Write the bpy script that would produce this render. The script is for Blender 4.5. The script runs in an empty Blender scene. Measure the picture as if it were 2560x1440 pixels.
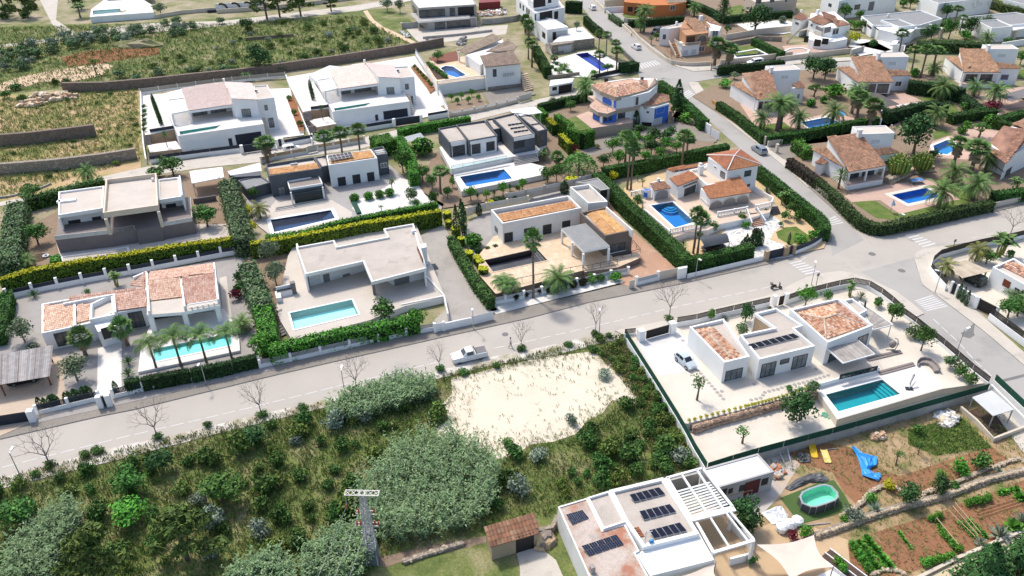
import bpy,math,random
from math import cos,sin,pi
import numpy as np
from mathutils import Vector,Matrix
V3=Vector
random.seed(7)
rng=np.random.default_rng(7)
sc=bpy.context.scene
COL=sc.collection
R=math.radians
def up(z):
 return V3((0,0,z))
CAMH=72.
PITCH,ROLL,FPX=R(32.3),R(-1.1),1993.
_c,_s=cos(PITCH),sin(PITCH)
FWD=V3((0,_c,-_s))
_r0,_u0=V3((1,0,0)),V3((0,_s,_c))
RIGHT=_r0*cos(ROLL)+_u0*sin(ROLL)
UP=_u0*cos(ROLL)-_r0*sin(ROLL)
EYE=up(CAMH)
cam=bpy.data.cameras.new('camera')
cam.sensor_width=36
cam.lens=FPX/2560*36
cam.clip_end=3000
cam_o=bpy.data.objects.new('camera',cam)
COL.objects.link(cam_o)
m3=Matrix((RIGHT,UP,-FWD)).transposed()
cam_o.matrix_world=Matrix.Translation(EYE)@m3.to_4x4()
sc.camera=cam_o
SUN_AZ,SUN_EL=R(-37),R(57)
world=bpy.data.worlds.new('World')
sc.world=world
world.use_nodes=True
_n=world.node_tree.nodes
_bg=_n['Background']
_sky=_n.new('ShaderNodeTexSky')
_sky.sky_type='NISHITA'
_sky.sun_disc=False
_sky.sun_elevation=SUN_EL
_sky.sun_rotation=SUN_AZ
_sky.dust_density=2.5
world.node_tree.links.new(_sky.outputs[0],_bg.inputs[0])
_bg.inputs[1].default_value=.15
sun=bpy.data.lights.new('sun','SUN')
sun.energy=2.3
sun.angle=R(6)
sun.color=(1,.93,.83)
sun_o=bpy.data.objects.new('sun',sun)
COL.objects.link(sun_o)
_d=V3((sin(SUN_AZ)*cos(SUN_EL),cos(SUN_AZ)*cos(SUN_EL),sin(SUN_EL)))
sun_o.rotation_euler=_d.to_track_quat('Z','Y').to_euler()
sun_o.location=(0,0,150)
sc.view_settings.view_transform='Standard'
sc.view_settings.look='None'
sc.view_settings.exposure=.66
sc.view_settings.gamma=1
sc.view_settings.use_curve_mapping=False
SC=700/2400
_tile=[0,0,700/2400]
TILES=dict(A=(0,0),B=(620,0),C=(1240,0),D=(1860,0),E=(0,380),F=(620,330),G=(1240,330),H=(1860,330),I=(0,640),J=(620,640),K=(1240,640),L=(1860,640),M=(0,1020),N=(620,1020),O=(1240,1020),P=(1860,1020))
TILES.update(X=(0,0,1.),Q1=(1680,760,.21875),Q2=(2380,600,1/12),Q3=(60,720,.21094),Q4=(340,180,.164063),Q5=(2220,820,1/6),Q6=(120,420,.1528),Q7=(2040,100,.203125),Q8=(1600,370,.145808))
def TI(k):
 t=TILES[k]
 _tile[:]=(t[0],t[1],t[2]if len(t)>2 else SC)
def full(p):
 return(_tile[0]+p[0]*_tile[2],_tile[1]+p[1]*_tile[2])
def ray(p):
 x,y=full(p)
 return(RIGHT*((x-1280)/FPX)-UP*((y-720)/FPX)+FWD)
def W(p,z=0.):
 if len(p)>2:
  z=p[2]
 d=ray(p)
 t=(z-CAMH)/d.z
 return EYE+d*t
def on_wall(A,B,p):
 a,b=V3((A[0],A[1],0)),V3((B[0],B[1],0))
 u=(b-a)
 L=u.length
 u/=L
 n=V3((u.y,-u.x,0))
 d=ray(p)
 t=(a-EYE).dot(n)/d.dot(n)
 q=EYE+d*t
 return(q-a).dot(u),q.z
MATS={}
def _newmat(name):
 m=bpy.data.materials.new(name)
 m.use_nodes=True
 nt=m.node_tree
 b=nt.nodes['Principled BSDF']
 return m,nt,b
def C4(c):
 return(c[0],c[1],c[2],1)
def _ramp(nt,stops):
 r=nt.nodes.new('ShaderNodeValToRGB')
 el=r.color_ramp.elements
 while len(el)<len(stops):
  el.new(.5)
 for e,(p,c)in zip(el,stops):
  e.position=p
  e.color=C4(c)
 return r
def _noise(nt,scale,detail=4,ro_=.6,vec=None):
 n=nt.nodes.new('ShaderNodeTexNoise')
 n.inputs['Scale'].default_value=scale
 n.inputs['Detail'].default_value=detail
 n.inputs['Roughness'].default_value=ro_
 if vec is not None:
  nt.links.new(vec,n.inputs['Vector'])
 return n
def _mix(nt,fac,a,b,mode='MIX'):
 m=nt.nodes.new('ShaderNodeMix')
 m.data_type='RGBA'
 m.blend_type=mode
 for s,v in((0,fac),(6,a),(7,b)):
  if hasattr(v,'is_linked')or hasattr(v,'links'):
   nt.links.new(v,m.inputs[s])
  elif s==0:
   m.inputs[0].default_value=v
  else:
   m.inputs[s].default_value=C4(v)
 return m.outputs[2]
def MA_(*q,sca=.6,ro=.8,fi=.05,fs=8,bu=0,spec=.3,me=0,st=None,ss=.3,c3=None,lohi=(.35,.65),sl=.56):
 name='surface'
 if isinstance(q[0],str):
  name,q=q[0],q[1:]
  if name in MATS:
   return MATS[name]
 c=q[0]
 c2=q[1]if len(q)>1 else tuple(x*.9 for x in c)
 m,nt,b=_newmat(name)
 b.inputs['Roughness'].default_value=ro
 b.inputs['Specular IOR Level'].default_value=spec
 b.inputs['Metallic'].default_value=me
 P=nt.nodes.new('ShaderNodeNewGeometry').outputs['Position']
 n=_noise(nt,sca,6,.62,P)
 r=_ramp(nt,[(lohi[0],c),(lohi[1],c2)]if c3 is None else[(lohi[0],c),(sum(lohi)/2,c2),(lohi[1],c3)])
 nt.links.new(n.outputs[0],r.inputs[0])
 col=r.outputs[0]
 if fi:
  n2=_noise(nt,fs,3,.7,P)
  r2=_ramp(nt,[(.3,(1-fi,)*3),(.7,(1+fi,)*3)])
  nt.links.new(n2.outputs[0],r2.inputs[0])
  col=_mix(nt,1.,col,r2.outputs[0],'MULTIPLY')
 if st:
  n3=_noise(nt,ss,5,.7,P)
  r3=_ramp(nt,[(sl,(0,0,0)),(sl+.16,(1,1,1))])
  nt.links.new(n3.outputs[0],r3.inputs[0])
  col=_mix(nt,r3.outputs[0],col,st)
 nt.links.new(col,b.inputs['Base Color'])
 if bu:
  bp=nt.nodes.new('ShaderNodeBump')
  bp.inputs['Strength'].default_value=bu
  bp.inputs['Distance'].default_value=.1
  nb=_noise(nt,fs*.7,4,.7,P)
  nt.links.new(nb.outputs[0],bp.inputs['Height'])
  nt.links.new(bp.outputs[0],b.inputs['Normal'])
 if name!='surface':
  MATS[name]=m
 return m
def PLN(*q,ro=.6,me=0,spec=.4):
 return MA_(*q,fi=0,ro=ro,me=me,spec=spec)
def IM(cols,ro=.75,ns=.6,noi=.25,spec=.2,hue=.01):
 m,nt,b=_newmat('pieces')
 b.inputs['Roughness'].default_value=ro
 b.inputs['Specular IOR Level'].default_value=spec
 geo=nt.nodes.new('ShaderNodeNewGeometry')
 k=len(cols)
 cols=[tuple(x*1.5 for x in c)if c[1]>c[0]else c for c in cols]
 r=_ramp(nt,[(i/max(1,k-1),c)for i,c in enumerate(cols)])
 nt.links.new(geo.outputs['Random Per Island'],r.inputs[0])
 n=_noise(nt,ns,3,.6,geo.outputs['Position'])
 r2=_ramp(nt,[(.3,(1-noi,)*3),(.7,(1+noi,)*3)])
 nt.links.new(n.outputs[0],r2.inputs[0])
 col=_mix(nt,1.,r.outputs[0],r2.outputs[0],'MULTIPLY')
 oi=nt.nodes.new('ShaderNodeObjectInfo')
 hsv=nt.nodes.new('ShaderNodeHueSaturation')
 mr=nt.nodes.new('ShaderNodeMapRange')
 mr.inputs[3].default_value=.86
 mr.inputs[4].default_value=1.16
 nt.links.new(oi.outputs['Random'],mr.inputs[0])
 nt.links.new(mr.outputs[0],hsv.inputs['Value'])
 mr2=nt.nodes.new('ShaderNodeMapRange')
 mr2.inputs[3].default_value=.5-hue
 mr2.inputs[4].default_value=.5+hue
 nt.links.new(oi.outputs['Random'],mr2.inputs[0])
 nt.links.new(mr2.outputs[0],hsv.inputs['Hue'])
 nt.links.new(col,hsv.inputs['Color'])
 nt.links.new(hsv.outputs[0],b.inputs['Base Color'])
 return m
def WM(name,tint,refl=.6):
 m,nt,b=_newmat(name)
 nt.nodes.remove(b)
 out=nt.nodes['Material Output']
 tr=nt.nodes.new('ShaderNodeBsdfTransparent')
 tr.inputs[0].default_value=C4(tint)
 gl=nt.nodes.new('ShaderNodeBsdfGlossy')
 gl.inputs['Roughness'].default_value=.06
 gl.inputs['Color'].default_value=(refl,refl,refl,1)
 fr=nt.nodes.new('ShaderNodeFresnel')
 fr.inputs[0].default_value=1.33
 geo=nt.nodes.new('ShaderNodeNewGeometry')
 n=_noise(nt,1.6,4,.6,geo.outputs['Position'])
 bp=nt.nodes.new('ShaderNodeBump')
 bp.inputs['Strength'].default_value=.22
 bp.inputs['Distance'].default_value=.12
 nt.links.new(n.outputs[0],bp.inputs['Height'])
 nt.links.new(bp.outputs[0],gl.inputs['Normal'])
 mx=nt.nodes.new('ShaderNodeMixShader')
 nt.links.new(fr.outputs[0],mx.inputs[0])
 nt.links.new(tr.outputs[0],mx.inputs[1])
 nt.links.new(gl.outputs[0],mx.inputs[2])
 nt.links.new(mx.outputs[0],out.inputs[0])
 return m
ORG={}
def tag(o,lbl=None,cat=None,gp=None,kind=None):
 if gp==1:
  gp=lbl
 for k,v in(('label',lbl),('category',cat),('group',gp),('kind',kind)):
  if v:
   o[k]=v
 return o
def TH(name,lbl,cat,loc=(0,0,0),gp=None,rot=0):
 o=bpy.data.objects.new(name,None)
 COL.objects.link(o)
 if len(loc)==2:
  loc=W(loc,0)
 o.location=loc
 o.rotation_euler=(0,0,rot)
 ORG[o.name]=V3(loc)
 return tag(o,lbl,cat,gp)
def link(name,me,par_=None):
 o=bpy.data.objects.new(name,me)
 COL.objects.link(o)
 if par_ is not None:
  o.parent=par_
  ORG[o.name]=ORG.get(par_.name,V3())
 else:
  ORG[o.name]=V3()
 return o
def pp(s):
 if not isinstance(s,str):
  return s
 v=[float(x)for x in s.split()]
 return list(zip(v[::2],v[1::2]))
ORD='first second third fourth fifth sixth seventh eighth ninth tenth last'.split()
def ccw(P):
 a=0
 for i in range(len(P)):
  x0,y0=P[i][0],P[i][1]
  x1,y1=P[(i+1)%len(P)][0],P[(i+1)%len(P)][1]
  a+=x0*y1-x1*y0
 return list(P)if a>0 else list(P)[::-1]
def inset(P,t):
 n=len(P)
 out=[]
 for i in range(n):
  p0,p1,p2=(V3((P[(i+k)%n][0],P[(i+k)%n][1]))for k in(-1,0,1))
  d1,d2=(p1-p0).normalized(),(p2-p1).normalized()
  n1,n2=V3((-d1.y,d1.x)),V3((-d2.y,d2.x))
  b=n1+n2
  den=1+n1.dot(n2)
  q=p1+b*(t/max(.25,den))
  out.append((q.x,q.y))
 return out
def inside(p,P):
 x,y=p[0],p[1]
 r=False
 n=len(P)
 for i in range(n):
  x0,y0=P[i][0],P[i][1]
  x1,y1=P[i-1][0],P[i-1][1]
  if(y0>y)!=(y1>y)and x<(x1-x0)*(y-y0)/(y1-y0)+x0:
   r=not r
 return r
def INP(X,Y,P):
 r=np.zeros(X.shape,bool)
 n=len(P)
 for i in range(n):
  x0,y0=P[i][0],P[i][1]
  x1,y1=P[i-1][0],P[i-1][1]
  if y0==y1:
   continue
  c=((y0>Y)!=(y1>Y))&(X<(x1-x0)*(Y-y0)/(y1-y0)+x0)
  r^=c
 return r
class MB:
 def __init__(self):
  self.v,self.f,self.m=[],[],[]
 def add(self,vs,fs,mi=0):
  o=len(self.v)
  self.v+=[tuple(v)for v in vs]
  for f in fs:
   self.f.append([o+i for i in f])
   self.m.append(mi)
  return self
 def pr(self,P,z0,z1,mi=0,topmi=None,bottom=True):
  P=ccw(P)
  n=len(P)
  vs=[(p[0],p[1],z0)for p in P]+[(p[0],p[1],z1)for p in P]
  self.add(vs,[(i,(i+1)%n,n+(i+1)%n,n+i)for i in range(n)],mi)
  self.add(vs[n:],[tuple(range(n))],mi if topmi is None else topmi)
  if bottom:
   self.add(vs[:n],[tuple(range(n))[::-1]],mi)
  return self
 def hx(self,b,t,mi=0):
  self.add(list(b)+list(t),[(0,1,5,4),(1,2,6,5),(2,3,7,6),(3,0,4,7),(4,5,6,7),(3,2,1,0)],mi)
  return self
 def bx(self,x,y,z0,z1,sx,sy,a=0,mi=0):
  c,s=cos(a),sin(a)
  P=[(x+c*i*sx/2-s*j*sy/2,y+s*i*sx/2+c*j*sy/2)for i,j in((-1,-1),(1,-1),(1,1),(-1,1))]
  return self.pr(P,z0,z1,mi)
 def ba(self,p,q,w,h,mi=0):
  p,q=V3(p),V3(q)
  d=(q-p).normalized()
  s=d.cross(up(1))
  if s.length<1e-3:
   s=V3((1,0,0))
  s.normalize()
  u=s.cross(d)
  s,u=s*w/2,u*h/2
  return self.hx([p-s-u,p+s-u,q+s-u,q-s-u],[p-s+u,p+s+u,q+s+u,q-s+u],mi)
 def tu(self,p,q,r0,r1=None,n=6,mi=0,cap=True):
  p,q=V3(p),V3(q)
  r1=r0 if r1 is None else r1
  d=(q-p).normalized()
  a=d.orthogonal().normalized()
  b=d.cross(a)
  vs=[]
  for c,r in((p,r0),(q,r1)):
   for i in range(n):
    t=2*pi*i/n
    vs.append(c+a*(r*cos(t))+b*(r*sin(t)))
  fs=[(i,(i+1)%n,n+(i+1)%n,n+i)for i in range(n)]
  if cap:
   fs+=[tuple(range(n,2*n)),tuple(range(n))[::-1]]
  return self.add(vs,fs,mi)
 def path(self,pts,radii,n=6,mi=0):
  for i in range(len(pts)-1):
   self.tu(pts[i],pts[i+1],radii[i],radii[i+1],n,mi,cap=(i==len(pts)-2))
  return self
 def bl(self,c,r,n=8,k=5,sz=1.,mi=0,jit=0):
  vs=[]
  for j in range(k+1):
   ph=pi*j/k
   for i in range(n):
    th=2*pi*i/n
    q=r*(1+(random.uniform(-jit,jit)if jit else 0))
    vs.append((c[0]+q*sin(ph)*cos(th),c[1]+q*sin(ph)*sin(th),c[2]+sz*q*cos(ph)))
  fs=[(j*n+i,(j+1)*n+i,(j+1)*n+(i+1)%n,j*n+(i+1)%n)for j in range(k)for i in range(n)]
  return self.add(vs,fs,mi)
 def mesh(self,name,mats,off=None,smooth=False):
  me=bpy.data.meshes.new(name)
  v=self.v
  if off is not None and off.length>0:
   v=[(x-off[0],y-off[1],z-off[2])for x,y,z in v]
  me.from_pydata(v,[],self.f)
  mats=mats if isinstance(mats,(list,tuple))else[mats]
  for m in mats:
   me.materials.append(m)
  if len(mats)>1:
   me.polygons.foreach_set('material_index',self.m)
  if smooth:
   me.polygons.foreach_set('use_smooth',[True]*len(me.polygons))
  me.update()
  return me
 def b(self,name,mats,par_=None,smooth=False,lbl=None,cat=None,gp=None,kind=None):
  off=ORG.get(par_.name)if par_ is not None else None
  o=link(name,self.mesh(name,mats,off,smooth),par_)
  return tag(o,lbl,cat,gp,kind)
def QM(name,V,mats,per=4):
 n=len(V)//per
 me=bpy.data.meshes.new(name)
 me.vertices.add(len(V))
 me.vertices.foreach_set('co',np.ascontiguousarray(V,dtype=np.float32).ravel())
 me.loops.add(n*per)
 me.loops.foreach_set('vertex_index',np.arange(n*per,dtype=np.int32))
 me.polygons.add(n)
 me.polygons.foreach_set('loop_start',np.arange(0,n*per,per,dtype=np.int32))
 me.polygons.foreach_set('loop_total',np.full(n,per,dtype=np.int32))
 me.materials.append(mats)
 me.update(calc_edges=True)
 return me
def LQ(C,size,g,N=None,up=0.,asp=1.):
 n=len(C)
 a=g.normal(size=(n,3))
 if N is not None:
  a=a*.55+N*1.
 a[:,2]+=up
 a/=np.linalg.norm(a,axis=1)[:,None]+1e-9
 t=np.cross(a,g.normal(size=(n,3)))
 t/=np.linalg.norm(t,axis=1)[:,None]+1e-9
 b=np.cross(a,t)
 s=(size*g.uniform(.6,1.35,n))[:,None]
 t=t*s*asp
 b=b*s
 V=np.empty((n,4,3))
 V[:,0],V[:,1],V[:,2],V[:,3]=C-t,C-b*.55,C+t,C+b*.55
 return V.reshape(-1,3)
POOLS=[]
def decl_pool(k,pts,z):
 TI(k)
 P=ccw([W(p,z).xy[:]for p in pts])
 POOLS.append((P,z))
 return len(POOLS)-1
from mathutils.geometry import tessellate_polygon
def SHM(P,z,holes=()):
 lps=[[V3((p[0],p[1],0))for p in ccw(P)]]+[[V3((p[0],p[1],0))for p in h[::-1]]for h in holes]
 tris=tessellate_polygon(lps)
 V=[(v.x,v.y,z)for l in lps for v in l]
 F=[]
 for t in tris:
  a,b,c=(V3(V[i])for i in t)
  if abs((b-a).cross(c-a).z)<1e-9:
   continue
  F.append(t if(b-a).cross(c-a).z>0 else t[::-1])
 return V,F,lps
def PH(P):
 return[q for q,z in POOLS if all(inside(v,P)for v in q)]
def SH(name,pts,z,m,lbl=None,par_=None,kind='structure',th=0,world=False,side=None):
 pts=pp(pts)
 P=[p[:2]for p in pts]if world else[W(p,z).xy[:]for p in pts]
 holes=PH(P)
 V,F,lps=SHM(P,z,holes)
 mb=MB()
 mb.add(V,F,0)
 if th:
  for l in lps:
   n=len(l)
   vs=[(v.x,v.y,z-th)for v in l]+[(v.x,v.y,z)for v in l]
   mb.add(vs,[(i,(i+1)%n,n+(i+1)%n,n+i)for i in range(n)],1 if side else 0)
 o=mb.b(name,[m,side]if side else m,par_)
 if par_ is None:
  tag(o,lbl,None,None,kind)
 return o
def SML(pts,it=2):
 P=[V3(p[:2])for p in pts]
 for _ in range(it):
  Q=[P[0]]
  for a,b in zip(P,P[1:]):
   Q+=[a*.75+b*.25,a*.25+b*.75]
  Q.append(P[-1])
  P=Q
 return P
def ribbon(P,w,side=0):
 L,Rr=[],[]
 for i,p in enumerate(P):
  a,b=P[max(0,i-1)],P[min(len(P)-1,i+1)]
  d=(b-a).normalized()
  n=V3((-d.y,d.x))
  L.append(p+n*w*(.5+.5*side))
  Rr.append(p-n*w*(.5-.5*side))
 return[v[:]for v in L]+[v[:]for v in Rr[::-1]]
WH=MA_((.8,.8,.78),(.74,.745,.73),sca=.35,ro=.7,fi=.03,st=(.62,.61,.57),ss=.5,sl=.66)
WH2=MA_((.74,.73,.7),(.66,.65,.61),sca=.4,st=(.5,.47,.42),ss=.4,sl=.58)
CR=MA_((.66,.56,.44),(.6,.51,.4),sca=.4,fi=.04)
PW=MA_((.6,.53,.43),(.52,.46,.38),sca=.3,ro=.85,st=(.4,.36,.3),sl=.6)
DG=MA_((.075,.085,.1),(.1,.11,.125),sca=.4,ro=.7)
MG=MA_((.19,.18,.18),(.155,.145,.145),fi=.08)
BW=MA_((.17,.135,.115),(.14,.112,.097),sca=.5,fi=.06)
TP=MA_((.22,.18,.175),(.18,.15,.148),sca=.5)
CN=MA_((.42,.4,.37),(.33,.315,.29),sca=.5,ro=.9,fi=.08,st=(.24,.225,.2),ss=.35,sl=.56)
RG=MA_((.4,.355,.31),(.47,.42,.37),sca=.25,ro=.95,fi=.09,fs=5,st=(.31,.275,.24),sl=.55)
RL=MA_((.54,.485,.425),(.48,.43,.38),sca=.3,ro=.95,fi=.07,fs=6)
RD=MA_((.26,.265,.265),(.215,.22,.22),sca=.5,ro=.95,fi=.12,fs=4,st=(.33,.33,.32),ss=.5)
GL_=MA_((.035,.045,.05),(.1,.115,.12),sca=.8,ro=.12,spec=.6)
GLL=MA_((.22,.24,.245),(.1,.115,.12),sca=.9,ro=.12,spec=.6)
DK=PLN((.022,.025,.03),ro=.5)
NV=MA_((.018,.026,.042),(.024,.032,.05),ro=.5)
BL_=PLN((.012,.012,.013),ro=.5)
SHT=MA_((.03,.033,.037),(.042,.045,.05),sca=2,ro=.55)
WP=PLN((.8,.8,.79),ro=.5)
ST=PLN((.42,.44,.45),ro=.45,me=.6)
WD=MA_((.2,.1,.05),(.13,.065,.035),sca=2,ro=.7)
WDP=MA_((.48,.36,.22),(.38,.28,.17),sca=2)
CANE=IM([(.36,.33,.3),(.3,.275,.25),(.45,.42,.39),(.25,.225,.205)],ro=.9,ns=.9,noi=.22)
TOR=IM([(.5,.25,.1),(.6,.34,.155),(.42,.21,.09),(.66,.42,.22)],noi=.12)
TR_=IM([(.33,.125,.065),(.4,.17,.09),(.28,.11,.06),(.37,.155,.085)],noi=.14)
TMX=IM([(.36,.15,.085),(.6,.4,.28),(.46,.23,.13),(.66,.52,.42),(.4,.2,.12),(.26,.12,.075)],noi=.1)
TPK=IM([(.5,.3,.215),(.62,.43,.33),(.44,.245,.17),(.66,.5,.41)],noi=.08)
TC_PALE=IM([(.66,.545,.49),(.72,.62,.57),(.63,.5,.44),(.7,.585,.53)],noi=.06)
TO=IM([(.33,.17,.1),(.25,.135,.085),(.4,.23,.15),(.2,.12,.085),(.37,.2,.125)],noi=.25,ns=.5)
TG=IM([(.25,.185,.14),(.31,.24,.185),(.21,.16,.125),(.28,.215,.165)],noi=.18)
SW=MA_((.33,.28,.22),(.22,.185,.15),sca=1.6,ro=.95,fi=.25,fs=3.5,bu=.6,c3=(.42,.37,.3))
SO_=MA_((.42,.31,.2),(.33,.24,.155),sca=1.4,ro=.95,fi=.2,fs=4,bu=.4)
STONED=MA_((.15,.115,.095),(.21,.165,.135),sca=1.2,ro=1,fi=.3,fs=3,bu=.7)
ROCK=IM([(.42,.28,.19),(.5,.36,.25),(.36,.22,.14),(.55,.44,.34),(.46,.27,.17)],ro=.9,noi=.2,ns=2)
RP=IM([(.5,.4,.28),(.58,.49,.37),(.42,.33,.23),(.62,.55,.45)],ro=.9,noi=.2,ns=2)
LH=IM([(.018,.055,.01),(.03,.085,.014),(.045,.11,.018),(.012,.036,.008)],noi=.3)
LHD=IM([(.01,.03,.009),(.018,.05,.013),(.028,.07,.016)],noi=.3)
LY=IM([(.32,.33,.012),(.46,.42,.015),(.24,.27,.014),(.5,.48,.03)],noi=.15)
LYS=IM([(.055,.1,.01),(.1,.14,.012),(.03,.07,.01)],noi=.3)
LBR=IM([(.045,.15,.016),(.075,.21,.024),(.03,.1,.012),(.1,.25,.04)],noi=.25)
LM=IM([(.03,.085,.016),(.055,.13,.024),(.022,.06,.012),(.08,.16,.035)],noi=.28,hue=.012)
LD=IM([(.014,.04,.012),(.028,.068,.018),(.04,.09,.026),(.018,.05,.016)],noi=.3,hue=.01)
L_OLIVE=IM([(.085,.12,.055),(.13,.17,.095),(.06,.088,.042),(.18,.215,.14)],noi=.2)
LOL=IM([(.05,.105,.035),(.09,.155,.055),(.035,.075,.025),(.2,.21,.14)],noi=.22)
L_SCRUB=IM([(.03,.075,.016),(.055,.115,.022),(.022,.052,.012),(.085,.13,.035)],noi=.3,hue=.022)
LSY=IM([(.065,.105,.02),(.1,.145,.028),(.05,.08,.018),(.13,.16,.04)],noi=.28,hue=.015)
L_PINE=IM([(.04,.068,.014),(.07,.105,.022),(.026,.046,.011),(.1,.135,.03)],noi=.28)
LR=IM([(.11,.17,.075),(.075,.13,.055),(.17,.22,.12),(.055,.1,.04)],noi=.25)
L_GREY=IM([(.12,.155,.105),(.17,.2,.15),(.09,.12,.08)],noi=.2)
LP=IM([(.045,.1,.025),(.075,.14,.035),(.11,.17,.055),(.032,.07,.02)],noi=.15)
L_PALMY=IM([(.12,.14,.03),(.18,.18,.045),(.09,.115,.028),(.22,.2,.07)],noi=.15)
L_DEAD=IM([(.22,.165,.095),(.3,.235,.145),(.16,.115,.07)],noi=.15)
L_PURPLE=IM([(.22,.14,.24),(.3,.2,.33),(.16,.12,.15)],noi=.2)
L_RED=IM([(.12,.018,.025),(.2,.03,.045),(.08,.015,.02)],noi=.2)
LG=IM([(.07,.13,.025),(.11,.17,.035),(.05,.1,.02),(.17,.19,.06)],noi=.3)
LDG=IM([(.2,.19,.07),(.28,.24,.11),(.14,.16,.05),(.1,.14,.04)],noi=.25)
BR_=MA_((.17,.13,.1),(.11,.085,.065),sca=3,ro=.95,fi=.2)
BRG=MA_((.24,.205,.185),(.17,.145,.13),sca=3,ro=.95,fi=.2)
PALMTR=MA_((.21,.155,.115),(.14,.105,.08),sca=3,ro=.95,fi=.25)
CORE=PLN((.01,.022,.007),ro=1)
def BK_(par,pts,z1,z0=0.,wall=None,roof=None,ph=.4,pt=.28,name='wall',rname='roof',wpts=None):
 pts=pp(pts)
 wall=wall or WH
 roof=roof or RG
 P0=wpts or[W(p,z1).xy[:]for p in pts]
 P=ccw(P0)
 n=len(P)
 mb=MB()
 if ph<=0:
  mb.pr(P,z0,z1)
  mb.b(name,wall,par)
  return P0
 Q=inset(P,pt)
 vs=[(p[0],p[1],z0)for p in P]+[(p[0],p[1],z1)for p in P]+[(p[0],p[1],z1)for p in Q]+[(p[0],p[1],z1-ph)for p in Q]
 fs=[]
 for k in range(3):
  fs+=[(k*n+i,k*n+(i+1)%n,(k+1)*n+(i+1)%n,(k+1)*n+i)for i in range(n)]
 mb.add(vs,fs)
 mb.b(name,wall,par)
 MB().add([(p[0],p[1],z1-ph)for p in inset(P,pt-.01)],[tuple(range(n))]).b(rname,roof,par)
 return P0
def SL(par,pts,z1,th,m,name='canopy',holes=True,m2=None):
 pts=pp(pts)
 P=[W(p,z1).xy[:]for p in pts]
 hs=PH(P)if holes else[]
 V,F,lps=SHM(P,z1,hs)
 mb=MB()
 mb.add(V,F,1 if m2 else 0)
 for l in lps:
  n=len(l)
  vs=[(v.x,v.y,z1-th)for v in l]+[(v.x,v.y,z1)for v in l]
  mb.add(vs,[(i,(i+1)%n,n+(i+1)%n,n+i)for i in range(n)],0)
 if not hs:
  mb.add([(p[0],p[1],z1-th)for p in ccw(P)],[tuple(range(len(P)))[::-1]])
 mb.b(name,[m,m2]if m2 else m,par)
 return P
def WR(A,B,p0,p1):
 (u0,z0),(u1,z1)=on_wall(A,B,p0),on_wall(A,B,p1)
 return min(u0,u1),max(u0,u1),min(z0,z1),max(z0,z1)
def WF_(A,B):
 a=V3((A[0],A[1],0))
 u=(V3((B[0],B[1],0))-a).normalized()
 n=V3((u.y,-u.x,0))
 if n.dot(V3((EYE.x,EYE.y,0))-a)<0:
  n=-n
 return a,u,n
def WB(mb,fr,u0,u1,z0,z1,d0,d1,mi=0):
 a,u,n=fr
 z=up(1)
 b=[a+u*i+n*j+z*z0 for i,j in((u0,d0),(u1,d0),(u1,d1),(u0,d1))]
 t=[v+z*(z1-z0)for v in b]
 mb.hx(b,t,mi)
def win(par,A,B,p0,p1,frame=None,glass=None,mull=1,name='window',rect=None,fw=.09,sill=False,trans=0):
 u0,u1,z0,z1=rect or WR(A,B,p0,p1)
 fr=WF_(A,B)
 mb=MB()
 f=frame or DK
 WB(mb,fr,u0,u1,z0,z0+fw,-.02,.05)
 WB(mb,fr,u0,u1,z1-fw,z1,-.02,.05)
 WB(mb,fr,u0,u0+fw,z0+fw,z1-fw,-.02,.05)
 WB(mb,fr,u1-fw,u1,z0+fw,z1-fw,-.02,.05)
 for k in range(mull):
  c=u0+(u1-u0)*(k+1)/(mull+1)
  WB(mb,fr,c-fw*.4,c+fw*.4,z0+fw,z1-fw,-.02,.045)
 for k in range(trans):
  c=z0+(z1-z0)*(k+1)/(trans+1)
  WB(mb,fr,u0+fw,u1-fw,c-.03,c+.03,-.02,.04)
 w=mb.b(name,f,par)
 p=MB()
 WB(p,fr,u0+fw*.8,u1-fw*.8,z0+fw*.8,z1-fw*.8,-.02,.02)
 p.b('pane',glass or GL_,w)
 if sill:
  s=MB()
  WB(s,fr,u0-.08,u1+.08,z0-.1,z0,-.02,.12)
  s.b('sill',WP,w)
 return u0,u1,z0,z1
def PN(par,A,B,p0,p1,m,name='door',d=.05,sls=0,rect=None):
 u0,u1,z0,z1=rect or WR(A,B,p0,p1)
 fr=WF_(A,B)
 mb=MB()
 if sls:
  st=(z1-z0)/sls
  for k in range(sls):
   WB(mb,fr,u0,u1,z0+k*st,z0+(k+.86)*st,-.02,d)
  WB(mb,fr,u0,u1,z0,z1,-.02,d*.5)
 else:
  WB(mb,fr,u0,u1,z0,z1,-.02,d)
 return mb.b(name,m,par)
def CO(par,p,z0,z1,s=.3,m=None,name='column',rnd=False,wz=None):
 q=W(p,z0 if wz is None else wz)
 mb=MB()
 if rnd:
  mb.tu((q.x,q.y,z0),(q.x,q.y,z1),s/2,s/2,8)
 else:
  mb.bx(q.x,q.y,z0,z1,s,s,R(20))
 mb.b(name,m or WH,par)
 return q
def WL(par,pts,z0,z1,t=.25,m=None,name='wall',wz=None,world=False):
 pts=pp(pts)
 L=[V3(p[:2])if world else W(p,z0 if wz is None else wz).xy for p in pts]
 mb=MB()
 mb.pr(ribbon(L,t),z0,z1)
 mb.b(name,m or WH,par)
 return L
def GW(lbl,pts,z0,z1,t=.25,m=None,wz=None,cat='garden wall'):
 pts=pp(pts)
 th=TH(cat.replace(' ','_'),lbl,cat,pts[0][:2])
 WL(th,pts,z0,z1,t,m,wz=wz)
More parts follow.
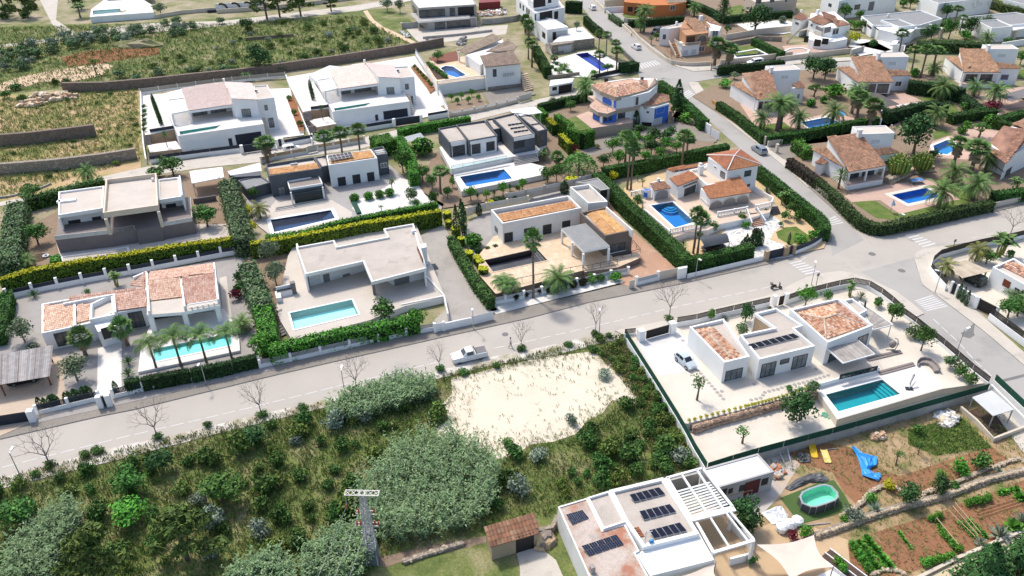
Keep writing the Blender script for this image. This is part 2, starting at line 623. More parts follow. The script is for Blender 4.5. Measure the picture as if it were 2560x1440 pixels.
def TL_(par,pts,m,under=None,w=.27,l=.46,th=.14,name='roof',rib=.07,edge=0):
 pts=[W(p)if isinstance(p,tuple)else V3(p)for p in pts]
 n=len(pts)
 mb=MB()
 P=ccw([(p.x,p.y)for p in pts])
 z={(p.x,p.y):p.z for p in pts}
 vs=[(x,y,z[(x,y)]-th)for x,y in P]+[(x,y,z[(x,y)])for x,y in P]
 mb.add(vs,[(i,(i+1)%n,n+(i+1)%n,n+i)for i in range(n)]+[tuple(range(n,2*n)),tuple(range(n))[::-1]])
 roof=mb.b(name,under or m,par)
 o,e=pts[0],(pts[1]-pts[0]).normalized()
 c=sum(pts,V3())/n
 nn=e.cross(c-o).normalized()
 if nn.z<0:
  nn=-nn
 s=nn.cross(e)
 if s.dot(c-o)<0:
  s=-s
 uv=[((p-o).dot(e),(p-o).dot(s))for p in pts]
 us,vs_=[a for a,b in uv],[b for a,b in uv]
 gu=np.arange(min(us)+w/2,max(us),w)
 gv=np.arange(min(vs_)+l/2-.04,max(vs_),l)
 U,V=[a.ravel()for a in np.meshgrid(gu,gv)]
 k=INP(U,V,uv)
 U,V=U[k],V[k]
 if not len(U):
  return roof
 g=np.random.default_rng(len(U))
 U=U+g.normal(0,.012,len(U))
 prof=[(-.5,0.),(-.28,rib),(.28,rib),(.5,0.)]
 off=ORG.get(par.name,V3())
 O,E,S_,NN=(np.array(x)for x in(o-off,e,s,nn))
 lift=.015
 Q=np.empty((len(U),3,4,3))
 def pt(k,end):
  a,hgt=prof[k]
  vv=V+(l*.54 if end else-l*.54)
  hh=hgt+lift+(0 if end else .035)
  return O+np.outer(U+a*w,E)+np.outer(vv,S_)+hh*NN
 c0=[[pt(k,e_)for e_ in(0,1)]for k in range(4)]
 nt=len(U)
 VV=np.stack([c0[k][e_]for k in range(4)for e_ in(0,1)],axis=1).reshape(-1,3)
 base=np.arange(nt)[:,None,None]*8
 F=base+np.array([[0,2,3,1],[2,4,5,3],[4,6,7,5]])[None]
 me=bpy.data.meshes.new('roof_tiles')
 me.vertices.add(len(VV))
 me.vertices.foreach_set('co',VV.astype(np.float32).ravel())
 F=F.reshape(-1,4)
 me.loops.add(len(F)*4)
 me.loops.foreach_set('vertex_index',F.astype(np.int32).ravel())
 me.polygons.add(len(F))
 me.polygons.foreach_set('loop_start',np.arange(0,len(F)*4,4,dtype=np.int32))
 me.polygons.foreach_set('loop_total',np.full(len(F),4,dtype=np.int32))
 me.materials.append(m)
 me.update(calc_edges=True)
 t=link('roof_tiles',me,roof)
 t['kind']='stuff'
 return roof
def T3(pts):
 return[W(p)for p in pts]
def RGE(par,a,b,m,r=.14,name='ridge_tiles'):
 a,b=W(a),W(b)
 mb=MB()
 n=max(2,int((b-a).length/.45))
 for i in range(n):
  mb.tu(a.lerp(b,i/n),a.lerp(b,(i+.96)/n),r,r*.85,6)
 mb.b(name,m,par)
def RA(par,pts,z0,h=1.,m=None,name='railing',step=1.2,bars=0,glass=None,wz=None):
 pts=pp(pts)
 L=[W(p,z0 if wz is None else wz).xy for p in pts]
 mb=MB()
 for a,b in zip(L,L[1:]):
  d=(b-a).length
  k=max(1,int(d/step))
  for i in range(k+1):
   q=a.lerp(b,i/k)
   mb.bx(q.x,q.y,z0,z0+h,.06,.06)
  mb.ba((a.x,a.y,z0+h),(b.x,b.y,z0+h),.07,.06)
  for j in range(bars):
   zz=z0+h*(j+1)/(bars+1)
   mb.ba((a.x,a.y,zz),(b.x,b.y,zz),.03,.03)
 o=mb.b(name,m or ST,par)
 if glass:
  g=MB()
  for a,b in zip(L,L[1:]):
   g.ba((a.x,a.y,z0+h*.5),(b.x,b.y,z0+h*.5),.03,h*.86)
  g.b('glass_panel',glass,o)
def BA_(par,pts,z0,h=.95,m=None,name='balustrade',step=.32,world=False,wz=None):
 pts=pp(pts)
 L=[V3(p[:2])if world else W(p,z0 if wz is None else wz).xy for p in pts]
 m=m or WH
 mb=MB()
 for a,b in zip(L,L[1:]):
  d=(b-a).length
  mb.ba((a.x,a.y,z0+h),(b.x,b.y,z0+h),.24,.14)
  mb.ba((a.x,a.y,z0+.06),(b.x,b.y,z0+.06),.2,.12)
  k=max(1,int(d/step))
  for i in range(k):
   q=a.lerp(b,(i+.5)/k)
   mb.tu((q.x,q.y,z0+.1),(q.x,q.y,z0+h-.06),.085,.06,5)
 for q in L:
  mb.bx(q.x,q.y,z0,z0+h+.15,.3,.3)
 return mb.b(name,m,par)
def SP(par,a0,a1,b0,b1,z0,z1,n,m,name='step',cheek=None):
 A0,A1,B0,B1=W(a0,z0),W(a1,z0),W(b0,z1),W(b1,z1)
 for i in range(n):
  t0,t1=i/n,1.
  zz=z0+(z1-z0)*(i+1)/n
  zl=z0+(z1-z0)*i/n
  t1=(i+1.)/n
  P=[A0.lerp(B0,t0),A1.lerp(B1,t0),A1.lerp(B1,t1),A0.lerp(B0,t1)]
  mb=MB()
  mb.pr([p.xy[:]for p in P],z0-.02,zz-.05)
  a,b=P[0].lerp(P[3],-.12),P[1].lerp(P[2],-.12)
  mb.pr([a.xy[:],b.xy[:],P[2].xy[:],P[3].xy[:]],zz-.05,zz)
  mb.b(name,m,par)
def AC(par,p,z,a=R(20),s=1.,m=None,name='air_conditioner'):
 q=W(p,z)
 mb=MB()
 mb.bx(q.x,q.y,z+.12,z+.8*s,.95*s,.4*s,a)
 mb.bx(q.x-.3,q.y,z,z+.12,.08,.4*s,a)
 mb.bx(q.x+.3,q.y,z,z+.12,.08,.4*s,a)
 o=mb.b(name,m or WP,par)
 n=V3((sin(a),-cos(a),0))
 g=MB()
 c=V3((q.x,q.y,z+.45*s))+n*.2*s
 g.tu(c,c+n*.03,.27*s,.27*s,10)
 g.b('fan_grille',DK,o)
def PV(par,pts,m=None,nu=4,nv=1,name='solar_panel',th=.05,frame=None,grid=False):
 a,b,c,d=[W(p)for p in pts]
 n=(b-a).cross(d-a).normalized()
 if n.z<0:
  n=-n
 for i in range(nu):
  for j in range(nv):
   def q(s,t):
    return a.lerp(b,s).lerp(d.lerp(c,s),t)
   e=.012
   s0,s1,t0,t1=i/nu+e/2,(i+1)/nu-e/2,j/nv+e,(j+1)/nv-e
   P=[q(s0,t0),q(s1,t0),q(s1,t1),q(s0,t1)]
   o=MB().hx([p-n*th for p in P],P).b(name,frame or ST,par)
   cells=MB()
   k1,k2=(3,6)if grid else(1,1)
   for x in range(k1):
    for y in range(k2):
     g=.035
     f=[(s0+(s1-s0)*(x+u)/k1,t0+(t1-t0)*(y+v)/k2)for u,v in((g,g),(1-g,g),(1-g,1-g),(g,1-g))]
     cells.add([q(*z)+n*.006 for z in f],[(0,1,2,3)])
   cells.b('cells',m or PVM,o)
PVM=MA_((.012,.016,.035),(.018,.024,.05),ro=.18,spec=.5)
PVD=MA_((.02,.022,.028),(.028,.03,.037),ro=.25,spec=.5)
def SR(par,pts,m,n=30,gap=.35,name='slat',th=.05,one=True):
 a,b,c,d=[W(p)for p in pts]
 mb=MB()
 for i in range(n):
  s0,s1=i/n,(i+1-gap)/n
  P=[a.lerp(b,s0),a.lerp(b,s1),d.lerp(c,s1),d.lerp(c,s0)]
  if not one:
   mb=MB()
  dz=up(th)
  mb.hx([p-dz for p in P],P)
  if not one:
   mb.b(name,m,par)
 if one:
  o=mb.b(name,m,par)
  o['kind']='stuff'
def PB_(name,lbl,idx,tint,floor,steps_at=None,coping=.35,copm=None,depth=1.35,wl=.14,gp=None,nstep=4,par_=None):
 P,z=POOLS[idx]
 c=sum((V3((p[0],p[1],0))for p in P),V3())/len(P)
 t=par_ or TH(name,lbl,'swimming pool',(c.x,c.y,0),gp)
 n=len(P)
 mb=MB()
 mb.add([(p[0],p[1],z-depth)for p in P]+[(p[0],p[1],z)for p in P],[(i,n+i,n+(i+1)%n,(i+1)%n)for i in range(n)]+[tuple(range(n))])
 mb.b('basin',floor,t)
 if coping:
  Q=inset(P,-coping)
  q=[(p[0],p[1],z+.06)for p in P]+[(p[0],p[1],z+.06)for p in Q]+[(p[0],p[1],z-.1)for p in Q]+[(p[0],p[1],z-.1)for p in P]
  fs=[]
  for i in range(n):
   j=(i+1)%n
   fs+=[(i,n+i,n+j,j),(n+i,2*n+i,2*n+j,n+j),(3*n+i,i,j,3*n+j)]
  MB().add(q,fs).b('coping',copm or CP,t)
 wm=WM(name+' water',tint)
 MB().add([(p[0],p[1],z-wl)for p in inset(P,.004)],[tuple(range(n))]).b('water',wm,t)
 if steps_at:
  A,B,C,D=[V3(W(p,z).xy[:])for p in steps_at]
  for k in range(nstep):
   s=1-k/nstep
   q=[A,B,B.lerp(C,s),A.lerp(D,s)]
   mb=MB()
   zz=z-.35-(nstep-1-k)*(depth-.5)/nstep if False else z-depth+.02+(k+1)*(depth-.4)/nstep
   mb.pr([v[:]for v in inset(ccw([v[:]for v in q]),.01)],z-depth+.01,zz)
   mb.b('pool_step',floor,t)
 return t
CP=MA_((.66,.61,.54),(.6,.55,.48),sca=.8,fi=.04)
CW=MA_((.78,.78,.76),(.73,.73,.71),sca=.8,ro=.7)
FT=MA_((.36,.82,.8),(.32,.77,.76),sca=.8,ro=.6)
F_WHITE=MA_((.62,.93,.93),(.58,.89,.89),sca=.8,ro=.6)
FB=MA_((.03,.27,.62),(.025,.23,.56),sca=.7,ro=.5,fi=.1,fs=6)
FLB=MA_((.07,.36,.62),(.055,.31,.56),sca=.7,ro=.5,fi=.08,fs=6)
F_NAVY=MA_((.012,.05,.14),(.016,.07,.18),sca=.7,ro=.5,fi=.12,fs=6)
F_TEAL=MA_((.035,.4,.46),(.03,.36,.42),sca=.7,ro=.5,fi=.08,fs=6)
F_GREY=MA_((.085,.09,.1),(.11,.115,.125),sca=.5,ro=.6)
FD=MA_((.01,.07,.45),(.008,.055,.38),sca=.7,ro=.5,fi=.1,fs=6)
def FE(name,lbl,pts,h1,m1,h2=0,m2=None,evy=3.2,pil=None,ph=None,pm=None,sls=0,cat=None,t=.22,z0=0.,wz=None,gates=(),gp=None,smooth=0,cap=False,pw=.38):
 pts=pp(pts)
 L=[W(p,z0 if wz is None else wz).xy for p in pts]
 if smooth:
  L=SML(L,smooth)
 th=TH(name,lbl,cat or 'garden wall',(L[0].x,L[0].y,z0),gp)
 MB().pr(ribbon(L,t),z0-.05,z0+h1).b('wall',m1,th)
 if not h2:
  return th,L
 seg=[0]
 for a,b in zip(L,L[1:]):
  seg.append(seg[-1]+(b-a).length)
 tot=seg[-1]
 k=max(1,round(tot/evy))
 def at(s):
  for i in range(len(L)-1):
   if s<=seg[i+1]or i==len(L)-2:
    return L[i].lerp(L[i+1],(s-seg[i])/max(1e-6,seg[i+1]-seg[i]))
 pw2=(pw/2+.02)if pil else .03
 for i in range(k+1):
  q=at(tot*i/k)
  if pil:
   q2=at(min(tot,tot*i/k+.1))
   q1=at(max(0,tot*i/k-.1))
   a=math.atan2(q2.y-q1.y,q2.x-q1.x)
   mb=MB()
   mb.bx(q.x,q.y,z0,z0+(ph or h2)+.05,pw,pw,a)
   if cap:
    mb.bx(q.x,q.y,z0+(ph or h2)+.05,z0+(ph or h2)+.15,pw+.08,pw+.08,a)
   mb.b('pillar',pm or m1,th)
  if i<k:
   a,b=at(tot*i/k+pw2),at(tot*(i+1)/k-pw2)
   mb=MB()
   if sls:
    n=max(2,int((b-a).length/.17))
    dd=(b-a)/n
    ang=math.atan2(dd.y,dd.x)
    for j in range(n):
     c=a+dd*(j+.5)
     mb.bx(c.x,c.y,z0+h1+.04,z0+h2,dd.length*.74,.03,ang)
    for zz in(z0+h1+.12,z0+h2-.12):
     mb.ba((a.x,a.y,zz),(b.x,b.y,zz),.05,.06)
   else:
    mb.ba((a.x,a.y,z0+(h1+h2)/2),(b.x,b.y,z0+(h1+h2)/2),.05,h2-h1-.02)
   mb.b('panel',m2,th)
 return th,L
def GA(name,lbl,a,b,h,m,z0=.02,sls=0,posts=None,cat='gate',n=None,wz=None,ps=.45,ph=None):
 A,B=W(a,z0 if wz is None else wz).xy,W(b,z0 if wz is None else wz).xy
 th=TH(name,lbl,cat,(A.x,A.y,z0))
 mb=MB()
 d=(B-A)
 ang=math.atan2(d.y,d.x)
 if posts:
  for q in(A,B):
   MB().bx(q.x,q.y,z0,z0+(ph or h+.15),ps,ps,ang).b('post',posts,th)
  e=d.normalized()*(ps/2+.02)
  A,B=A+e,B-e
  d=B-A
 if sls:
  k=n or max(2,int(d.length/.18))
  for j in range(k):
   c=A+d*((j+.5)/k)
   mb.bx(c.x,c.y,z0+.08,z0+h,d.length/k*.78,.04,ang)
  for zz in(z0+.2,z0+h-.15):
   mb.ba((A.x,A.y,zz),(B.x,B.y,zz),.07,.1)
  mb.ba((A.x,A.y,z0+h*.5),(B.x,B.y,z0+h*.5),.012,h*.9)
 else:
  mb.ba((A.x,A.y,z0+h/2+.03),(B.x,B.y,z0+h/2+.03),.06,h-.06)
 mb.b('leaf',m,th)
 return th
def HG(lbl,pts,w,h,m=None,top=None,z0=0.,wz=None,den=26,leaf=.2,gp=None,name='hedge',smooth=0,ro_=.1,world=False,cat='hedge',bu_=0):
 pts=pp(pts)
 L=[V3(p[:2])if world else W(p,(z0+h)if wz is None else wz).xy for p in pts]
 if smooth:
  L=SML(L,smooth)
 m=m or LH
 th=TH(name,lbl,cat,(L[0].x,L[0].y,z0),gp)
 o=ORG[th.name]
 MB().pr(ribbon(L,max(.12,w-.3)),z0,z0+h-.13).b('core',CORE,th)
 g=np.random.default_rng(int(abs(L[0].x*131+L[0].y*17))+3)
 side,topv=[],[]
 sn,tn=[],[]
 for i,(a,b)in enumerate(zip(L,L[1:])):
  d=b-a
  ln=d.length
  if ln<1e-3:
   continue
  e=np.array((d.x/ln,d.y/ln,0))
  nr=np.array((-e[1],e[0],0))
  A=np.array((a.x,a.y,0))
  for sgn in(1,-1):
   k=int(ln*h*den)
   s,zz=g.uniform(-.05,ln+.05,k),g.uniform(.03,h,k)
   off=w/2-.08+g.normal(0,ro_,k)*.6
   off=off+bu_*np.sin(s*2.1+zz*3+sgn)
   side.append(A+np.outer(s,e)+np.outer(off*sgn,nr)+np.outer(zz+z0,(0,0,1)))
   sn.append(np.tile(nr*sgn,(k,1)))
  k=int(ln*w*den*1.3)
  s,t=g.uniform(-.05,ln+.05,k),g.uniform(-w/2,w/2,k)
  zz=h+g.normal(0,ro_,k)*.7-.04+bu_*np.sin(s*1.7)*.7
  topv.append(A+np.outer(s,e)+np.outer(t,nr)+np.outer(zz+z0,(0,0,1)))
  tn.append(np.tile(np.array((0,0,1.)),(k,1)))
 for q,sg in((L[0],-1),(L[-1],1)):
  d=(L[1]-L[0])if sg<0 else(L[-1]-L[-2])
  d=d.normalized()
  e=np.array((d.x,d.y,0))*sg
  nr=np.array((-d.y,d.x,0))
  k=int(w*h*den)
  side.append(np.array((q.x,q.y,0))+np.outer(g.uniform(-w/2,w/2,k),nr)+np.outer(g.uniform(.05,h,k)+z0,(0,0,1))+e*.02)
  sn.append(np.tile(e,(k,1)))
 oo=np.array(o)
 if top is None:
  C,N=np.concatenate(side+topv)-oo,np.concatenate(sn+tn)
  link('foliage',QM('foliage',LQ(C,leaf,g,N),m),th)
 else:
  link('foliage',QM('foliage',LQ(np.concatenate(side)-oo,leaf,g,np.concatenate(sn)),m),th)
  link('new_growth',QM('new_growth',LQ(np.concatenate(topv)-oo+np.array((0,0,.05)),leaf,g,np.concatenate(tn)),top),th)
 return th
def sph(n,g,upbias=.25):
 d=g.normal(size=(n,3))
 d[:,2]+=upbias
 return d/np.linalg.norm(d,axis=1)[:,None]
def clumps(cs,rs,per,g,flat=.8):
 C,N=[],[]
 for c,r in zip(cs,rs):
  d=sph(per,g,.35)
  q=d*(r*g.uniform(.7,1.08,per))[:,None]
  q[:,2]*=flat
  C.append(q+np.array(c))
  N.append(d)
 return np.concatenate(C),np.concatenate(N)
def EP(k,g,c,rx,rz,inner=.45):
 d=sph(k,g,.15)
 r=g.uniform(inner,1,k)[:,None]
 q=d*r
 q[:,:2]*=rx
 q[:,2]*=rz
 return q+np.array(c)
PLANT={}
def TM(name,h,r0,r1,limbs,g,m,top=None,spd=1.2,lean=.1,n=6):
 mb=MB()
 lx,ly=g.uniform(-lean,lean,2)
 pts=[(0,0,-.1),(lx*.5,ly*.5,h*.5),(lx,ly,h)]
 mb.path(pts,[r0,(r0+r1)/2,r1],n)
 for k in range(limbs):
  a=2*pi*(k+g.uniform(-.2,.2))/limbs
  e=(lx+cos(a)*spd*g.uniform(.6,1),ly+sin(a)*spd*g.uniform(.6,1),h+(top-h)*g.uniform(.5,.9))
  mid=(lx+(e[0]-lx)*.4,ly+(e[1]-ly)*.4,h+(e[2]-h)*.5)
  mb.path([(lx,ly,h-.05),mid,e],[r1*.75,r1*.55,r1*.25],5)
 return mb.mesh(name,m)
def broad(key,var,h,w,th,lf,barkm,nc,per,leaf,cr,zc,rz,flat=.8,limbs=4,seed=0):
 g=np.random.default_rng(sum(map(ord,key))*7+var*77)
 cs=EP(nc,g,(0,0,zc),w/2-cr*.75,rz,.35)
 C,N=clumps(cs,g.uniform(.7,1.2,nc)*cr,per,g,flat)
 C=C[C[:,2]>.06]
 N=N[:len(C)]
 return dict(h=h,w=w,parts=[('trunk',TM('trunk',th,.05*h**.8,.03*h**.8,limbs,g,barkm,top=zc+rz*.5,spd=w*.28)),('crown',QM('crown',LQ(C,leaf,g,N),lf))])
def fan_frond(D,S,Nn,base,pet,rad,bld,g,spd=75,droop=.25,w=.07):
 out=[]
 hub=base+D*pet
 for i in range(bld):
  a=R(-spd+2*spd*i/(bld-1))
  d=D*cos(a)+S*sin(a)-Nn*(droop*(.3+abs(i/(bld-1)-.5)))
  d=d/np.linalg.norm(d)
  L=rad*g.uniform(.85,1.05)*(1-.2*abs(2*i/(bld-1)-1))
  s=np.cross(d,Nn)
  s=s/(np.linalg.norm(s)+1e-9)
  mid=hub+d*L*.55
  tip=hub+d*L-np.array((0,0,droop*L*.5))
  out+=[hub,mid-s*w*rad*1.4,tip,mid+s*w*rad*1.4]
 s=S*.025
 out+=[base-s,base+s,hub+s,hub-s]
 return out
def FP_(var,tkh=7.5,r=.17,skirt=0,rad=1.,pet=.95,nf=34,key='fan',lf=None):
 g=np.random.default_rng(40+var*13+int(tkh*10))
 top=np.array((g.uniform(-.25,.25),g.uniform(-.25,.25),tkh))
 mb=MB()
 k=6
 pts=[tuple(np.array((0,0,-.1))*(1-i/k)+np.array((top[0]*(i/k)**2,top[1]*(i/k)**2,tkh*i/k)))for i in range(k+1)]
 mb.path(pts,[r*(1.5-.5*min(1,i/2))for i in range(k+1)],7)
 tr=mb.mesh('trunk',PALMTR)
 out,dead=[],[]
 for i in range(nf):
  az=i*2.39996+g.uniform(-.2,.2)
  t=i/nf
  el=R(82-115*t+g.uniform(-8,8))
  D=np.array((cos(az)*cos(el),sin(az)*cos(el),sin(el)))
  S=np.array((-sin(az),cos(az),0))
  N=np.cross(D,S)
  if N[2]<0:
   N=-N
  out+=fan_frond(D,S,N,top,pet*g.uniform(.8,1.1),rad*g.uniform(.85,1.1),9,g)
 parts=[('trunk',tr),('fronds',QM('fronds',np.array(out),lf or LP))]
 nd=int(10+60*skirt)
 for i in range(nd):
  az=g.uniform(0,6.28)
  zz=tkh-.1-g.uniform(0,skirt*2.6)
  el=R(g.uniform(-80,-55))
  D=np.array((cos(az)*cos(el),sin(az)*cos(el),sin(el)))
  S=np.array((-sin(az),cos(az),0))
  N=np.cross(D,S)
  b=np.array((top[0]+cos(az)*r,top[1]+sin(az)*r,zz))
  dead+=fan_frond(D,S,N,b,pet*.55,rad*.7,6,g,45,.1,.1)
 parts.append(('dead_fronds',QM('dead_fronds',np.array(dead),L_DEAD)))
 return dict(h=tkh+1.2,w=3.6,parts=parts)
def FE_(var,tkh=2.5,r=.28,nf=36,L=2.9,lf=None,ll=.42,curve=1.,key='feather',up=78,low=-35,dens=13):
 g=np.random.default_rng(140+var*13+int(tkh*10)+int(L*7))
 top=np.array((g.uniform(-.15,.15),g.uniform(-.15,.15),tkh))
 mb=MB()
 k=5
 pts=[(top[0]*(i/k)**2,top[1]*(i/k)**2,-.1+(tkh+.1)*i/k)for i in range(k+1)]
 mb.path(pts,[r*(1.25-.35*min(1,i/2))*(1+.1*(i==k))for i in range(k+1)],8)
 out=[]
 for i in range(nf):
  az=i*2.39996+g.uniform(-.25,.25)
  t=(i+.5)/nf
  e0=R(up+(low-up)*t**.9+g.uniform(-7,7))
  le=L*g.uniform(.85,1.1)
  p=top.copy()
  el=e0
  st=le/dens
  H=np.array((cos(az),sin(az),0))
  S=np.array((-sin(az),cos(az),0))
  for j in range(dens):
   D=H*cos(el)+np.array((0,0,sin(el)))
   N=-H*sin(el)+np.array((0,0,cos(el)))
   q=p+D*st
   f=j/(dens-1)
   wd=ll*(sin(pi*(f*.86+.1))**.7)
   if j>0:
    for s in(1,-1):
     tip=p+D*st*1.8+S*s*wd-N*wd*.35-np.array((0,0,.12*wd))
     sd=D*st*.42
     out+=[p-sd*.2,p+sd*1.8,tip+sd*.3,tip-sd*.25]
   sw=S*(.03*(1-f*.7))
   out+=[p-sw,p+sw,q+sw,q-sw]
   p=q
   el-=R(7.5)*curve*(.4+1.1*f)*(13/dens)
 return dict(h=tkh+L*.7,w=L*1.75,parts=[('trunk',mb.mesh('trunk',PALMTR)),('fronds',QM('fronds',np.array(out),lf or LP))])
def cypress(var,h=6,w=1.3,lf=None):
 g=np.random.default_rng(210+var)
 n=int(520*(h/6))
 z=g.uniform(.1,h,n)
 f=z/h
 rr=w/2*np.sin(np.pi*np.clip(f*.8+.2,0,1))**.7*g.uniform(.75,1.05,n)
 rr=np.where(f>.85,rr*(1-f)/.15*.9+.03,rr)
 a=g.uniform(0,6.28,n)
 N=np.stack([np.cos(a),np.sin(a),np.full(n,.5)],1)
 C=np.stack([rr*np.cos(a),rr*np.sin(a),z],1)
 mb=MB().tu((0,0,-.1),(0,0,h*.8),.11,.05,6)
 return dict(h=h,w=w,parts=[('trunk',mb.mesh('trunk',BR_)),('crown',QM('crown',LQ(C,.17,g,N,asp=1.3),lf or LHD))])
def pine(var):
 g=np.random.default_rng(260+var)
 h,w=9,7.5
 mb=MB()
 top=(g.uniform(-.5,.5),g.uniform(-.5,.5),h-1.2)
 mb.path([(0,0,-.1),(top[0]*.4,top[1]*.4,h*.5),top],[.26,.19,.07],7)
 cs,rs=[],[]
 for k in range(26):
  f=g.uniform(0,1)**.8
  z=2.3+f*(h-3)
  rad=(w/2)*(1-f*.75)*g.uniform(.45,1)
  a=k*2.4+g.uniform(-.3,.3)
  c=(cos(a)*rad,sin(a)*rad,z)
  cs.append(c)
  rs.append(g.uniform(.65,1.15))
  mb.path([(top[0]*z/h,top[1]*z/h,z-.5),(c[0]*.8,c[1]*.8,z-.1)],[.07,.025],4)
 cs.append((top[0],top[1],h-.6))
 rs.append(.9)
 C,N=clumps(cs,rs,62,g,.6)
 return dict(h=h,w=w,parts=[('trunk',mb.mesh('trunk',BR_)),('crown',QM('crown',LQ(C,.27,g,N*.3,up=.2,asp=1.6),L_PINE))])
def bare(var,flowers=True):
 g=np.random.default_rng(300+var)
 mb=MB()
 tips=[]
 def br(p,d,L,r,lv):
  q=p+d*L
  mb.tu(p,q,r,r*.7,5 if lv<2 else 3,cap=False)
  if lv>=5 or r<.012:
   tips.append(q)
   return
  k=3 if lv in(0,2)else 2
  if lv==0:
   k=4
  a0=g.uniform(0,6.28)
  for i in range(k):
   a=a0+6.283*i/k+g.uniform(-.4,.4)
   o=d.orthogonal().normalized()
   o=Matrix.Rotation(a,3,d)@o
   sp=g.uniform(.45,.8)if lv else g.uniform(.6,.9)
   nd=(d+o*sp+up(.12)).normalized()
   br(q,nd,L*g.uniform(.68,.9)if lv else L*.62,r*.66,lv+1)
 br(up(-.1),V3((g.uniform(-.05,.05),g.uniform(-.05,.05),1)).normalized(),2.5,.13,0)
 T=np.array([t[:]for t in tips])
 parts=[('trunk',mb.mesh('trunk',BRG))]
 k=2 if flowers else 1
 C=np.repeat(T,k,0)+g.normal(0,.22,(len(T)*k,3))
 sel=g.uniform(size=len(C))<(.75 if flowers else .45)
 parts.append(('blossom' if flowers else 'buds',QM('blossom',LQ(C[sel],.085 if flowers else .055,g),L_PURPLE if flowers else LDG)))
 return dict(h=float(T[:,2].max()),w=float(np.abs(T[:,:2]).max()*2),parts=parts)
def ballplant(var,lf,key):
 g=np.random.default_rng(350+var)
 d=sph(330,g,.2)
 C=d*.5*g.uniform(.9,1.04,330)[:,None]+np.array((0,0,.47))
 C=C[C[:,2]>.02]
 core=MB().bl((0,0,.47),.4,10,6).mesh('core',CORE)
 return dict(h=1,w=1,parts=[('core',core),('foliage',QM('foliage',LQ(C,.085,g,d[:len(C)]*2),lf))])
def drum(var,lf,topm):
 g=np.random.default_rng(360+var)
 n=260
 a,z=g.uniform(0,6.28,n),g.uniform(.03,1,n)
 N=np.stack([np.cos(a),np.sin(a),0*a],1)
 C=N*.5+np.outer(z,(0,0,1))
 r=np.sqrt(g.uniform(0,1,140))*.52
 a2=g.uniform(0,6.28,140)
 T=np.stack([r*np.cos(a2),r*np.sin(a2),1+g.normal(0,.03,140)],1)
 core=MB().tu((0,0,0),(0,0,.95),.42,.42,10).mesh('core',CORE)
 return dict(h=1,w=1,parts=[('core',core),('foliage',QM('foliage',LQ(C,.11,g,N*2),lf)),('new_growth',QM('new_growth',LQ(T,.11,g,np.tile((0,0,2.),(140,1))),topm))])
def rosette(var,L=1.,n=26,w=.09,lf=None,stem=0.,up=85,low=5):
 g=np.random.default_rng(380+var+int(L*10))
 out=[]
 b=np.array((0,0,stem))
 for i in range(n):
  az=i*2.39996
  el=R(up+(low-up)*i/n+g.uniform(-6,6))
  D=np.array((cos(az)*cos(el),sin(az)*cos(el),sin(el)))
  S=np.array((-sin(az),cos(az),0))
  l=L*g.uniform(.8,1.1)
  m_=b+D*l*.55
  out+=[b,m_-S*w,b+D*l-np.array((0,0,.12*l)),m_+S*w]
 mb=MB().tu((0,0,-.05),(0,0,max(.1,stem)),.1,.08,6)
 return dict(h=L+stem,w=L*1.7,parts=[('stem',mb.mesh('stem',PALMTR)),('leaves',QM('leaves',np.array(out),lf or LP))])
def bananaplant(var):
 g=np.random.default_rng(420+var)
 mb=MB()
 out=[]
 for s in range(5):
  x,y=g.uniform(-.7,.7,2)
  h=g.uniform(1.4,2.6)
  t=np.array((x*1.3,y*1.3,h))
  mb.path([(x,y,-.05),tuple(t)],[.12,.06],6)
  for i in range(8):
   az=i*2.4+g.uniform(-.3,.3)
   el=R(g.uniform(20,80))
   D=np.array((cos(az)*cos(el),sin(az)*cos(el),sin(el)))
   S=np.array((-sin(az),cos(az),0))*.23
   l=g.uniform(1.,1.7)
   m_,e=t+D*l*.5,t+D*l-np.array((0,0,.4*l))
   out+=[t-S*.3,t+S*.3,m_+S,m_-S,m_-S,m_+S,e+S*.3,e-S*.3]
 return dict(h=3.6,w=3.4,parts=[('stems',mb.mesh('stems',L_PALMY)),('leaves',QM('leaves',np.array(out),LP))])
def cactus(var):
 g=np.random.default_rng(440+var)
 mb=MB()
 for i in range(46):
  a,r=i*2.4,1.45*math.sqrt((i+.5)/46)
  z1=3.6*(1-.28*(r/1.45)**2)*g.uniform(.85,1.05)
  b=(cos(a)*r*.25,sin(a)*r*.25,.6)
  e=(cos(a)*r,sin(a)*r,z1)
  m_=(cos(a)*r*.85,sin(a)*r*.85,z1*.5)
  mb.path([b,m_,e],[.08,.13,.1],5)
 mb.tu((0,0,-.05),(0,0,.8),.25,.2,8)
 return dict(h=3.6,w=3.,parts=[('arms',mb.mesh('arms',IM([(.07,.15,.03),(.13,.19,.04),(.18,.19,.05)],noi=.2)))])
def cloudtree(var,lf):
 g=np.random.default_rng(460+var)
 mb=MB()
 mb.path([(0,0,-.05),(.1,0,.6),(-.05,.1,1.1)],[.14,.11,.08],6)
 C,N=[],[]
 for k in range(8):
  a=k*2.4
  r=.25+.95*(k/8)
  c=(cos(a)*r,sin(a)*r,2.-.75*(k/8)+g.uniform(-.1,.1))
  mb.path([(0,.05,.9),c],[.06,.03],5)
  q,n=clumps([c],[.4],90,g,.62)
  C.append(q)
  N.append(n)
 return dict(h=2.3,w=2.9,parts=[('trunk',mb.mesh('trunk',BR_)),('crown',QM('crown',LQ(np.concatenate(C),.11,g,np.concatenate(N)*2),lf))])
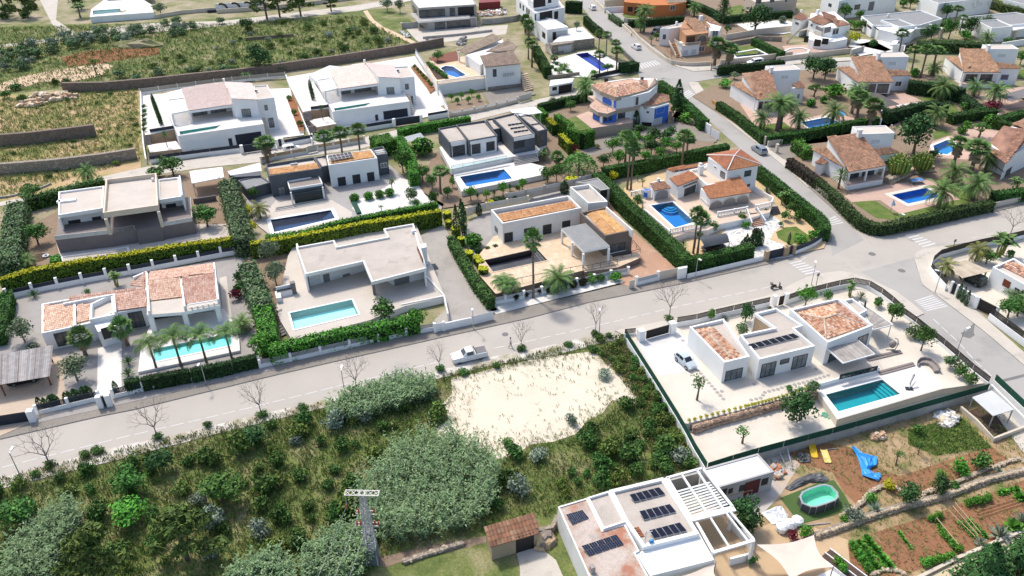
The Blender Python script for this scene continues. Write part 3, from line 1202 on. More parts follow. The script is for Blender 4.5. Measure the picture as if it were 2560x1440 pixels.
def norfolk(var):
 g=np.random.default_rng(480)
 mb=MB().tu((0,0,-.1),(0,0,9),.18,.03,7)
 C=[]
 for t in range(13):
  z=1.4+t*.6
  L=2.6*(1-t/14)+.15
  for i in range(7):
   a=i*6.283/7+t*.5
   for j in range(8):
    f=(j+1)/8
    C.append((cos(a)*L*f,sin(a)*L*f,z-.35*f+.25*f*f)+tuple())
 C=np.repeat(np.array(C),2,0)
 C+=g.normal(0,.09,C.shape)
 return dict(h=9.2,w=5.4,parts=[('trunk',mb.mesh('trunk',BR_)),('crown',QM('crown',LQ(C,.17,g,asp=1.5),LD))])
def weeping(var):
 g=np.random.default_rng(500+var)
 C,N=[],[]
 for k in range(420):
  a,rr=g.uniform(0,6.28),math.sqrt(g.uniform(0,1))*1.7
  zt=3.2*math.sqrt(max(.05,1-(rr/1.95)**2))
  for j in range(4):
   z=zt-j*.28-g.uniform(0,.2)
   if z>.1:
    q=rr*(1+.05*j)
    C.append((cos(a)*q,sin(a)*q,z))
 C=np.array(C)
 return dict(h=3.2,w=3.7,parts=[('trunk',MB().tu((0,0,-.05),(0,0,2),.12,.06,6).mesh('trunk',BR_)),('crown',QM('crown',LQ(C,.12,g,up=.1,asp=1.2),IM([(.06,.14,.03),(.1,.19,.045),(.04,.1,.022)],noi=.25)))])
def PD(kind,v):
 if(kind,v)in PLANT:
  return PLANT[(kind,v)]
 B={'round':lambda:broad('round',v,4,4,1.2,LM,BR_,17,58,.19,.85,2.65,1.05),'dark':lambda:broad('dark',v,4.5,4.6,1.2,LD,BR_,20,58,.2,.95,2.8,1.25),'bright':lambda:broad('bright',v,3,3,.8,LBR,BR_,15,52,.16,.66,1.9,.85),'olive':lambda:broad('olive',v,3.6,4.2,1.,L_OLIVE,BRG,22,50,.16,.7,2.4,1.),'oleander':lambda:broad('oleander',v,2.2,2.4,.2,LOL,BR_,14,48,.15,.6,1.1,.75),'bush':lambda:broad('bush',v,1.6,2.,.2,LM,BR_,11,42,.13,.5,.72,.5),'bbush':lambda:broad('bbush',v,1.6,2.,.2,LBR,BR_,11,42,.13,.5,.72,.5),'citrus':lambda:broad('citrus',v,3,3,.7,LD,BR_,15,54,.16,.68,1.75,.85),'citrusb':lambda:broad('citrusb',v,3,3,.7,LBR,BR_,14,50,.16,.66,1.75,.85),'sapling':lambda:broad('sapling',v,3.2,2.,1.5,LM,BR_,9,22,.12,.45,2.4,.6),'scrub':lambda:broad('scrub',v,1.8,2.6,.2,L_SCRUB,BR_,16,44,.15,.6,.8,.6),'scruby':lambda:broad('scruby',v,1.6,2.4,.2,LSY,BR_,14,44,.15,.55,.75,.55),'scrubg':lambda:broad('scrubg',v,1.5,2.2,.2,L_GREY,BR_,13,42,.13,.5,.7,.5),'reddish':lambda:broad('reddish',v,1.6,2.,.2,L_RED,BR_,11,42,.13,.5,.75,.5),'yellow':lambda:broad('yellow',v,1.4,1.4,.2,LY,BR_,9,40,.11,.4,.7,.45),'pine':lambda:pine(v),'fan':lambda:FP_(v),'fanshort':lambda:FP_(v,3.4,.24,.35,1.15,1.05,38),'fanskirt':lambda:FP_(v,6.2,.24,1.,1.15,.95,38),'feather':lambda:FE_(v),'tallfeather':lambda:FE_(v,6.,.26,40,3.,None,.42),'queen':lambda:FE_(v,4.2,.15,16,2.6,LP,.62,1.35,'queen',75,8,15),'yellowfeather':lambda:FE_(v,2.,.14,24,2.4,L_PALMY,.5,1.2),'cypress':lambda:cypress(v),'bare':lambda:bare(v,False),'jacaranda':lambda:bare(v,True),'ball':lambda:ballplant(v,LD,'ball'),'bball':lambda:ballplant(v,LBR,'bball'),'gball':lambda:ballplant(v,L_GREY,'gball'),'brownball':lambda:ballplant(v,IM([(.035,.03,.014),(.06,.045,.02),(.022,.022,.01)],noi=.25),'brownball'),'drum':lambda:drum(v,LYS,LY),'cycad':lambda:rosette(v,1.,40,.05,LD,.25),'agave':lambda:rosette(v,.9,26,.1,L_GREY),'cabbage':lambda:rosette(v,.5,18,.13,LBR,.03,70,5),'yucca':lambda:rosette(v,.9,44,.05,LP,1.1,88,-40),'banana':lambda:bananaplant(v),'cactus':lambda:cactus(v),'cloud':lambda:cloudtree(v,LM),'norfolk':lambda:norfolk(v),'weeping':lambda:weeping(v),}
 PLANT[(kind,v)]=B[kind]()
 return PLANT[(kind,v)]
NVAR={'scrub':6,'scruby':5,'scrubg':3,'round':4,'fan':3,'bare':3,'jacaranda':3,'pine':3,'norfolk':1,'ball':1,'bball':1,'gball':1,'brownball':1,'drum':2}
CATS=dict(fan='palm tree',fanshort='palm tree',fanskirt='palm tree',feather='palm tree',tallfeather='palm tree',queen='palm tree',yellowfeather='palm tree',bush='shrub',bbush='shrub',oleander='shrub',scrub='shrub',scruby='shrub',scrubg='shrub',reddish='shrub',yellow='shrub',ball='topiary shrub',bball='topiary shrub',gball='shrub',brownball='topiary shrub',drum='topiary shrub',cycad='plant',agave='plant',cabbage='plant',yucca='plant',banana='plant',cactus='cactus')
NAMES=dict(fan='fan_palm',fanshort='fan_palm',fanskirt='fan_palm',feather='date_palm',tallfeather='date_palm',queen='queen_palm',yellowfeather='feather_palm',bush='shrub',bbush='shrub',oleander='oleander',scrub='wild_bush',scruby='wild_bush',scrubg='wild_bush',reddish='shrub',yellow='shrub',ball='clipped_ball',bball='clipped_ball',gball='round_shrub',brownball='clipped_ball',drum='clipped_drum',cycad='cycad',agave='agave',cabbage='vegetable_plant',yucca='yucca',banana='banana_clump',cactus='candelabra_cactus',pine='pine_tree',cypress='cypress_tree',bare='bare_tree',jacaranda='jacaranda_tree',olive='olive_tree',citrus='citrus_tree',citrusb='citrus_tree',cloud='cloud_tree',norfolk='norfolk_pine',weeping='weeping_tree',sapling='young_tree')
SOLO={'scrub','scruby','scrubg','bush','bbush','oleander','reddish','yellow','cabbage'}
_pc={}
def PL_(kind,p,lbl,h=None,w=None,z0=0.,gp=None,v=None,rot=None,at=None,cat=None):
 nv=NVAR.get(kind,2)
 _pc[kind]=_pc.get(kind,-1)+1
 v=_pc[kind]%nv if v is None else v
 d=PD(kind,v)
 q=V3((at[0],at[1],z0))if at is not None else W(p,z0)
 rot=random.uniform(0,6.28)if rot is None else rot
 sz=(h/d['h'])if h else((w/d['w'])if w else 1)
 sx=(w/d['w'])if w else sz
 nm=NAMES.get(kind,'tree')
 if kind in SOLO:
  o=link(nm,d['parts'][1][1])
  o.location=q
  o.rotation_euler=(0,0,rot)
  tag(o,lbl,cat or CATS.get(kind,'tree'),gp)
 else:
  o=TH(nm,lbl,cat or CATS.get(kind,'tree'),q,gp,rot)
  for n,me in d['parts']:
   c=bpy.data.objects.new(n,me)
   COL.objects.link(c)
   c.parent=o
 o.scale=(sx,sx,sz)
 return o
def TU_(name,xy,size,m,g,z=0.,bld=5,kind='stuff',lean=.5,width=.14):
 n=len(xy)
 C=np.repeat(np.column_stack([xy,np.full(n,z)]),bld,0)
 k=len(C)
 C[:,:2]+=g.normal(0,size*.35,(k,2))
 a=g.uniform(0,6.28,k)
 L=size*g.uniform(.5,1.3,k)
 d=np.stack([np.cos(a)*lean,np.sin(a)*lean,np.ones(k)],1)*L[:,None]
 s=np.stack([-np.sin(a),np.cos(a),np.zeros(k)],1)*(L*width)[:,None]
 V=np.empty((k,4,3))
 V[:,0],V[:,1],V[:,2],V[:,3]=C-s*.5,C+d*.55-s,C+d,C+d*.55+s
 o=link(name,QM(name,V.reshape(-1,3),m))
 o['kind']=kind
 return o
def RI_(P,n,g):
 xs,ys=[p[0]for p in P],[p[1]for p in P]
 A=(max(xs)-min(xs))*(max(ys)-min(ys))
 out=np.zeros((0,2))
 while len(out)<n:
  X,Y=g.uniform(min(xs),max(xs),n*3),g.uniform(min(ys),max(ys),n*3)
  k=INP(X,Y,P)
  out=np.concatenate([out,np.stack([X[k],Y[k]],1)])
 return out[:n]
def PO(P,n,dmin,g,tries=40):
 out=[]
 for q in RI_(P,n*8,g):
  if all((q[0]-o[0])**2+(q[1]-o[1])**2>dmin*dmin for o in out):
   out.append(q)
   if len(out)>=n:
    break
 return out
def stone_mesh(seed,g):
 mb=MB()
 n,k=6,4
 vs=[]
 for j in range(k+1):
  ph=pi*j/k
  for i in range(n):
   th=2*pi*i/n
   q=.5*g.uniform(.78,1.12)
   vs.append((q*sin(ph)*cos(th),q*sin(ph)*sin(th),q*cos(ph)))
 mb.add(vs,[(j*n+i,(j+1)*n+i,(j+1)*n+(i+1)%n,j*n+(i+1)%n)for j in range(k)for i in range(n)])
 return mb.mesh('stone',ROCK)
STONES=[stone_mesh(i,np.random.default_rng(900+i))for i in range(6)]
STONESP=[]
for _m in STONES:
 _c=_m.copy()
 _c.materials[0]=RP
 STONESP.append(_c)
def STN(name,lbl,cat,pts,n,size,h,g,w=.6,pale=False,world=False,kn='stone',z0=0.,gp=None):
 pts=pp(pts)
 L=[V3(p[:2])if world else W(p,z0).xy for p in pts]
 th=TH(name,lbl,cat,(L[0].x,L[0].y,z0),gp)
 seg=[0]
 for a,b in zip(L,L[1:]):
  seg.append(seg[-1]+(b-a).length)
 tot=seg[-1]
 MB().pr(ribbon(L,w*.7),z0,z0+h*.8).b('rubble_fill',SW,th)
 rows=max(1,round(h/(size*.8)))
 per=max(1,int(n/rows))
 o=V3((L[0].x,L[0].y,z0))
 for r in range(rows):
  for k in range(per):
   s=tot*(k+.5+.3*(r%2)+g.uniform(-.25,.25))/per
   s=min(max(s,0),tot)
   for i in range(len(L)-1):
    if s<=seg[i+1]or i==len(L)-2:
     q=L[i].lerp(L[i+1],(s-seg[i])/max(1e-6,seg[i+1]-seg[i]))
     d=(L[i+1]-L[i]).normalized()
     break
   nrm=V3((d.y,-d.x))
   c=bpy.data.objects.new(kn,(STONESP if pale else STONES)[g.integers(6)])
   COL.objects.link(c)
   c.parent=th
   sg=1 if nrm.dot(V3((0,-1)))>0 else-1
   off=nrm*sg*(w*.32-w*.18*r/max(1,rows))if rows>1 else nrm*g.uniform(-.15,.15)
   c.location=(q.x+off.x-o.x,q.y+off.y-o.y,(r+.45)*h/rows)
   t=size*g.uniform(.8,1.25)
   c.scale=(t*g.uniform(.9,1.4),t*g.uniform(.8,1.1),t*g.uniform(.7,1.))
   c.rotation_euler=(g.uniform(-.4,.4),g.uniform(-.4,.4),g.uniform(0,6.28))
 return th
def PT_(name,c,metal=0.):
 return MA_('paint '+name,c,c,ro=.22,spec=.6,me=metal,fi=0)
PAINTW=PT_('white',(.74,.74,.74))
PAINTB=PT_('black',(.012,.012,.014))
TYRE=PLN((.015,.015,.016),ro=.9)
RIM=PLN((.35,.36,.37),ro=.35,me=.6)
CG=MA_((.012,.015,.018),(.03,.036,.04),ro=.08,spec=.7)
LAMPW=PLN((.62,.65,.68),ro=.15)
LAMPR=PLN((.3,.012,.012),ro=.2)
def car(name,lbl,cat,p,q,pm,L=4.3,wd=1.8,prof=None,glass=None,z0=0.,bed=None,gp=None,wr=.33,center=None,world=False):
 P,Q=W(p,z0),W(q,z0)
 a=math.atan2(Q.y-P.y,Q.x-P.x)
 th=TH(name,lbl,cat,(P.x,P.y,z0),gp,a)
 ORG[th.name]=V3()
 prof=prof or[(0,.35,.62,.62,.72,.7),(.04,.25,.72,.74,.84,.78),(.25,.2,.88,.92,.9,.8),(.3,.2,.92,.96,.9,.78),(.45,.2,.94,1.46,.9,.62),(.62,.2,.95,1.5,.9,.62),(.82,.2,.96,1.4,.9,.6),(.95,.25,.94,1.,.86,.7),(1,.4,.85,.86,.78,.7)]
 mb,gl=MB(),MB()
 S=[]
 for(x,b,be,t,wb,wt)in prof:
  X=L/2-x*L
  k=wd/1.8
  S.append([(X,-wb*k*.96,b),(X,-wb*k,(b+be)/2),(X,-wb*k*.97,be),(X,-wt*k,t),(X,wt*k,t),(X,wb*k*.97,be),(X,wb*k,(b+be)/2),(X,wb*k*.96,b)])
 n=8
 o=len(mb.v)
 vs=[v for s in S for v in s]
 fs=[]
 for i in range(len(S)-1):
  for j in range(n):
   fs.append((i*n+j,i*n+(j+1)%n,(i+1)*n+(j+1)%n,(i+1)*n+j))
 fs+=[tuple(range(n))[::-1],tuple(range((len(S)-1)*n,len(S)*n))]
 mb.add(vs,fs)
 mb.b('body',pm,th,smooth=False)
 for nm,i0,i1,side in(glass or[('windscreen',3,4,'top'),('rear_window',6,7,'top'),('side_window',4,6,'sides')]):
  if side=='top':
   a0,a1,b0,b1=(V3(S[i0][3]),V3(S[i0][4]),V3(S[i1][3]),V3(S[i1][4]))
   w=[a0.lerp(a1,.06).lerp(b0.lerp(b1,.06),.08),a1.lerp(a0,.06).lerp(b1.lerp(b0,.06),.08),a1.lerp(a0,.06).lerp(b1.lerp(b0,.06),.92),a0.lerp(a1,.06).lerp(b0.lerp(b1,.06),.92)]
   nn=(w[1]-w[0]).cross(w[3]-w[0]).normalized()
   if nn.z<0:
    nn=-nn
   MB().hx([v-nn*.02 for v in w],[v+nn*.012 for v in w]).b(nm,CG,th)
  else:
   for sg,(ib,it)in((-1,(2,3)),(1,(5,4))):
    pts_b,pts_t=[],[]
    for i in range(i0,i1+1):
     b_,t_=V3(S[i][ib]),V3(S[i][it])
     pts_b.append(b_.lerp(t_,.12))
     pts_t.append(b_.lerp(t_,.86))
    g2=MB()
    for i in range(len(pts_b)-1):
     e=.04
     w=[pts_b[i].lerp(pts_b[i+1],e),pts_b[i+1].lerp(pts_b[i],e),pts_t[i+1].lerp(pts_t[i],e),pts_t[i].lerp(pts_t[i+1],e)]
     nn=V3((0,sg,.3)).normalized()
     g2.hx([v-nn*.02 for v in w],[v+nn*.014 for v in w])
    g2.b(nm,CG,th)
 for x in(.5-.185,-.5+.2):
  for s in(-1,1):
   c=V3((x*L,s*(wd/2-.14),wr))
   w=MB().tu(c-V3((0,.11,0)),c+V3((0,.11,0)),wr,wr,14).b('wheel',TYRE,th)
   MB().tu(c+V3((0,s*.1,0)),c+V3((0,s*.125,0)),wr*.62,wr*.6,10).b('rim',RIM,w)
 for s in(-1,1):
  zb=prof[1][2]
  MB().bx(L/2-.06,s*wd*.33,zb-.14,zb-0.,.16,.34).b('headlight',LAMPW,th)
  zr=prof[-2][2]
  MB().bx(-L/2+.05,s*wd*.37,zr-.2,zr-.04,.12,.22).b('tail_light',LAMPR,th)
  MB().bx(L*.5-prof[3][0]*L-.25,s*(wd/2+.02),.95,1.08,.12,.2).b('mirror',pm,th)
 return th
def PT(s):
 o=[]
 for r in s.split('|'):
  k,x,y,h,w,l=r.split(' ',5)
  o.append((k,(float(x),float(y)),l,None if h=='-' else float(h),None if w=='-' else float(w)))
 return o
def fp(*ps):
 r=[((q[0]-_tile[0])/_tile[2],(q[1]-_tile[1])/_tile[2])+tuple(q[2:])for q in ps]
 return r[0]if len(r)==1 else r
ZL1,ZL2,ZL3,ZL4,ZR1=.6,1.2,1.4,1.5,1.5
PL={}
for k_,t_,pts_,z_ in[('L2','J',[(360,490),(890,375),(945,500),(400,630)],ZL2),('L1','I',[(1310,800),(1975,665),(1985,765),(1330,905)],ZL1),('L3','G',[(-100,1100),(350,1000),(440,1100),(-25,1200)],ZL3),('L4','G',[(1327,630),(1514,600),(1700,772),(1534,822)],ZL4),('H4','H',[(1265,540),(1560,480),(1690,555),(1405,615)],.12),('T2','F',[(195,755),(710,670),(745,740),(225,860)],.12),('T3','F',[(1815,385),(2195,320),(2265,400),(1875,470)],1.3),('T1','E',[(535,905),(1085,822),(1100,880),(550,975)],.12),('R1','L',[(700,1190),(1185,1060),(1340,1185),(810,1335)],ZR1),('V1','A',[(1535,1128),(1900,1072),(1850,1103),(1545,1157)],4.6),('V2','B',[(735,930),(1060,880),(1010,907),(745,952)],4.),('V3','B',[(1650,585),(1690,565),(1760,572),(1785,590),(1870,645),(1790,665),(1720,645)],3.),('V4','C',[(680,465),(785,450),(985,585),(905,612)],.12),('C1','C',[(2030,460),(2230,425),(2310,465),(2065,492)],.3),('D1','D',[(350,440),(400,418),(500,412),(552,428),(535,450),(440,462),(345,466)],.3),('H1','D',[(490,1050),(715,1005),(830,1055),(560,1100)],.12),('H2','D',[(1330,907),(1520,880),(1540,890),(1335,942)],.12),('H5','D',[(1620,1250),(1750,1197),(1850,1260),(1740,1325),(1640,1312)],.12),('TL','A',[(795,92),(1035,75),(1025,105),(795,128)],2.2),('H3','D',[(2335,852),(2430,832),(2460,868),(2360,875)],.12)]:
 PL[k_]=decl_pool(t_,pts_,z_)
M_BASE=MA_((.36,.3,.22),(.25,.23,.13),sca=.12,ro=1,fi=.18,fs=2.5,c3=(.15,.17,.06))
MF=MA_((.075,.11,.03),(.14,.165,.05),sca=.16,ro=1,fi=.3,fs=3,c3=(.25,.23,.12),bu=.5)
M_SAND=MA_((.64,.57,.45),sca=.18,ro=1,fi=.1,fs=4,bu=.3,st=(.42,.33,.22),ss=.22,sl=.6)
M_TERR=MA_((.46,.32,.19),(.36,.285,.13),sca=.11,ro=1,fi=.15,fs=2.2,c3=(.19,.205,.065),bu=.3)
M_TERRP=MA_((.6,.45,.31),sca=.2,ro=1,fi=.1,fs=2.5)
M_REDS=MA_((.26,.115,.055),sca=.3,ro=1,fi=.2,fs=3,bu=.4)
MGD=MA_((.26,.13,.068),sca=.22,ro=1,fi=.18,fs=3.5,bu=.4)
M_GARDP=MA_((.4,.29,.175),(.31,.22,.12),sca=.25,ro=1,fi=.15,fs=3,c3=(.15,.17,.055))
MA=MA_((.42,.385,.34),sca=.08,ro=.92,fs=9,st=(.3,.29,.27),ss=.09,sl=.55)
MA2=MA_((.36,.345,.32),sca=.1,ro=.92,fs=9,st=(.27,.265,.255),ss=.1,sl=.55)
MPC=MA_((.17,.165,.16),sca=.8,ro=.9,fi=.08)
MPV=MA_((.25,.225,.195),sca=.35,ro=.95,fi=.14,fs=6,st=(.19,.17,.145),ss=.4)
MPP=MA_((.5,.46,.4),sca=.3,ro=.95,fi=.09,fs=6,st=(.33,.3,.25))
M_VERGE=MA_((.58,.55,.5),(.4,.36,.29),sca=.35,ro=1,fi=.15,fs=4,c3=(.25,.24,.12),bu=.3,lohi=(.42,.68))
MK=PLN((.3,.285,.26),ro=.9)
MLN=MA_((.58,.575,.56),sca=.9,fi=.12)
MWG=MA_((.66,.645,.61),sca=.5,ro=1,fi=.12)
MCG=MA_((.62,.565,.48),sca=.3,ro=1,fi=.07,fs=7)
MGG=MA_((.33,.31,.29),sca=.5,ro=1,fi=.16,fs=7)
M_COBBLE=MA_((.36,.335,.305),sca=.35,ro=.95,fi=.16,fs=5,st=(.27,.25,.23),ss=.2)
MT=MA_((.52,.47,.41),sca=.25,fi=.06,fs=3.3)
MSS=MA_((.62,.48,.33),(.55,.42,.29),sca=.5,ro=.85,fi=.13,fs=2.5,c3=(.66,.54,.4))
M_BRICKP=MA_((.44,.27,.185),sca=.4,ro=.9,fi=.1,fs=4,st=(.5,.36,.27),ss=.25)
MP=MA_((.5,.35,.28),sca=.4,ro=.85,fi=.08,fs=3)
MW=MA_((.68,.65,.61),sca=.3)
MGT=MA_((.34,.325,.31),sca=.4,fi=.07,fs=4)
MDT=MA_((.22,.19,.175),sca=.4,fi=.07)
ML=MA_((.075,.125,.024),(.1,.15,.032),sca=.4,ro=1,fi=.2,fs=5,c3=(.16,.17,.055),bu=.3)
M_ARTG=MA_((.07,.12,.035),ro=1,fi=.12,fs=6)
MD=MA_((.09,.06,.045),ro=1,fi=.25,fs=4)
MBS=MA_((.25,.185,.13),sca=.35,ro=1,fi=.16,fs=3.5)
MYS=MA_((.55,.41,.24),sca=.4,ro=1,fi=.1,fs=6)
SH('ground','-700 -60 700 -60 900 1600 -900 1600',-.06,M_BASE,world=True)
TI('A')
F=fp
def ZS(name,full_pts,z,m,**k):
 full_pts=pp(full_pts)
 return SH(name,fp(*full_pts),z,m,**k)
ZS('field_ground','-400 1300 0 1212 292 1142 583 1068 840 1000 1240 905 1555 838 1600 900 1720 1090 1780 1180 1700 1260 1400 1290 1450 1460 1400 1700 -200 1700',-.03,MF)
sand=[(1128,945),(1180,935),(1240,918),(1330,898),(1400,888),(1470,880),(1520,890),(1560,930),(1600,990),(1590,1010),(1530,1000),(1505,1035),(1470,1050),(1440,1085),(1380,1105),(1330,1110),(1290,1135),(1240,1150),(1215,1125),(1170,1120),(1130,1095),(1095,1100),(1090,1070),(1125,1050),(1105,1010),(1130,985)]
ZS('sand_clearing',sand,0.,M_SAND)
ZS('dirt_yard','1290 1375 1345 1365 1390 1400 1420 1470 1300 1470 1300 1420',0.,MPP)
ZS('dirt_track','935 1395 985 1385 1120 1355 1215 1340 1215 1356 1130 1378 1010 1402 960 1420',-.01,MBS)
ZS('upper_terrace_field','-300 80 0 60 300 60 640 40 980 20 1040 60 1090 115 1040 130 650 190 350 205 160 222 -300 260',-.02,MF)
ZS('terrace_field','-300 262 165 225 350 208 352 420 300 470 0 515 -300 560',-.02,M_TERR)
ZS('bare_earth','100 205 60 218 -20 232 -20 215 60 190 180 168 260 158 285 165 250 190 180 203',0.,M_TERRP)
ZS('red_earth_bank','150 145 215 128 300 120 398 120 398 136 300 150 240 160 170 164',.004,M_REDS)
ZS('footpath','918 25 935 50 960 68 1020 95 1060 116 1056 121 1010 100 952 74 926 54 908 28',0.,M_TERRP)
ZS('dirt_road','-300 175 0 112 160 92 130 60 100 0 90 -40 150 -40 145 0 140 50 190 82 330 60 560 52 900 12 1100 -25 1100 -12 900 26 640 56 480 72 200 98 100 108 0 118 -300 185',.004,MPP)
ZS('back_street','-200 560 0 505 90 487 240 445 350 420 510 393 700 357 900 345 1280 262 1500 215 1580 200 1600 215 1500 228 1290 275 900 372 720 398 500 420 370 440 300 470 140 490 0 515 -200 580',.01,MPP)
north=[(-400,1190),(0,1097),(248,1040),(335,1023),(700,934),(1098,844),(1320,795),(1473,755),(1707,708),(1940,655),(2079,605)]
south=[(2017,694),(1962,718),(1920,738),(1663,801),(1532,829),(1336,874),(1218,896),(1057,939),(766,1012),(620,1044),(437,1089),(292,1118),(0,1197),(-400,1290)]
ZS('main_street',north+[(2130,570),(2200,592),(2560,508),(2900,430),(2900,510),(2560,580),(2330,622),(2290,640),(2290,680),(2250,735)]+south,.01,MA)
ZS('side_street','2076 587 2073 575 1985 479 1895 412 1770 300 1655 206 1600 200 1593 172 1555 128 1480 50 1420 -30 1520 -40 1575 30 1640 110 1680 165 1770 176 1860 172 1980 163 2180 150 2180 162 2000 176 1850 186 1735 205 1725 218 1750 245 1927 388 2023 470 2122 560 2160 600 2080 640',.015,MA2)
ZS('lower_street','2152 680 2300 640 2287 655 2306 710 2338 733 2461 827 2560 911 2800 1090 2800 1300 2560 1060 2475 968 2373 867 2292 792 2240 728',.02,MA2)
ZS('pavement',north[:10]+[(1977,642),(2050,622),(2079,601),(2081,592),(2060,580),(1911,640),(1720,680),(1645,690),(1240,785),(1087,820),(680,910),(260,1005),(87,1045),(-400,1150)],.13,MPV,th=.2,side=MK)
ZS('pavement','2122 558 2135 570 2152 577 2190 589 2236 588 2300 574 2560 511 2900 432 2900 400 2560 490 2240 560 2160 555 2000 420 1930 372 1960 395 2023 468',.13,MPV,th=.2,side=MK)
ZS('pavement','1927 388 1750 247 1728 220 1722 206 1745 205 1770 240 1860 315 1950 385 2040 470 2020 468',.126,MPP,th=.2,side=MK)
ZS('pavement','1538 826 1663 801 1920 738 1962 718 2017 692 2060 682 2099 677 2130 681 2152 690 2190 705 2239 727 2280 757 2311 783 2288 793 2327 832 2373 869 2472 962 2560 1050 2700 1190 2600 1190 2450 980 2200 790 2100 730 1700 830 1600 860',.13,MPP,th=.2,side=MK)
ZS('pavement','2287 650 2290 632 2310 621 2356 615 2380 622 2560 583 2900 510 2900 560 2560 640 2400 690 2400 740 2560 880 2760 1040 2740 1060 2560 912 2461 828 2338 734 2306 711',.134,MPP,th=.2,side=MK)
ZS('pavement','1520 -40 1575 28 1642 108 1690 165 1735 178 1860 170 1980 160 2180 148 2180 140 1860 155 1720 155 1600 60 1545 -40',.13,MPP,th=.2,side=MK)
ZS('verge','-400 1288 0 1195 292 1116 437 1087 620 1042 766 1010 1057 937 1218 894 1336 872 1532 827 1570 838 1555 845 1386 888 1240 911 1080 950 840 1012 700 1046 583 1074 391 1124 292 1150 146 1185 0 1223 -400 1320',.05,M_VERGE,th=.1)
def dashes(name,pts,n,ln,wd,z=.026):
 pts=pp(pts)
 L=[W(p,0).xy for p in fp(*pts)]
 seg=[0]
 for a,b in zip(L,L[1:]):
  seg.append(seg[-1]+(b-a).length)
 mb=MB()
 for k in range(n):
  s=seg[-1]*(k+.5)/n
  for i in range(len(L)-1):
   if s<=seg[i+1]:
    d=(L[i+1]-L[i]).normalized()
    q=L[i]+d*(s-seg[i])
    break
  e,f=d*ln/2,V3((-d.y,d.x))*wd/2
  mb.add([(*(q-e-f),z),(*(q+e-f),z),(*(q+e+f),z),(*(q-e+f),z)],[(0,1,2,3)])
 return tag(mb.b(name,MLN),kind='structure')
dashes('lane_marking','0 1170 300 1095 620 1021 860 962 1100 904',26,1.7,.16)
dashes('lane_marking','1230 872 1336 850 1545 802 1700 765 1930 716',20,1.7,.16)
dashes('lane_marking','2330 795 2390 850 2440 905 2500 960 2560 1018',10,1.6,.15)
dashes('lane_marking','2070 606 1990 660',2,1.4,.16)
dashes('lane_marking','2420 598 2560 566',4,1.6,.16)
def zebra(a0,a1,b0,b1,n,w=.5):
 A0,A1,B0,B1=[W(q,0).xy for q in fp(a0,a1,b0,b1)]
 mb=MB()
 for i in range(n):
  t0,t1=i/n,(i+w)/n
  q=[A0.lerp(A1,t0),A0.lerp(A1,t1),B0.lerp(B1,t1),B0.lerp(B1,t0)]
  P_=ccw([v[:]for v in q])
  mb.add([(x,y,.032)for x,y in P_],[(0,1,2,3)])
 tag(mb.b('zebra_crossing',MLN),kind='structure')
zebra((1972,658),(2018,690),(2003,651),(2055,682),6)
zebra((2260,588),(2312,622),(2286,583),(2345,612),6)
zebra((2060,553),(2076,566),(2088,540),(2112,560),4)
zebra((2286,752),(2320,780),(2330,738),(2372,768),7)
zebra((1596,160),(1640,150),(1606,172),(1655,160),7)
zebra((1700,238),(1716,250),(1722,225),(1742,238),4)
def SPT(name,lbl,c,r,m,z=.03,sq=1.,n=18,jit=0,cat=None,kind='structure'):
 q=W(fp(c),0)
 mb=MB()
 P_=[(q.x+r*cos(t)*(1+random.uniform(-jit,jit)),q.y+sq*r*sin(t)*(1+random.uniform(-jit,jit)))for t in[2*pi*i/n for i in range(n)]]
 mb.pr(P_,z-.02,z)
 return tag(mb.b(name,m),lbl,cat,None,kind)
for c_,l_ in(((1263,836),'round manhole cover in street by walking person'),((2180,635),'round manhole cover in middle of big junction'),((2254,677),'round manhole cover at mouth of lower street'),((1658,196),'round manhole cover at upper junction'),((2524,984),'round manhole cover beside kerb at green mesh corner')):
 SPT('manhole_cover',l_,c_,.62 if c_[0]>2000 else .5,MPC,.03,cat='manhole cover',kind=None)
ZS('asphalt_patch','2415 828 2436 806 2437 812 2434 830 2437 838 2425 846 2408 842 2402 832',.028,MPC)
ZS('asphalt_patch','2480 955 2520 945 2560 935 2600 925 2600 935 2560 942 2530 950 2484 960',.028,MPC)
GREENM=MA_((.012,.07,.045),sca=.8,ro=.85,fi=.08)
BS=PLN((.014,.012,.012),ro=.6)
CLEAR=WM('clear glass',(.8,.9,.92),.8)
TI('X')
yard=ZS('gravel_yard','1563 832 1689 815 1860 771 1968 758 2035 734 2122 717 2172 728 2228 762 2255 786 2302 821 2366 873 2418 926 2466 957 2356 972 2093 1049 2041 974 1860 1023 1721 1059 1712 1058 1631 935',ZR1,MCG,th=1.4)
strip_=ZS('gravel_strip','1718 1062 1860 1026 2041 976 2093 1051 2356 974 2466 959 2470 972 2100 1078 1860 1142 1762 1169 1735 1120 1709 1066',.35,MCG,th=.3)
ZS('concrete_drive','1590 853 1688 822 1720 850 1757 922 1650 940 1636 930',ZR1+.012,MA_('pale concrete drive',(.6,.59,.575),sca=.3,ro=.9,fi=.07),th=.01)
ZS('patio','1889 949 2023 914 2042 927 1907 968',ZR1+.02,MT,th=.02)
ZS('patio','1803 958 1868 943 1897 955 1832 977',ZR1+.02,MT,th=.02)  # darker tile sheet tracing the left block's cast shadow, shade put into colour
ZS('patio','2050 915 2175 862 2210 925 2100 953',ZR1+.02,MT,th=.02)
TI('L')
pd=ZS('pool_deck',[],0,MW)if False else SH('pool_deck','622 1135 820 1058 1150 985 1490 905 1700 1090 1685 1132 800 1396',ZR1+.02,MW,th=1.3,side=WH)
TI('Q1')
h=TH('villa','white flat roofed villa with mottled tile insets beside teal pool','house',(1400,400))
z0,z1=ZR1,ZR1+3.5
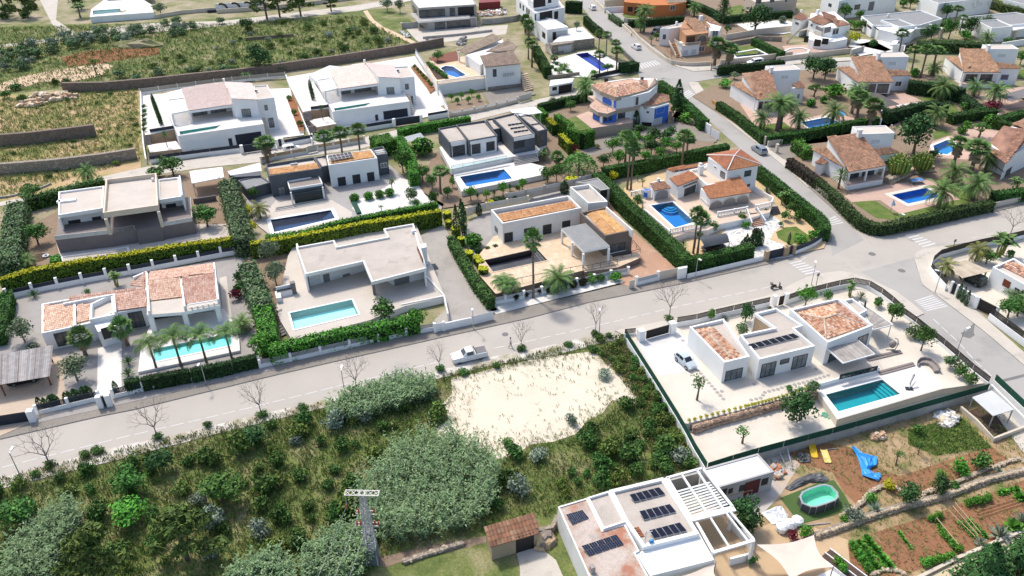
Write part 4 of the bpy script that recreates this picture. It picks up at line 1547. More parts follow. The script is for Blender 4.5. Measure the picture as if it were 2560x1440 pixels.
b1=BK_(h,'200 258 590 165 890 598 597 668',z1,z0,WH,RG,.5)
e=z1-.42
r1,r2=(405,322,z1-.05),(640,572,z1-.05)
TL_(h,[(268,298,e),(598,652,e),r2,r1],TMX)
TL_(h,[(800,606,e),(462,262,e),r1,r2],TMX)
TL_(h,[(598,652,e),(800,606,e),r2],TMX)
TL_(h,[(462,262,e),(268,298,e),r1],TMX)
RGE(h,(405,322,z1),(640,572,z1),RP,.12)
win(h,b1[3],b1[2],(616,770),(788,862),DK,GLL,2)
b2=BK_(h,'940 105 1190 42 1500 245 1400 280 1635 478 1000 632 775 350 1165 268',z1,z0,WH,RG,.5)
PN(h,b2[0],b2[7],0,0,SO_,'stone_cladding',.06,rect=(.3,(V3(b2[7])-V3(b2[0])).length-.2,z0,z1-.45))
win(h,b2[5],b2[4],(1028,692),(1165,806),DK,GLL,2)
win(h,b2[5],b2[4],(1240,640),(1333,668),DK,GL_,0)
win(h,b2[5],b2[4],(1388,605),(1522,712),DK,GLL,2)
PV(h,[(920,515,z1-.3),(1470,380,z1-.3),(1385,332,z1+.2),(860,462,z1+.2)],PVD,7)
z3=ZR1+3.95
b3=BK_(h,'1350 60 1897 -68 2300 240 1780 440',z3,z0,WH,RG,.55)
e=z3-.5
q1,q2=(1740,165,z3+.25),(1885,115,z3+.25)
A_,B_,C_,D_=(1418,98,e),(1880,-20,e),(2225,245,e),(1760,398,e)
TL_(h,[D_,C_,q2,q1],TMX)
TL_(h,[A_,D_,q1],TMX)
TL_(h,[C_,B_,q2],TMX)
TL_(h,[B_,A_,q1,q2],TMX)
for x_,y_ in((D_,q1),(A_,q1),(C_,q2),(q1,q2)):
 RGE(h,(x_[0],x_[1],x_[2]+.08),(y_[0],y_[1],y_[2]+.08),RP,.11)
win(h,b3[3],b3[2],(2128,380),(2215,462),DK,GLL,1)
win(h,b3[3],b3[2],(1800,575),(1935,640),DK,GL_,1)
TI('L')
b4=BK_(h,'850 378 930 362 1058 462 985 502',ZR1+3.4,z0,WH,RG,.5,.2)
MB().tu(W((1035,445),ZR1+2.5),W((1042,392),ZR1+3.6),.14,.14,8).b('chimney',BL_,h)
for nm_,q_,n_ in(('cane_canopy',[(705,785,4.25),(980,722,4.25),(1122,840,4.1),(850,918,4.1)],46),('cane_canopy',[(985,385,4.1),(1275,588,4.1),(1108,632,4.1),(1040,510,4.1)],40)):
 SR(h,q_,CANE,n_,.18,nm_)
 q3=[W(v)-up(.06)for v in q_]
 mb=MB()
 for a,b in zip(q3,q3[1:]+q3[:1]):
  mb.ba(a,b,.09,.2)
 mb.b('canopy_frame',WP,h)
for p_ in((1095,640),(1262,592)):
 CO(h,p_,z0,4.,.1,WP,'post',wz=4.)
tw=TH('terrace_wall','low white wall with glass screen above teal pool','garden wall',W((1000,1000),ZR1))
WL(tw,'630 1130 820 1075 1150 990',ZR1,ZR1+.75,.25,WH)
RA(tw,'815 1062 1135 985',ZR1+.75,.9,DK,'post',1.9,0,CLEAR)
PB_('teal_pool','teal rectangular pool with wide steps at white villa',PL['R1'],(.62,.93,.95),F_TEAL,[(1340,1185),(1185,1060),(1100,1083),(1245,1212)],.3,CW)
st=TH('terrace_steps','long shallow grey steps from patio to pool lounge','steps',W((1200,900),ZR1))
for a,b in(((1050,880),(1340,815)),((1065,900),(1350,830)),((1150,1000),(1450,920)),((1165,1018),(1462,938))):
 WL(st,[a,b],ZR1,ZR1+.14,.35,MDT,'step')
TI('K')
FE('slatted_fence','white street wall with black slats on top, left of corner villa gate','1545 605 1700 580 1900 530 2340 430',.75,WH,1.75,BS,3.4,None,z0=ZR1,sls=1)
GA('driveway_gate','black slatted driveway gate between white pillars of corner villa',(1283,716),(1478,662),1.6,BS,ZR1,ps=.12,sls=1)
g_=TH('gate_pillars','white block pillars beside black slatted driveway gate','gate pillar',W((1240,720),ZR1))
for q_ in((1240,722),(1505,655)):
 CO(g_,q_,ZR1,ZR1+1.9,.95,WH,'pillar')
FE('slatted_fence','short white wall with black slats beside driveway gate pillar','1098 700 1195 690',.7,WH,1.6,BS,3,None,z0=ZR1-.4,sls=1)
TI('L')
g_=TH('gate_pillars','white pillars of small black garden gate at corner villa','gate pillar',W((260,425),ZR1))
for q_ in((255,425),(352,405)):
 CO(g_,q_,ZR1,ZR1+1.9,.6,WH,'pillar')
GA('garden_gate','small black garden gate between white pillars by parked scooter',(292,430),(335,418),1.8,BS,ZR1,ps=.1,sls=1)
FE('slatted_fence','curved white wall with black slats around villa corner','370 408 480 370 600 335 780 290 900 265 985 258 1060 285 1160 345 1250 415 1345 505',.7,WH,1.75,BS,2.6,None,z0=ZR1,smooth=1,sls=1)
FE('slatted_fence','white wall with stepped black slats along lower street','1345 505 1500 618 1605 705 1740 815 1850 912 1960 1010 2090 1110',.5,WH,1.5,BS,3.,None,z0=ZR1,sls=1)
TI('X')
FE('mesh_fence','white wall with dark green mesh between sand clearing and villa','1563 838 1631 945 1707 1068 1735 1122 1766 1172',1.3,WH,2.4,GREENM,3.2,None,wz=1.3)
FE('mesh_fence','long grey concrete wall with dark green mesh above vegetable garden','1768 1172 1860 1143 2100 1078 2300 1021 2470 973',1.3,CN,2.3,GREENM,3.6,None,wz=1.3)
g5=np.random.default_rng(5)
STN('boulder_wall','warm boulder retaining wall under row of yellow shrubs','stone wall','1728 1078 1800 1056 1860 1040 1935 1018 2040 990',170,.72,1.15,g5,1.1,z0=.35)
yl=[W(p,ZR1).xy for p in[(1722,1055),(1860,1020),(1940,1000),(2032,970)]]
for i in range(30):
 t_=i/29*2.999
 k_=int(t_)
 q_=yl[k_].lerp(yl[k_+1],t_-k_)
 PL_('yellow',None,'small yellow shrub in row above boulder wall',w=.62,h=.6,z0=ZR1,at=q_,gp=1)
TI('Q1')
for i,q_ in enumerate([(125,418),(300,765),(330,795),(362,830),(395,866),(425,902),(455,938),(487,972),(517,1010),(553,1046),(587,1086),(905,1097),(962,1086),(1013,1075),(1040,1042),(1060,1010),(1110,997),(1160,985),(1210,975),(1255,957),(1305,945),(1350,935),(1400,922),(1452,910),(1502,898),(1550,885),(1600,872),(1648,858),(1692,845),(1738,830),(1785,815),(940,917),(1643,745),(568,998)]):
 v=W(q_,ZR1)
 MB().tu((v.x,v.y,ZR1-.02),(v.x,v.y,ZR1+.035),.27,.27,12).b('stepping_stone',MGT,yard)
FIAT=[(0,.32,.55,.56,.66,.64),(.05,.2,.68,.72,.8,.74),(.2,.18,.84,.9,.82,.72),(.27,.18,.9,.95,.82,.7),(.44,.18,.93,1.42,.82,.58),(.66,.18,.94,1.47,.82,.58),(.9,.2,.94,1.28,.8,.56),(.97,.3,.9,.95,.76,.66),(1,.4,.8,.84,.7,.66)]
car('hatchback_car','small pale blue hatchback parked on villa driveway','car',(150,685),(222,748),PT_('ice',(.46,.52,.55)),3.65,1.68,FIAT,z0=ZR1+.012)
def SI(name,lbl,cat,p,z,parts,rot=R(20),gp=None):
 q=W(p,z)
 t=TH(name,lbl,cat,q,gp,rot)
 ORG[t.name]=V3()
 for nm,m,bx in parts:
  mb=MB()
  for b in bx:
   mb.bx(b[0],b[1],b[2],b[3],b[4],b[5],b[6]if len(b)>6 else 0)
  mb.b(nm,m,t)
 return t
WICK=MA_((.27,.235,.22),sca=2,ro=.9,fi=.1,fs=14)
def LO(lbl,p,z,m,rot,gp=None,cm=None):
 q=W(p,z)
 t=TH('sun_lounger',lbl,'sun lounger',q,gp,rot)
 ORG[t.name]=V3()
 MB().bx(-.3,0,.28,.36,1.3,.66).bx(-.85,.27,0,.28,.06,.06).bx(-.85,-.27,0,.28,.06,.06).bx(.3,.27,0,.28,.06,.06).bx(.3,-.27,0,.28,.06,.06).b('frame',m,t)
 MB().hx([(.35,-.33,.32),(.35,.33,.32),(.98,.33,.74),(.98,-.33,.74)],[(.32,-.33,.4),(.32,.33,.4),(.95,.33,.82),(.95,-.33,.82)]).b('backrest',cm or m,t)
 return t
def CH(lbl,p,z,m,rot=0,gp=None):
 return SI('garden_chair',lbl,'chair',p,z,[('seat',m,[(0,0,.4,.46,.55,.55)]),('backrest',m,[(-.25,0,.46,.95,.06,.55)])]+[('leg',m,[(sx*.23,sy*.23,0,.4,.06,.06)])for sx in(-1,1)for sy in(-1,1)],rot,gp)
def pot(lbl,p,z,m,kind='bush',s=.9,ps=.4,gp=None):
 q=W(p,z)
 t=TH('potted_plant',lbl,'potted plant',q,gp)
 MB().tu((q.x,q.y,z),(q.x,q.y,z+ps),ps*.38,ps*.55,10).b('pot',m,t)
 d=PD(kind,0)
 for n_,me in d['parts'][1:2]:
  c=bpy.data.objects.new('foliage',me)
  COL.objects.link(c)
  c.parent=t
  c.location=(0,0,ps*.8)
  k=s/d['w']
  c.scale=(k,k,k)
 return t
TI('L')
z=ZR1+.02
t=TH('curved_sofa','curved taupe outdoor sofa on white pool terrace','sofa',W((1590,985),z))
ORG[t.name]=V3()
mb,m2=MB(),MB()
ctr=W((1520,1010),z)-W((1590,985),z)
arc=[W(p,z)-W((1590,985),z)for p in((1478,930),(1500,905),(1545,898),(1600,912),(1650,955),(1675,1000))]
mid=[v.lerp(ctr,.3)for v in arc]
for i in range(5):
 a,b,c,d=arc[i],arc[i+1],mid[i+1],mid[i]
 mb.pr([v.xy[:]for v in(a,b,c,d)],0,.42)
 a2,b2=a.lerp(ctr,.07),b.lerp(ctr,.07)
 m2.pr([v.xy[:]for v in(a,b,b2,a2)],.42,.8)
mb.b('seat',WICK,t)
m2.b('backrest',WICK,t)
t=TH('cantilever_parasol','folded grey cantilever parasol lying over its table by teal pool','parasol',W((1415,1140),z))
ORG[t.name]=V3()
MB().bx(0,0,0,.14,.95,.6,R(-8)).b('base',DK,t)
o_=W((1415,1140),z)
MB().tu((0,0,.1),W((1455,1010),z+.9)-o_,.06,.06,6).b('mast',ST,t)
MB().tu(W((1420,1100),z+.6)-o_,W((1460,1015),z+1.6)-o_,.09,.16,8).b('folded_canopy',MA_('grey parasol cloth',(.36,.36,.38),ro=.9),t)
t=TH('hanging_chair','round wicker hanging chair on a curved dark stand','hanging chair',W((1260,805),z))
ORG[t.name]=V3()
pts=[(-.7,0,.04),(.6,0,.04),(.8,0,1.1),(.55,0,1.9),(.1,0,2.1)]
MB().path(pts,[.05]*5,6).b('stand',DK,t)
MB().bl((0,0,1.05),.5,10,6,1.25).b('wicker_shell',WICK,t)
t=TH('hose','tangled green hose on gravel below teal pool','hose',W((705,1365),.37))
ORG[t.name]=V3()
MB().path([(cos(i*1.9)*(.4+.35*sin(i*1.3))*1.3,sin(i*1.9)*(.5+.3*cos(i)),.04+.01*(i%3))for i in range(26)],[.03]*26,5).b('coil',PLN('green hose',(.1,.42,.28)),t)
for k,p,l,w_,z_ in[('sapling',fp((1742,1000))[:],'young leafy tree on gravel near pale blue hatchback',2.6,ZR1)]:
 PL_(k,fp((1742,1000)),l,h=4.2,w=2.7,z0=ZR1)
for k,p,l,h_,w_ in PT('round 1515 812 4.4 3.6 slim tree on terrace behind closed grey parasol|oleander 575 1165 2 2.4 oleander bush at end of row of yellow shrubs|bush 380 1150 0.9 1.4 sparse shrub on gravel beside stepping stones|citrusb 525 425 3.6 3.6 bright green tree by small black garden gate|bush 712 378 2 2.2 round green shrub inside curved slatted fence|banana 915 345 2.8 2.6 cluster of banana plants inside curved fence|cycad 1000 368 1.5 2.2 spiky plant right of banana cluster at curved fence|bush 1135 432 2 2.2 round oleander beyond white villa roof at curve|round 1262 562 3.4 3.6 dark small tree by covered furniture at slatted fence|oleander 1450 700 2.4 2.7 dense bush left of slim tree at slatted fence|oleander 1765 965 2.3 2.6 flowering oleander at slatted fence, topmost of three|bush 1850 1035 2.3 2.4 round green bush at slatted fence, middle of three|bush 1935 1098 2.3 2.3 round green bush at slatted fence, lowest of three'):
 PL_(k,p,l,h=h_,w=w_,z0=ZR1)
PL_('dark',(410,1405),'large dark round tree in front of boulder wall',h=4.6,w=6.,z0=.35,v=0)
TI('K')
for k,p,l,h_,w_ in PT('citrusb 1840 562 2.6 1.5 slim bright green shrub against black slatted fence|citrus 2135 560 3.5 3 dark round tree between slatted fence and villa|oleander 2115 668 2 2.3 grey green oleander in courtyard by stone cladding|agave 1960 545 1 1.4 spiky shrub at foot of slatted fence|agave 2350 455 0.7 1.1 small agave beside white gate pillar'):
 PL_(k,p,l,h=h_,w=w_,z0=ZR1)
TI('O')
PL_('sapling',(2110,300),'small fig tree on gravel strip below boulder wall',h=2.6,w=2.6,z0=.35)
TI('X')
ZS('gravel_garden','-10 1090 0 1070 87 1058 260 1020 680 925 690 925 655 880 640 830 625 690 610 650 600 640 0 745 -60 760',.16,MGG)
ZS('tiled_drive','-60 1110 0 1090 90 1050 172 1015 158 945 168 905 130 880 0 890 -80 900',.175,MA_('sandy drive tiles',(.5,.4,.31),sca=.4,ro=.9,fi=.08))
ZS('white_path','245 871 304 852 304 975 242 992',.19,MW,th=.03)
ZS('side_path','549 695 566 690 580 800 560 810',.18,MT)
ZS('pool_terrace','352 870 380 800 560 772 580 800 598 850 600 876 345 930',ZL1,MW,th=.55,side=WH)
TI('I')
h=TH('villa','white villa with stepped rose tiled roofs behind row of palms','house',(1000,600))
z=ZL1
a=BK_(h,'357 410 965 300 985 470 770 575 357 662',z+2.85,0,WH,RL,.3)
BK_(h,'775 408 965 320 985 500 765 545',z+3.4,z,WH,RL,.95)
TL_(h,[(375,645,z+2.65),(635,598,z+2.65),(635,410,z+3.2),(380,425,z+3.2)],TPK)
TL_(h,[(660,575,z+2.65),(765,548,z+2.65),(778,405,z+3.2),(662,420,z+3.2)],TPK)
WL(h,'640 600 640 405',z+2.5,z+3.25,.35,WH,'parapet',wz=z+3.1)
WL(h,'540 405 975 325',z+2.5,z+3.6,.3,WH,'parapet',wz=z+3.6)
TL_(h,[(590,385,z+3.4),(1240,300,z+3.5),(1245,262,z+3.8),(600,352,z+3.7)],TPK)
b=BK_(h,'965 320 1250 270 1262 440 985 490',z+3.,0,WH,RL,0)
TL_(h,[(985,472,z+3.15),(1258,432,z+3.15),(1248,288,z+3.8),(975,325,z+3.8)],TPK)
for p_ in(((975,322),(985,480)),((1255,140),(1275,470)),((1545,165),(1580,430)),((1832,55),(1868,370))):
 WL(h,p_,z+2.6,z+3.95,.3,WH,'parapet',wz=z+3.95)
c=BK_(h,'1255 190 1835 75 1862 330 1268 400',z+3.,0,WH,RL,0)
SL(h,'1258 395 1862 325 1885 420 1575 480 1258 505',z+3.2,.55,WH,'porch_beam',m2=RL)
TL_(h,[(1270,385,z+3.25),(1558,350,z+3.25),(1543,170,z+4.1),(1266,205,z+4.1)],TPK)
TL_(h,[(1582,415,z+3.25),(1862,370,z+3.25),(1834,148,z+4.2),(1562,182,z+4.2)],TPK)
TL_(h,[(1832,62,z+3.6),(1285,138,z+3.6),(1268,203,z+4.1),(1834,145,z+4.2)],TPK)
TL_(h,[(1115,250,z+3.1),(1240,262,z+3.1),(1248,135,z+3.9),(1140,185,z+3.7)],TPK)
WL(h,'1140 180 1255 130',z+2.8,z+4.,.3,WH,'parapet',wz=z+4.)
for p_ in((1328,640),(1612,598),(1893,560)):
 CO(h,p_,z,z+2.7,.75,WH)
for i in range(5):
 q_=(1640+i*48,432-i*8)
 CO(h,q_,z+3.2,z+3.75,.18,WH,'pier',wz=z+3.75)
WL(h,'1605 415 1868 372',z+3.7,z+3.85,.2,WH,'parapet',wz=z+3.85)
win(h,c[3],c[2],(1290,500),(1560,590),DK,GL_,3)
win(h,c[3],c[2],(1660,490),(1860,560),DK,GL_,2)
win(h,a[4],a[3],(455,668),(640,748),DK,GL_,1)
win(h,b[3],b[2],(1090,490),(1255,600),DK,GL_,2)
e_=BK_(h,'790 560 1000 515 1005 600 840 650',z+2.5,0,WH,RL,0)
PN(h,e_[3],e_[2],(860,625),(980,690),DK,'entrance_door')
PB_('turquoise_pool','turquoise infinity pool behind row of queen palms',PL['L1'],(.75,1,1),FT,None,.3,CW,.5)
t=TH('carport','cane roofed timber carport at left edge by street','carport',(200,1000))
q_=[(-160,870,2.6),(458,762,2.6),(428,1030,2.5),(-160,1130,2.5)]
SR(t,q_,IM([(.27,.25,.245),(.36,.34,.33),(.2,.185,.18),(.42,.4,.385)],noi=.2,ns=1.2),34,.08,'reed_roof')
for s_ in(.28,.52,.76):
 A_,B_=W(q_[0]).lerp(W(q_[1]),s_),W(q_[3]).lerp(W(q_[2]),s_)
 MB().ba(A_+up(.04),B_+up(.04),.08,.06).b('batten',BRG,t)
for p_ in((450,905),(438,1105),(45,1195),(-120,1240)):
 v=W(p_,.17)
 MB().tu((v.x,v.y,.1),(v.x,v.y,2.5),.12,.12,7).b('post',WD,t)
car('parked_car','black car parked under cane roofed carport','car',(215,1075),(330,1050),PAINTB,4.2,1.75,z0=.18)
FE('street_wall','white street wall with dark slatted panels in front of queen palms','980 1225 1205 1170 1420 1125 1635 1080 1845 1030 2050 985 2230 945',.75,WH,1.75,NV,4.4,WH,1.75,t=.25,sls=1)
FE('street_wall','white street wall with dark slatted panels by narrow cypress shrubs','330 1365 585 1305 860 1240',.75,WH,1.75,NV,4.6,WH,1.75,t=.25,sls=1)
GA('garden_gate','narrow dark gate in white street wall by white path',(872,1300),(948,1285),1.9,NV,.05,posts=WH,ps=.7,sls=1)
GA('driveway_gate','wide dark slatted gate at left edge of street',(-120,1480),(290,1415),1.8,NV,.05,posts=WH,ps=.8,sls=1)
for k,p,l,h_,w_ in[('fanshort',(735,850),'stout fan palm in front of left tiled wing',4.6,None),('fanshort',(1095,765),'stout fan palm by dark entrance door',4.6,None),('olive',(215,735),'olive tree with silvery crown at left side of tiled villa',4.,5.),('olive',(665,1065),'wide olive tree left of white path',4.2,5.6),('queen',(1345,975),'feathery queen palm at end of turquoise pool, leftmost of four',None,5.),('queen',(1555,945),'dark feathery queen palm, second of four at turquoise pool',None,5.6),('queen',(1770,910),'feathery queen palm, third of four at turquoise pool',None,5.2),('queen',(1985,870),'slender queen palm at right end of turquoise pool',None,4.8),('cycad',(1105,930),'dark cycad beside white path, upper of two',1.5,2.5),('cycad',(1105,1030),'dark cycad beside white path, lower of two',1.5,2.5),('banana',(980,265),'banana clump behind tiled villa roof',3.4,3.4),('cycad',(295,355),'spiky dark plant in bed along white back wall',1.6,2.4),('feather',(2085,640),'low grey green date palm right of turquoise pool',2.8,4.4),('bush',(750,320),'small green shrub in bed behind low tiled wing',.9,1.5),('reddish',(2030,1010-640+0),'brown leaved shrub between tiled villa and tall hedge',2.2,2.4),('bush',(2060,230),'dark green bush in bed right of tiled villa, upper one',2.6,2.6),('bush',(2060,330),'dark green bush in bed right of tiled villa, lower one',2.6,2.4),('gball',(282,790),'round grey green bowl shrub beside olive tree',.8,1.9)]:
 PL_(k,p,l,h=h_,w=w_,z0=.16)
for i,q_ in enumerate([(345,1290),(395,1295),(455,1290),(480,1280),(575,1250),(605,1240),(655,1235),(730,1215),(765,1205)]):
 PL_('cypress',q_,'narrow clipped cypress shrub behind street wall near wide gate',h=1.7 if i not in(2,3,6,7,8)else 2.,w=.8 if i not in(2,3,6,7,8)else 1.3,z0=.16,gp=1)
for a_,b_,l_ in(((1065,1075),(1185,1045),'leftmost'),((1205,1050),(1300,1025),'second'),((1310,1030),(1480,1000),'third'),((1490,995),(1610,975),'fourth'),((1630,975),(1970,905),'long fifth'),((1985,895),(2190,850),'last')):
 HG('dark cypress hedge block behind slatted panels, %s from path'%l_,[a_,b_],1.1,2.1,LHD,z0=.16,leaf=.15,den=40)
PL_('cypress',(1000,1165),'single slim cypress left of first dark hedge block',h=2.,w=.8,z0=.16)
TI('E')
FE('rear_wall','white pillared wall with dark panels below golden hedge','70 1260 190 1232 400 1185 600 1145 810 1105 1000 1070 1200 1035 1400 995 1580 960 1760 925 1945 890 2090 870',.9,WH,1.6,NV,3.9,WH,2.,z0=.16,pw=.45)
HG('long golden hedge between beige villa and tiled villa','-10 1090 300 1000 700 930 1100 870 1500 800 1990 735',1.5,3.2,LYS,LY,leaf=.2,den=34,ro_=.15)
HG('dark hedge at left edge beside tiled villa','-60 1270 60 1195 40 1330 -30 1560',1.6,2.4,LH)
TI('J')
HG('tall pale green leafy hedge between tiled villa and grey roofed villa','-10 60 40 200 90 340 130 430',3.,3.6,LOL,leaf=.24,den=20,ro_=.5,bu_=.25)
HG('bright green hedge running down to street beside turquoise pool steps','120 430 150 560 165 700',2.6,3.4,LBR,leaf=.18,den=34,ro_=.25,bu_=.1)
HG('bright green hedge along street in front of turquoise pool','170 790 500 705 800 640 1100 590 1300 545 1460 520',1.8,2.7,LBR,z0=.1,leaf=.18,den=34,ro_=.25,bu_=.12)
PL_('bright',(130,880),'bulging leafy corner bush at street end of bright hedge',h=4.,w=4.2,v=1)
TI('X')
ZS('cobbled_drive','1048 590 1108 562 1130 600 1235 765 1245 775 1095 812 1085 800 1120 770 1105 740 1075 650',.17,M_COBBLE)
ZS('gravel_garden','610 650 740 600 1040 540 1060 570 760 640 700 770 700 850 660 900 640 830',.165,MBS)
SH('villa_terrace',fp((690,770),(720,640),(735,612),(1040,560),(1112,742),(1012,765),(925,800),(730,850),(700,800)),ZL2,MT,th=1.2,side=WH)
TI('F')
h=TH('villa','low white villa with a notched grey flat roof and air conditioners','house',(1000,1000))
z,zt=ZL2,ZL2+3.55
a=BK_(h,'410 985 740 925 765 980 1195 897 1160 828 1420 783 1530 1165 1060 1285 985 1108 490 1218',zt,zt-.6,WH2,RG,.35,.3)
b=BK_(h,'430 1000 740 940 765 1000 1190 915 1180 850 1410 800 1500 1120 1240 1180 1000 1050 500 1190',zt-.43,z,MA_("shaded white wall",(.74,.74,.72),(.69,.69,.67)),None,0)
h2=b
A_,B_=b[9],b[8]
for x0,x1 in((530,635),(715,805),(890,985)):
 PN(h,A_,B_,(x0,1250),(x1,1330),MA_('white roller shutter',(.62,.63,.62),sca=3,ro=.6),'shutter',.06,9)
for x0,x1 in((505,535),(640,715),(810,890)):
 PN(h,A_,B_,(x0,1225),(x1,1340),MG,'grey_wall_panel',.1)
A_,B_=b[7],b[6]
PN(h,A_,B_,(1250,1260),(1390,1350),MG,'grey_wall_panel',.1)
CO(h,(1085,1392),z,zt-.55,.42,MG)
WL(h,'1530 1328 1500 1190',z,zt-.6,.3,WH,'end_wall')
WL(h,'522 1368 440 1080',z,zt-.6,.3,WH,'end_wall')
MB().pr([W(p,zt).xy[:]for p in((1455,965),(1525,950),(1530,985),(1460,1000))],z,zt-.02).b('porch_wall',WH,h)
pq=WF_(W((1455,1090),z).xy,W((1510,1075),z).xy)
PN(h,W((1440,1000),zt).xy,W((1520,1180),zt).xy,(1455,1010),(1500,1085),MA_('mahogany door',(.16,.04,.02),sca=3,ro=.5),'front_door',.12)
MB().bx(*W((1420,850),zt).xy,zt-.35,zt+.25,.8,.7,R(20)).b('roof_box',WP,h)
PB_('bright_pool','bright turquoise rectangular pool on grey villa terrace',PL['L2'],(.78,1,1),F_WHITE,[fp((0,0))]and None,.3,CW,1.15)
TI('J')
st=TH('garden_stairs','grey concrete stairs beside bright turquoise pool','stairs',(290,560))
SP(st,(285,690),(345,660),(245,470),(290,450),.1,ZL2+.02,9,MG)
t=SI('barbecue','white built-in barbecue counter with grey back wall by round trees','barbecue',(345,330),ZL2,[('counter',WH,[(-.5,0,0,.95,2.4,.8),(-1.6,-.9,0,.95,.8,2.2)]),('worktop',DK,[(-.5,0,.95,1.,2.3,.7)]),('back_wall',WH,[(-.5,.45,0,1.6,2.5,.15)]),('chimney_wall',MG,[(1.,.1,0,2.1,.8,.8)])],R(20))
GW('white sloping wall between terrace and cobbled drive','1530 180 1680 345 1715 505',0,ZL2+.25,.25,WH2,wz=ZL2)
GW('white terrace wall with glass screen and small potted shrubs','1310 420 1685 345',0,ZL2+.15,.25,WH2,wz=ZL2)
st=TH('entrance_steps','grey steps up to mahogany front door','steps',(1580,90))
SP(st,(1560,122),(1632,105),(1530,78),(1600,62),.17,ZL2,5,MGT)
for k,p,l,h_,w_ in PT('olive 245 250 4.4 4.4 round olive tree beside built-in barbecue|round 1175 590 4.6 4.6 large round tree by terrace wall of bright pool|citrusb 1450 620 3.6 3.7 glossy green tree at end of street hedge'):
 PL_(k,p,l,h=h_,w=w_,z0=.1)
TI('F')
PL_('olive',(210,1130),'large round olive tree above lower one, left of grey flat roof',h=4.8,w=5.2,z0=.1)
HG('double golden hedge behind grey flat roofed villa','20 955 400 890 700 835 1000 775 1300 730 1650 670',1.3,3.2,LYS,LY,leaf=.2,den=34,ro_=.14)
HG('green hedge just behind golden hedge below navy pool','150 895 450 855 800 760 1150 690 1400 645 1620 605',1.4,2.3,LBR,z0=.1,leaf=.18,den=32,ro_=.2)
TI('J')
FE('street_wall','white street wall with pale bar panels under bright hedge','110 965 240 935 445 890 640 845 840 800 1030 755 1220 715 1405 675 1600 645',.8,WH,1.55,MA_('grey bar panel',(.36,.36,.38),ro=.6),4.4,WH,1.6,t=.25,sls=1)
GA('garden_gate','white solid pedestrian gate right of bar panels',(1605,655),(1680,640),1.6,WP,.1,posts=WH,ps=.4)
FE('street_wall','white street wall between pedestrian gate and sliding gate','1690 640 1920 590',1.45,WH,0)
GA('sliding_gate','white slatted sliding gate of cobbled drive',(1925,590),(2105,545),1.6,WP,.1,sls=1)
TI('X')
ZS('white_gravel','1225 775 1245 735 1460 680 1540 690 1560 705 1500 720 1240 785',.17,MWG)
ZS('brick_drive','1490 480 1520 500 1560 560 1690 670 1645 700 1570 715 1480 690 1560 640 1540 600',.165,M_BRICKP)
ZS('side_yard','1165 560 1240 510 1500 450 1500 480 1260 520 1235 600 1190 640 1150 600',.165,MGG)
SH('stone_terrace',fp((1195,640),(1235,590),(1440,560),(1500,600),(1545,660),(1450,678),(1240,735),(1200,690)),ZL3,MSS,th=1.4,side=BW)
SH('stone_terrace',fp((1460,680),(1455,660),(1545,640),(1600,630),(1600,645),(1545,668)),ZL3-.1,MSS,th=1.3,side=BW)
TI('G')
h=TH('villa','white and taupe villa with orange tile strips by charcoal pool','house',(400,700))
z=ZL3
a=BK_(h,'-45 665 620 543 730 650 55 785',z+4.,0,WH2,RL,.75,.3)
TL_(h,[(50,770,z+3.35),(700,645,z+3.35),(640,595,z+3.75),(5,715,z+3.75)],TOR)
for x0,y0,x1,y1 in((70,870,145,945),(240,830,312,890),(402,800,475,872),(567,768,635,815)):
 PN(h,a[3],a[2],(x0,y0),(x1,y1),SHT,'shuttered_door',.05,10)
win(h,a[0],a[3],(-10,800),(15,870),DK,GL_,0)
b=BK_(h,'632 470 800 445 958 595 790 610',z+4.2,z,WH2,RG,.7,.3)
g_=BK_(h,'680 430 870 390 975 485 900 500 800 445',z+2.6,0,CN,RD,.15,.25)
PN(h,g_[3],g_[2],(895,505),(950,560),BL_,'garage_opening',.03)
c=BK_(h,'720 690 950 640 1172 840 935 890',z+4.,0,BW,RL,.55,.28)
R1_,R2_=(855,680,z+3.85),(1035,865,z+3.85)
TL_(h,[(935,885,z+3.5),(765,690,z+3.5),R1_,R2_],TOR)
TL_(h,[(950,660,z+3.5),(1140,845,z+3.5),R2_,R1_],TOR)
RGE(h,(855,680,z+3.92),(1035,865,z+3.92),TOR)
WL(h,'945 640 1172 840',z+3.2,z+4.7,.25,WH2,'parapet',wz=z+4.7)
win(h,c[3],c[2],(980,970),(1105,1010),DK,GL_,2,sill=True)
SL(h,'560 825 770 780 975 975 750 1020',z+3.1,.42,WH,'porch_roof',m2=RD)
for p_ in((565,955),(650,1060),(745,1160),(960,1115)):
 CO(h,p_,z,z+2.7,.34,WH)
PB_('charcoal_pool','half empty charcoal lined pool on sandstone terrace',PL['L3'],(.85,.87,.9),F_GREY,[(440,1100),(350,1000),(290,1015),(360,1118)],.25,MSS,1.2,.7)
RA(TH('terrace_railing','thin dark railing along sandstone terrace edge','railing',(300,1300)),'10 1330 740 1180',z,.9,DK,'rail',2.)
RA(TH('terrace_railing','dark railing round raised terrace below taupe wing','railing',(900,1150)),'750 1190 1040 1130',z,.9,DK,'rail',1.5,1)
RA(TH('terrace_railing','dark railing on landing beside terracotta drive','railing',(1100,1100)),'1005 1100 1235 1040 1170 960',z,.9,DK,'rail',1.5,1)
FE('street_wall','white pillared street wall with pale mesh panels before white gravel','-80 1500 30 1475 140 1455 310 1415 470 1375 635 1335 795 1300 955 1260 1130 1225',.75,WH,1.45,MA_('pale mesh panel',(.46,.47,.47),ro=.7),3.4,WH,1.5,t=.25,cap=True)
FE('street_wall','short white pillared wall with one mesh panel before terracotta drive','1200 1320 1385 1275',.8,WH,1.5,MATS['pale mesh panel'],4.5,WH,1.75,t=.25,cap=True)
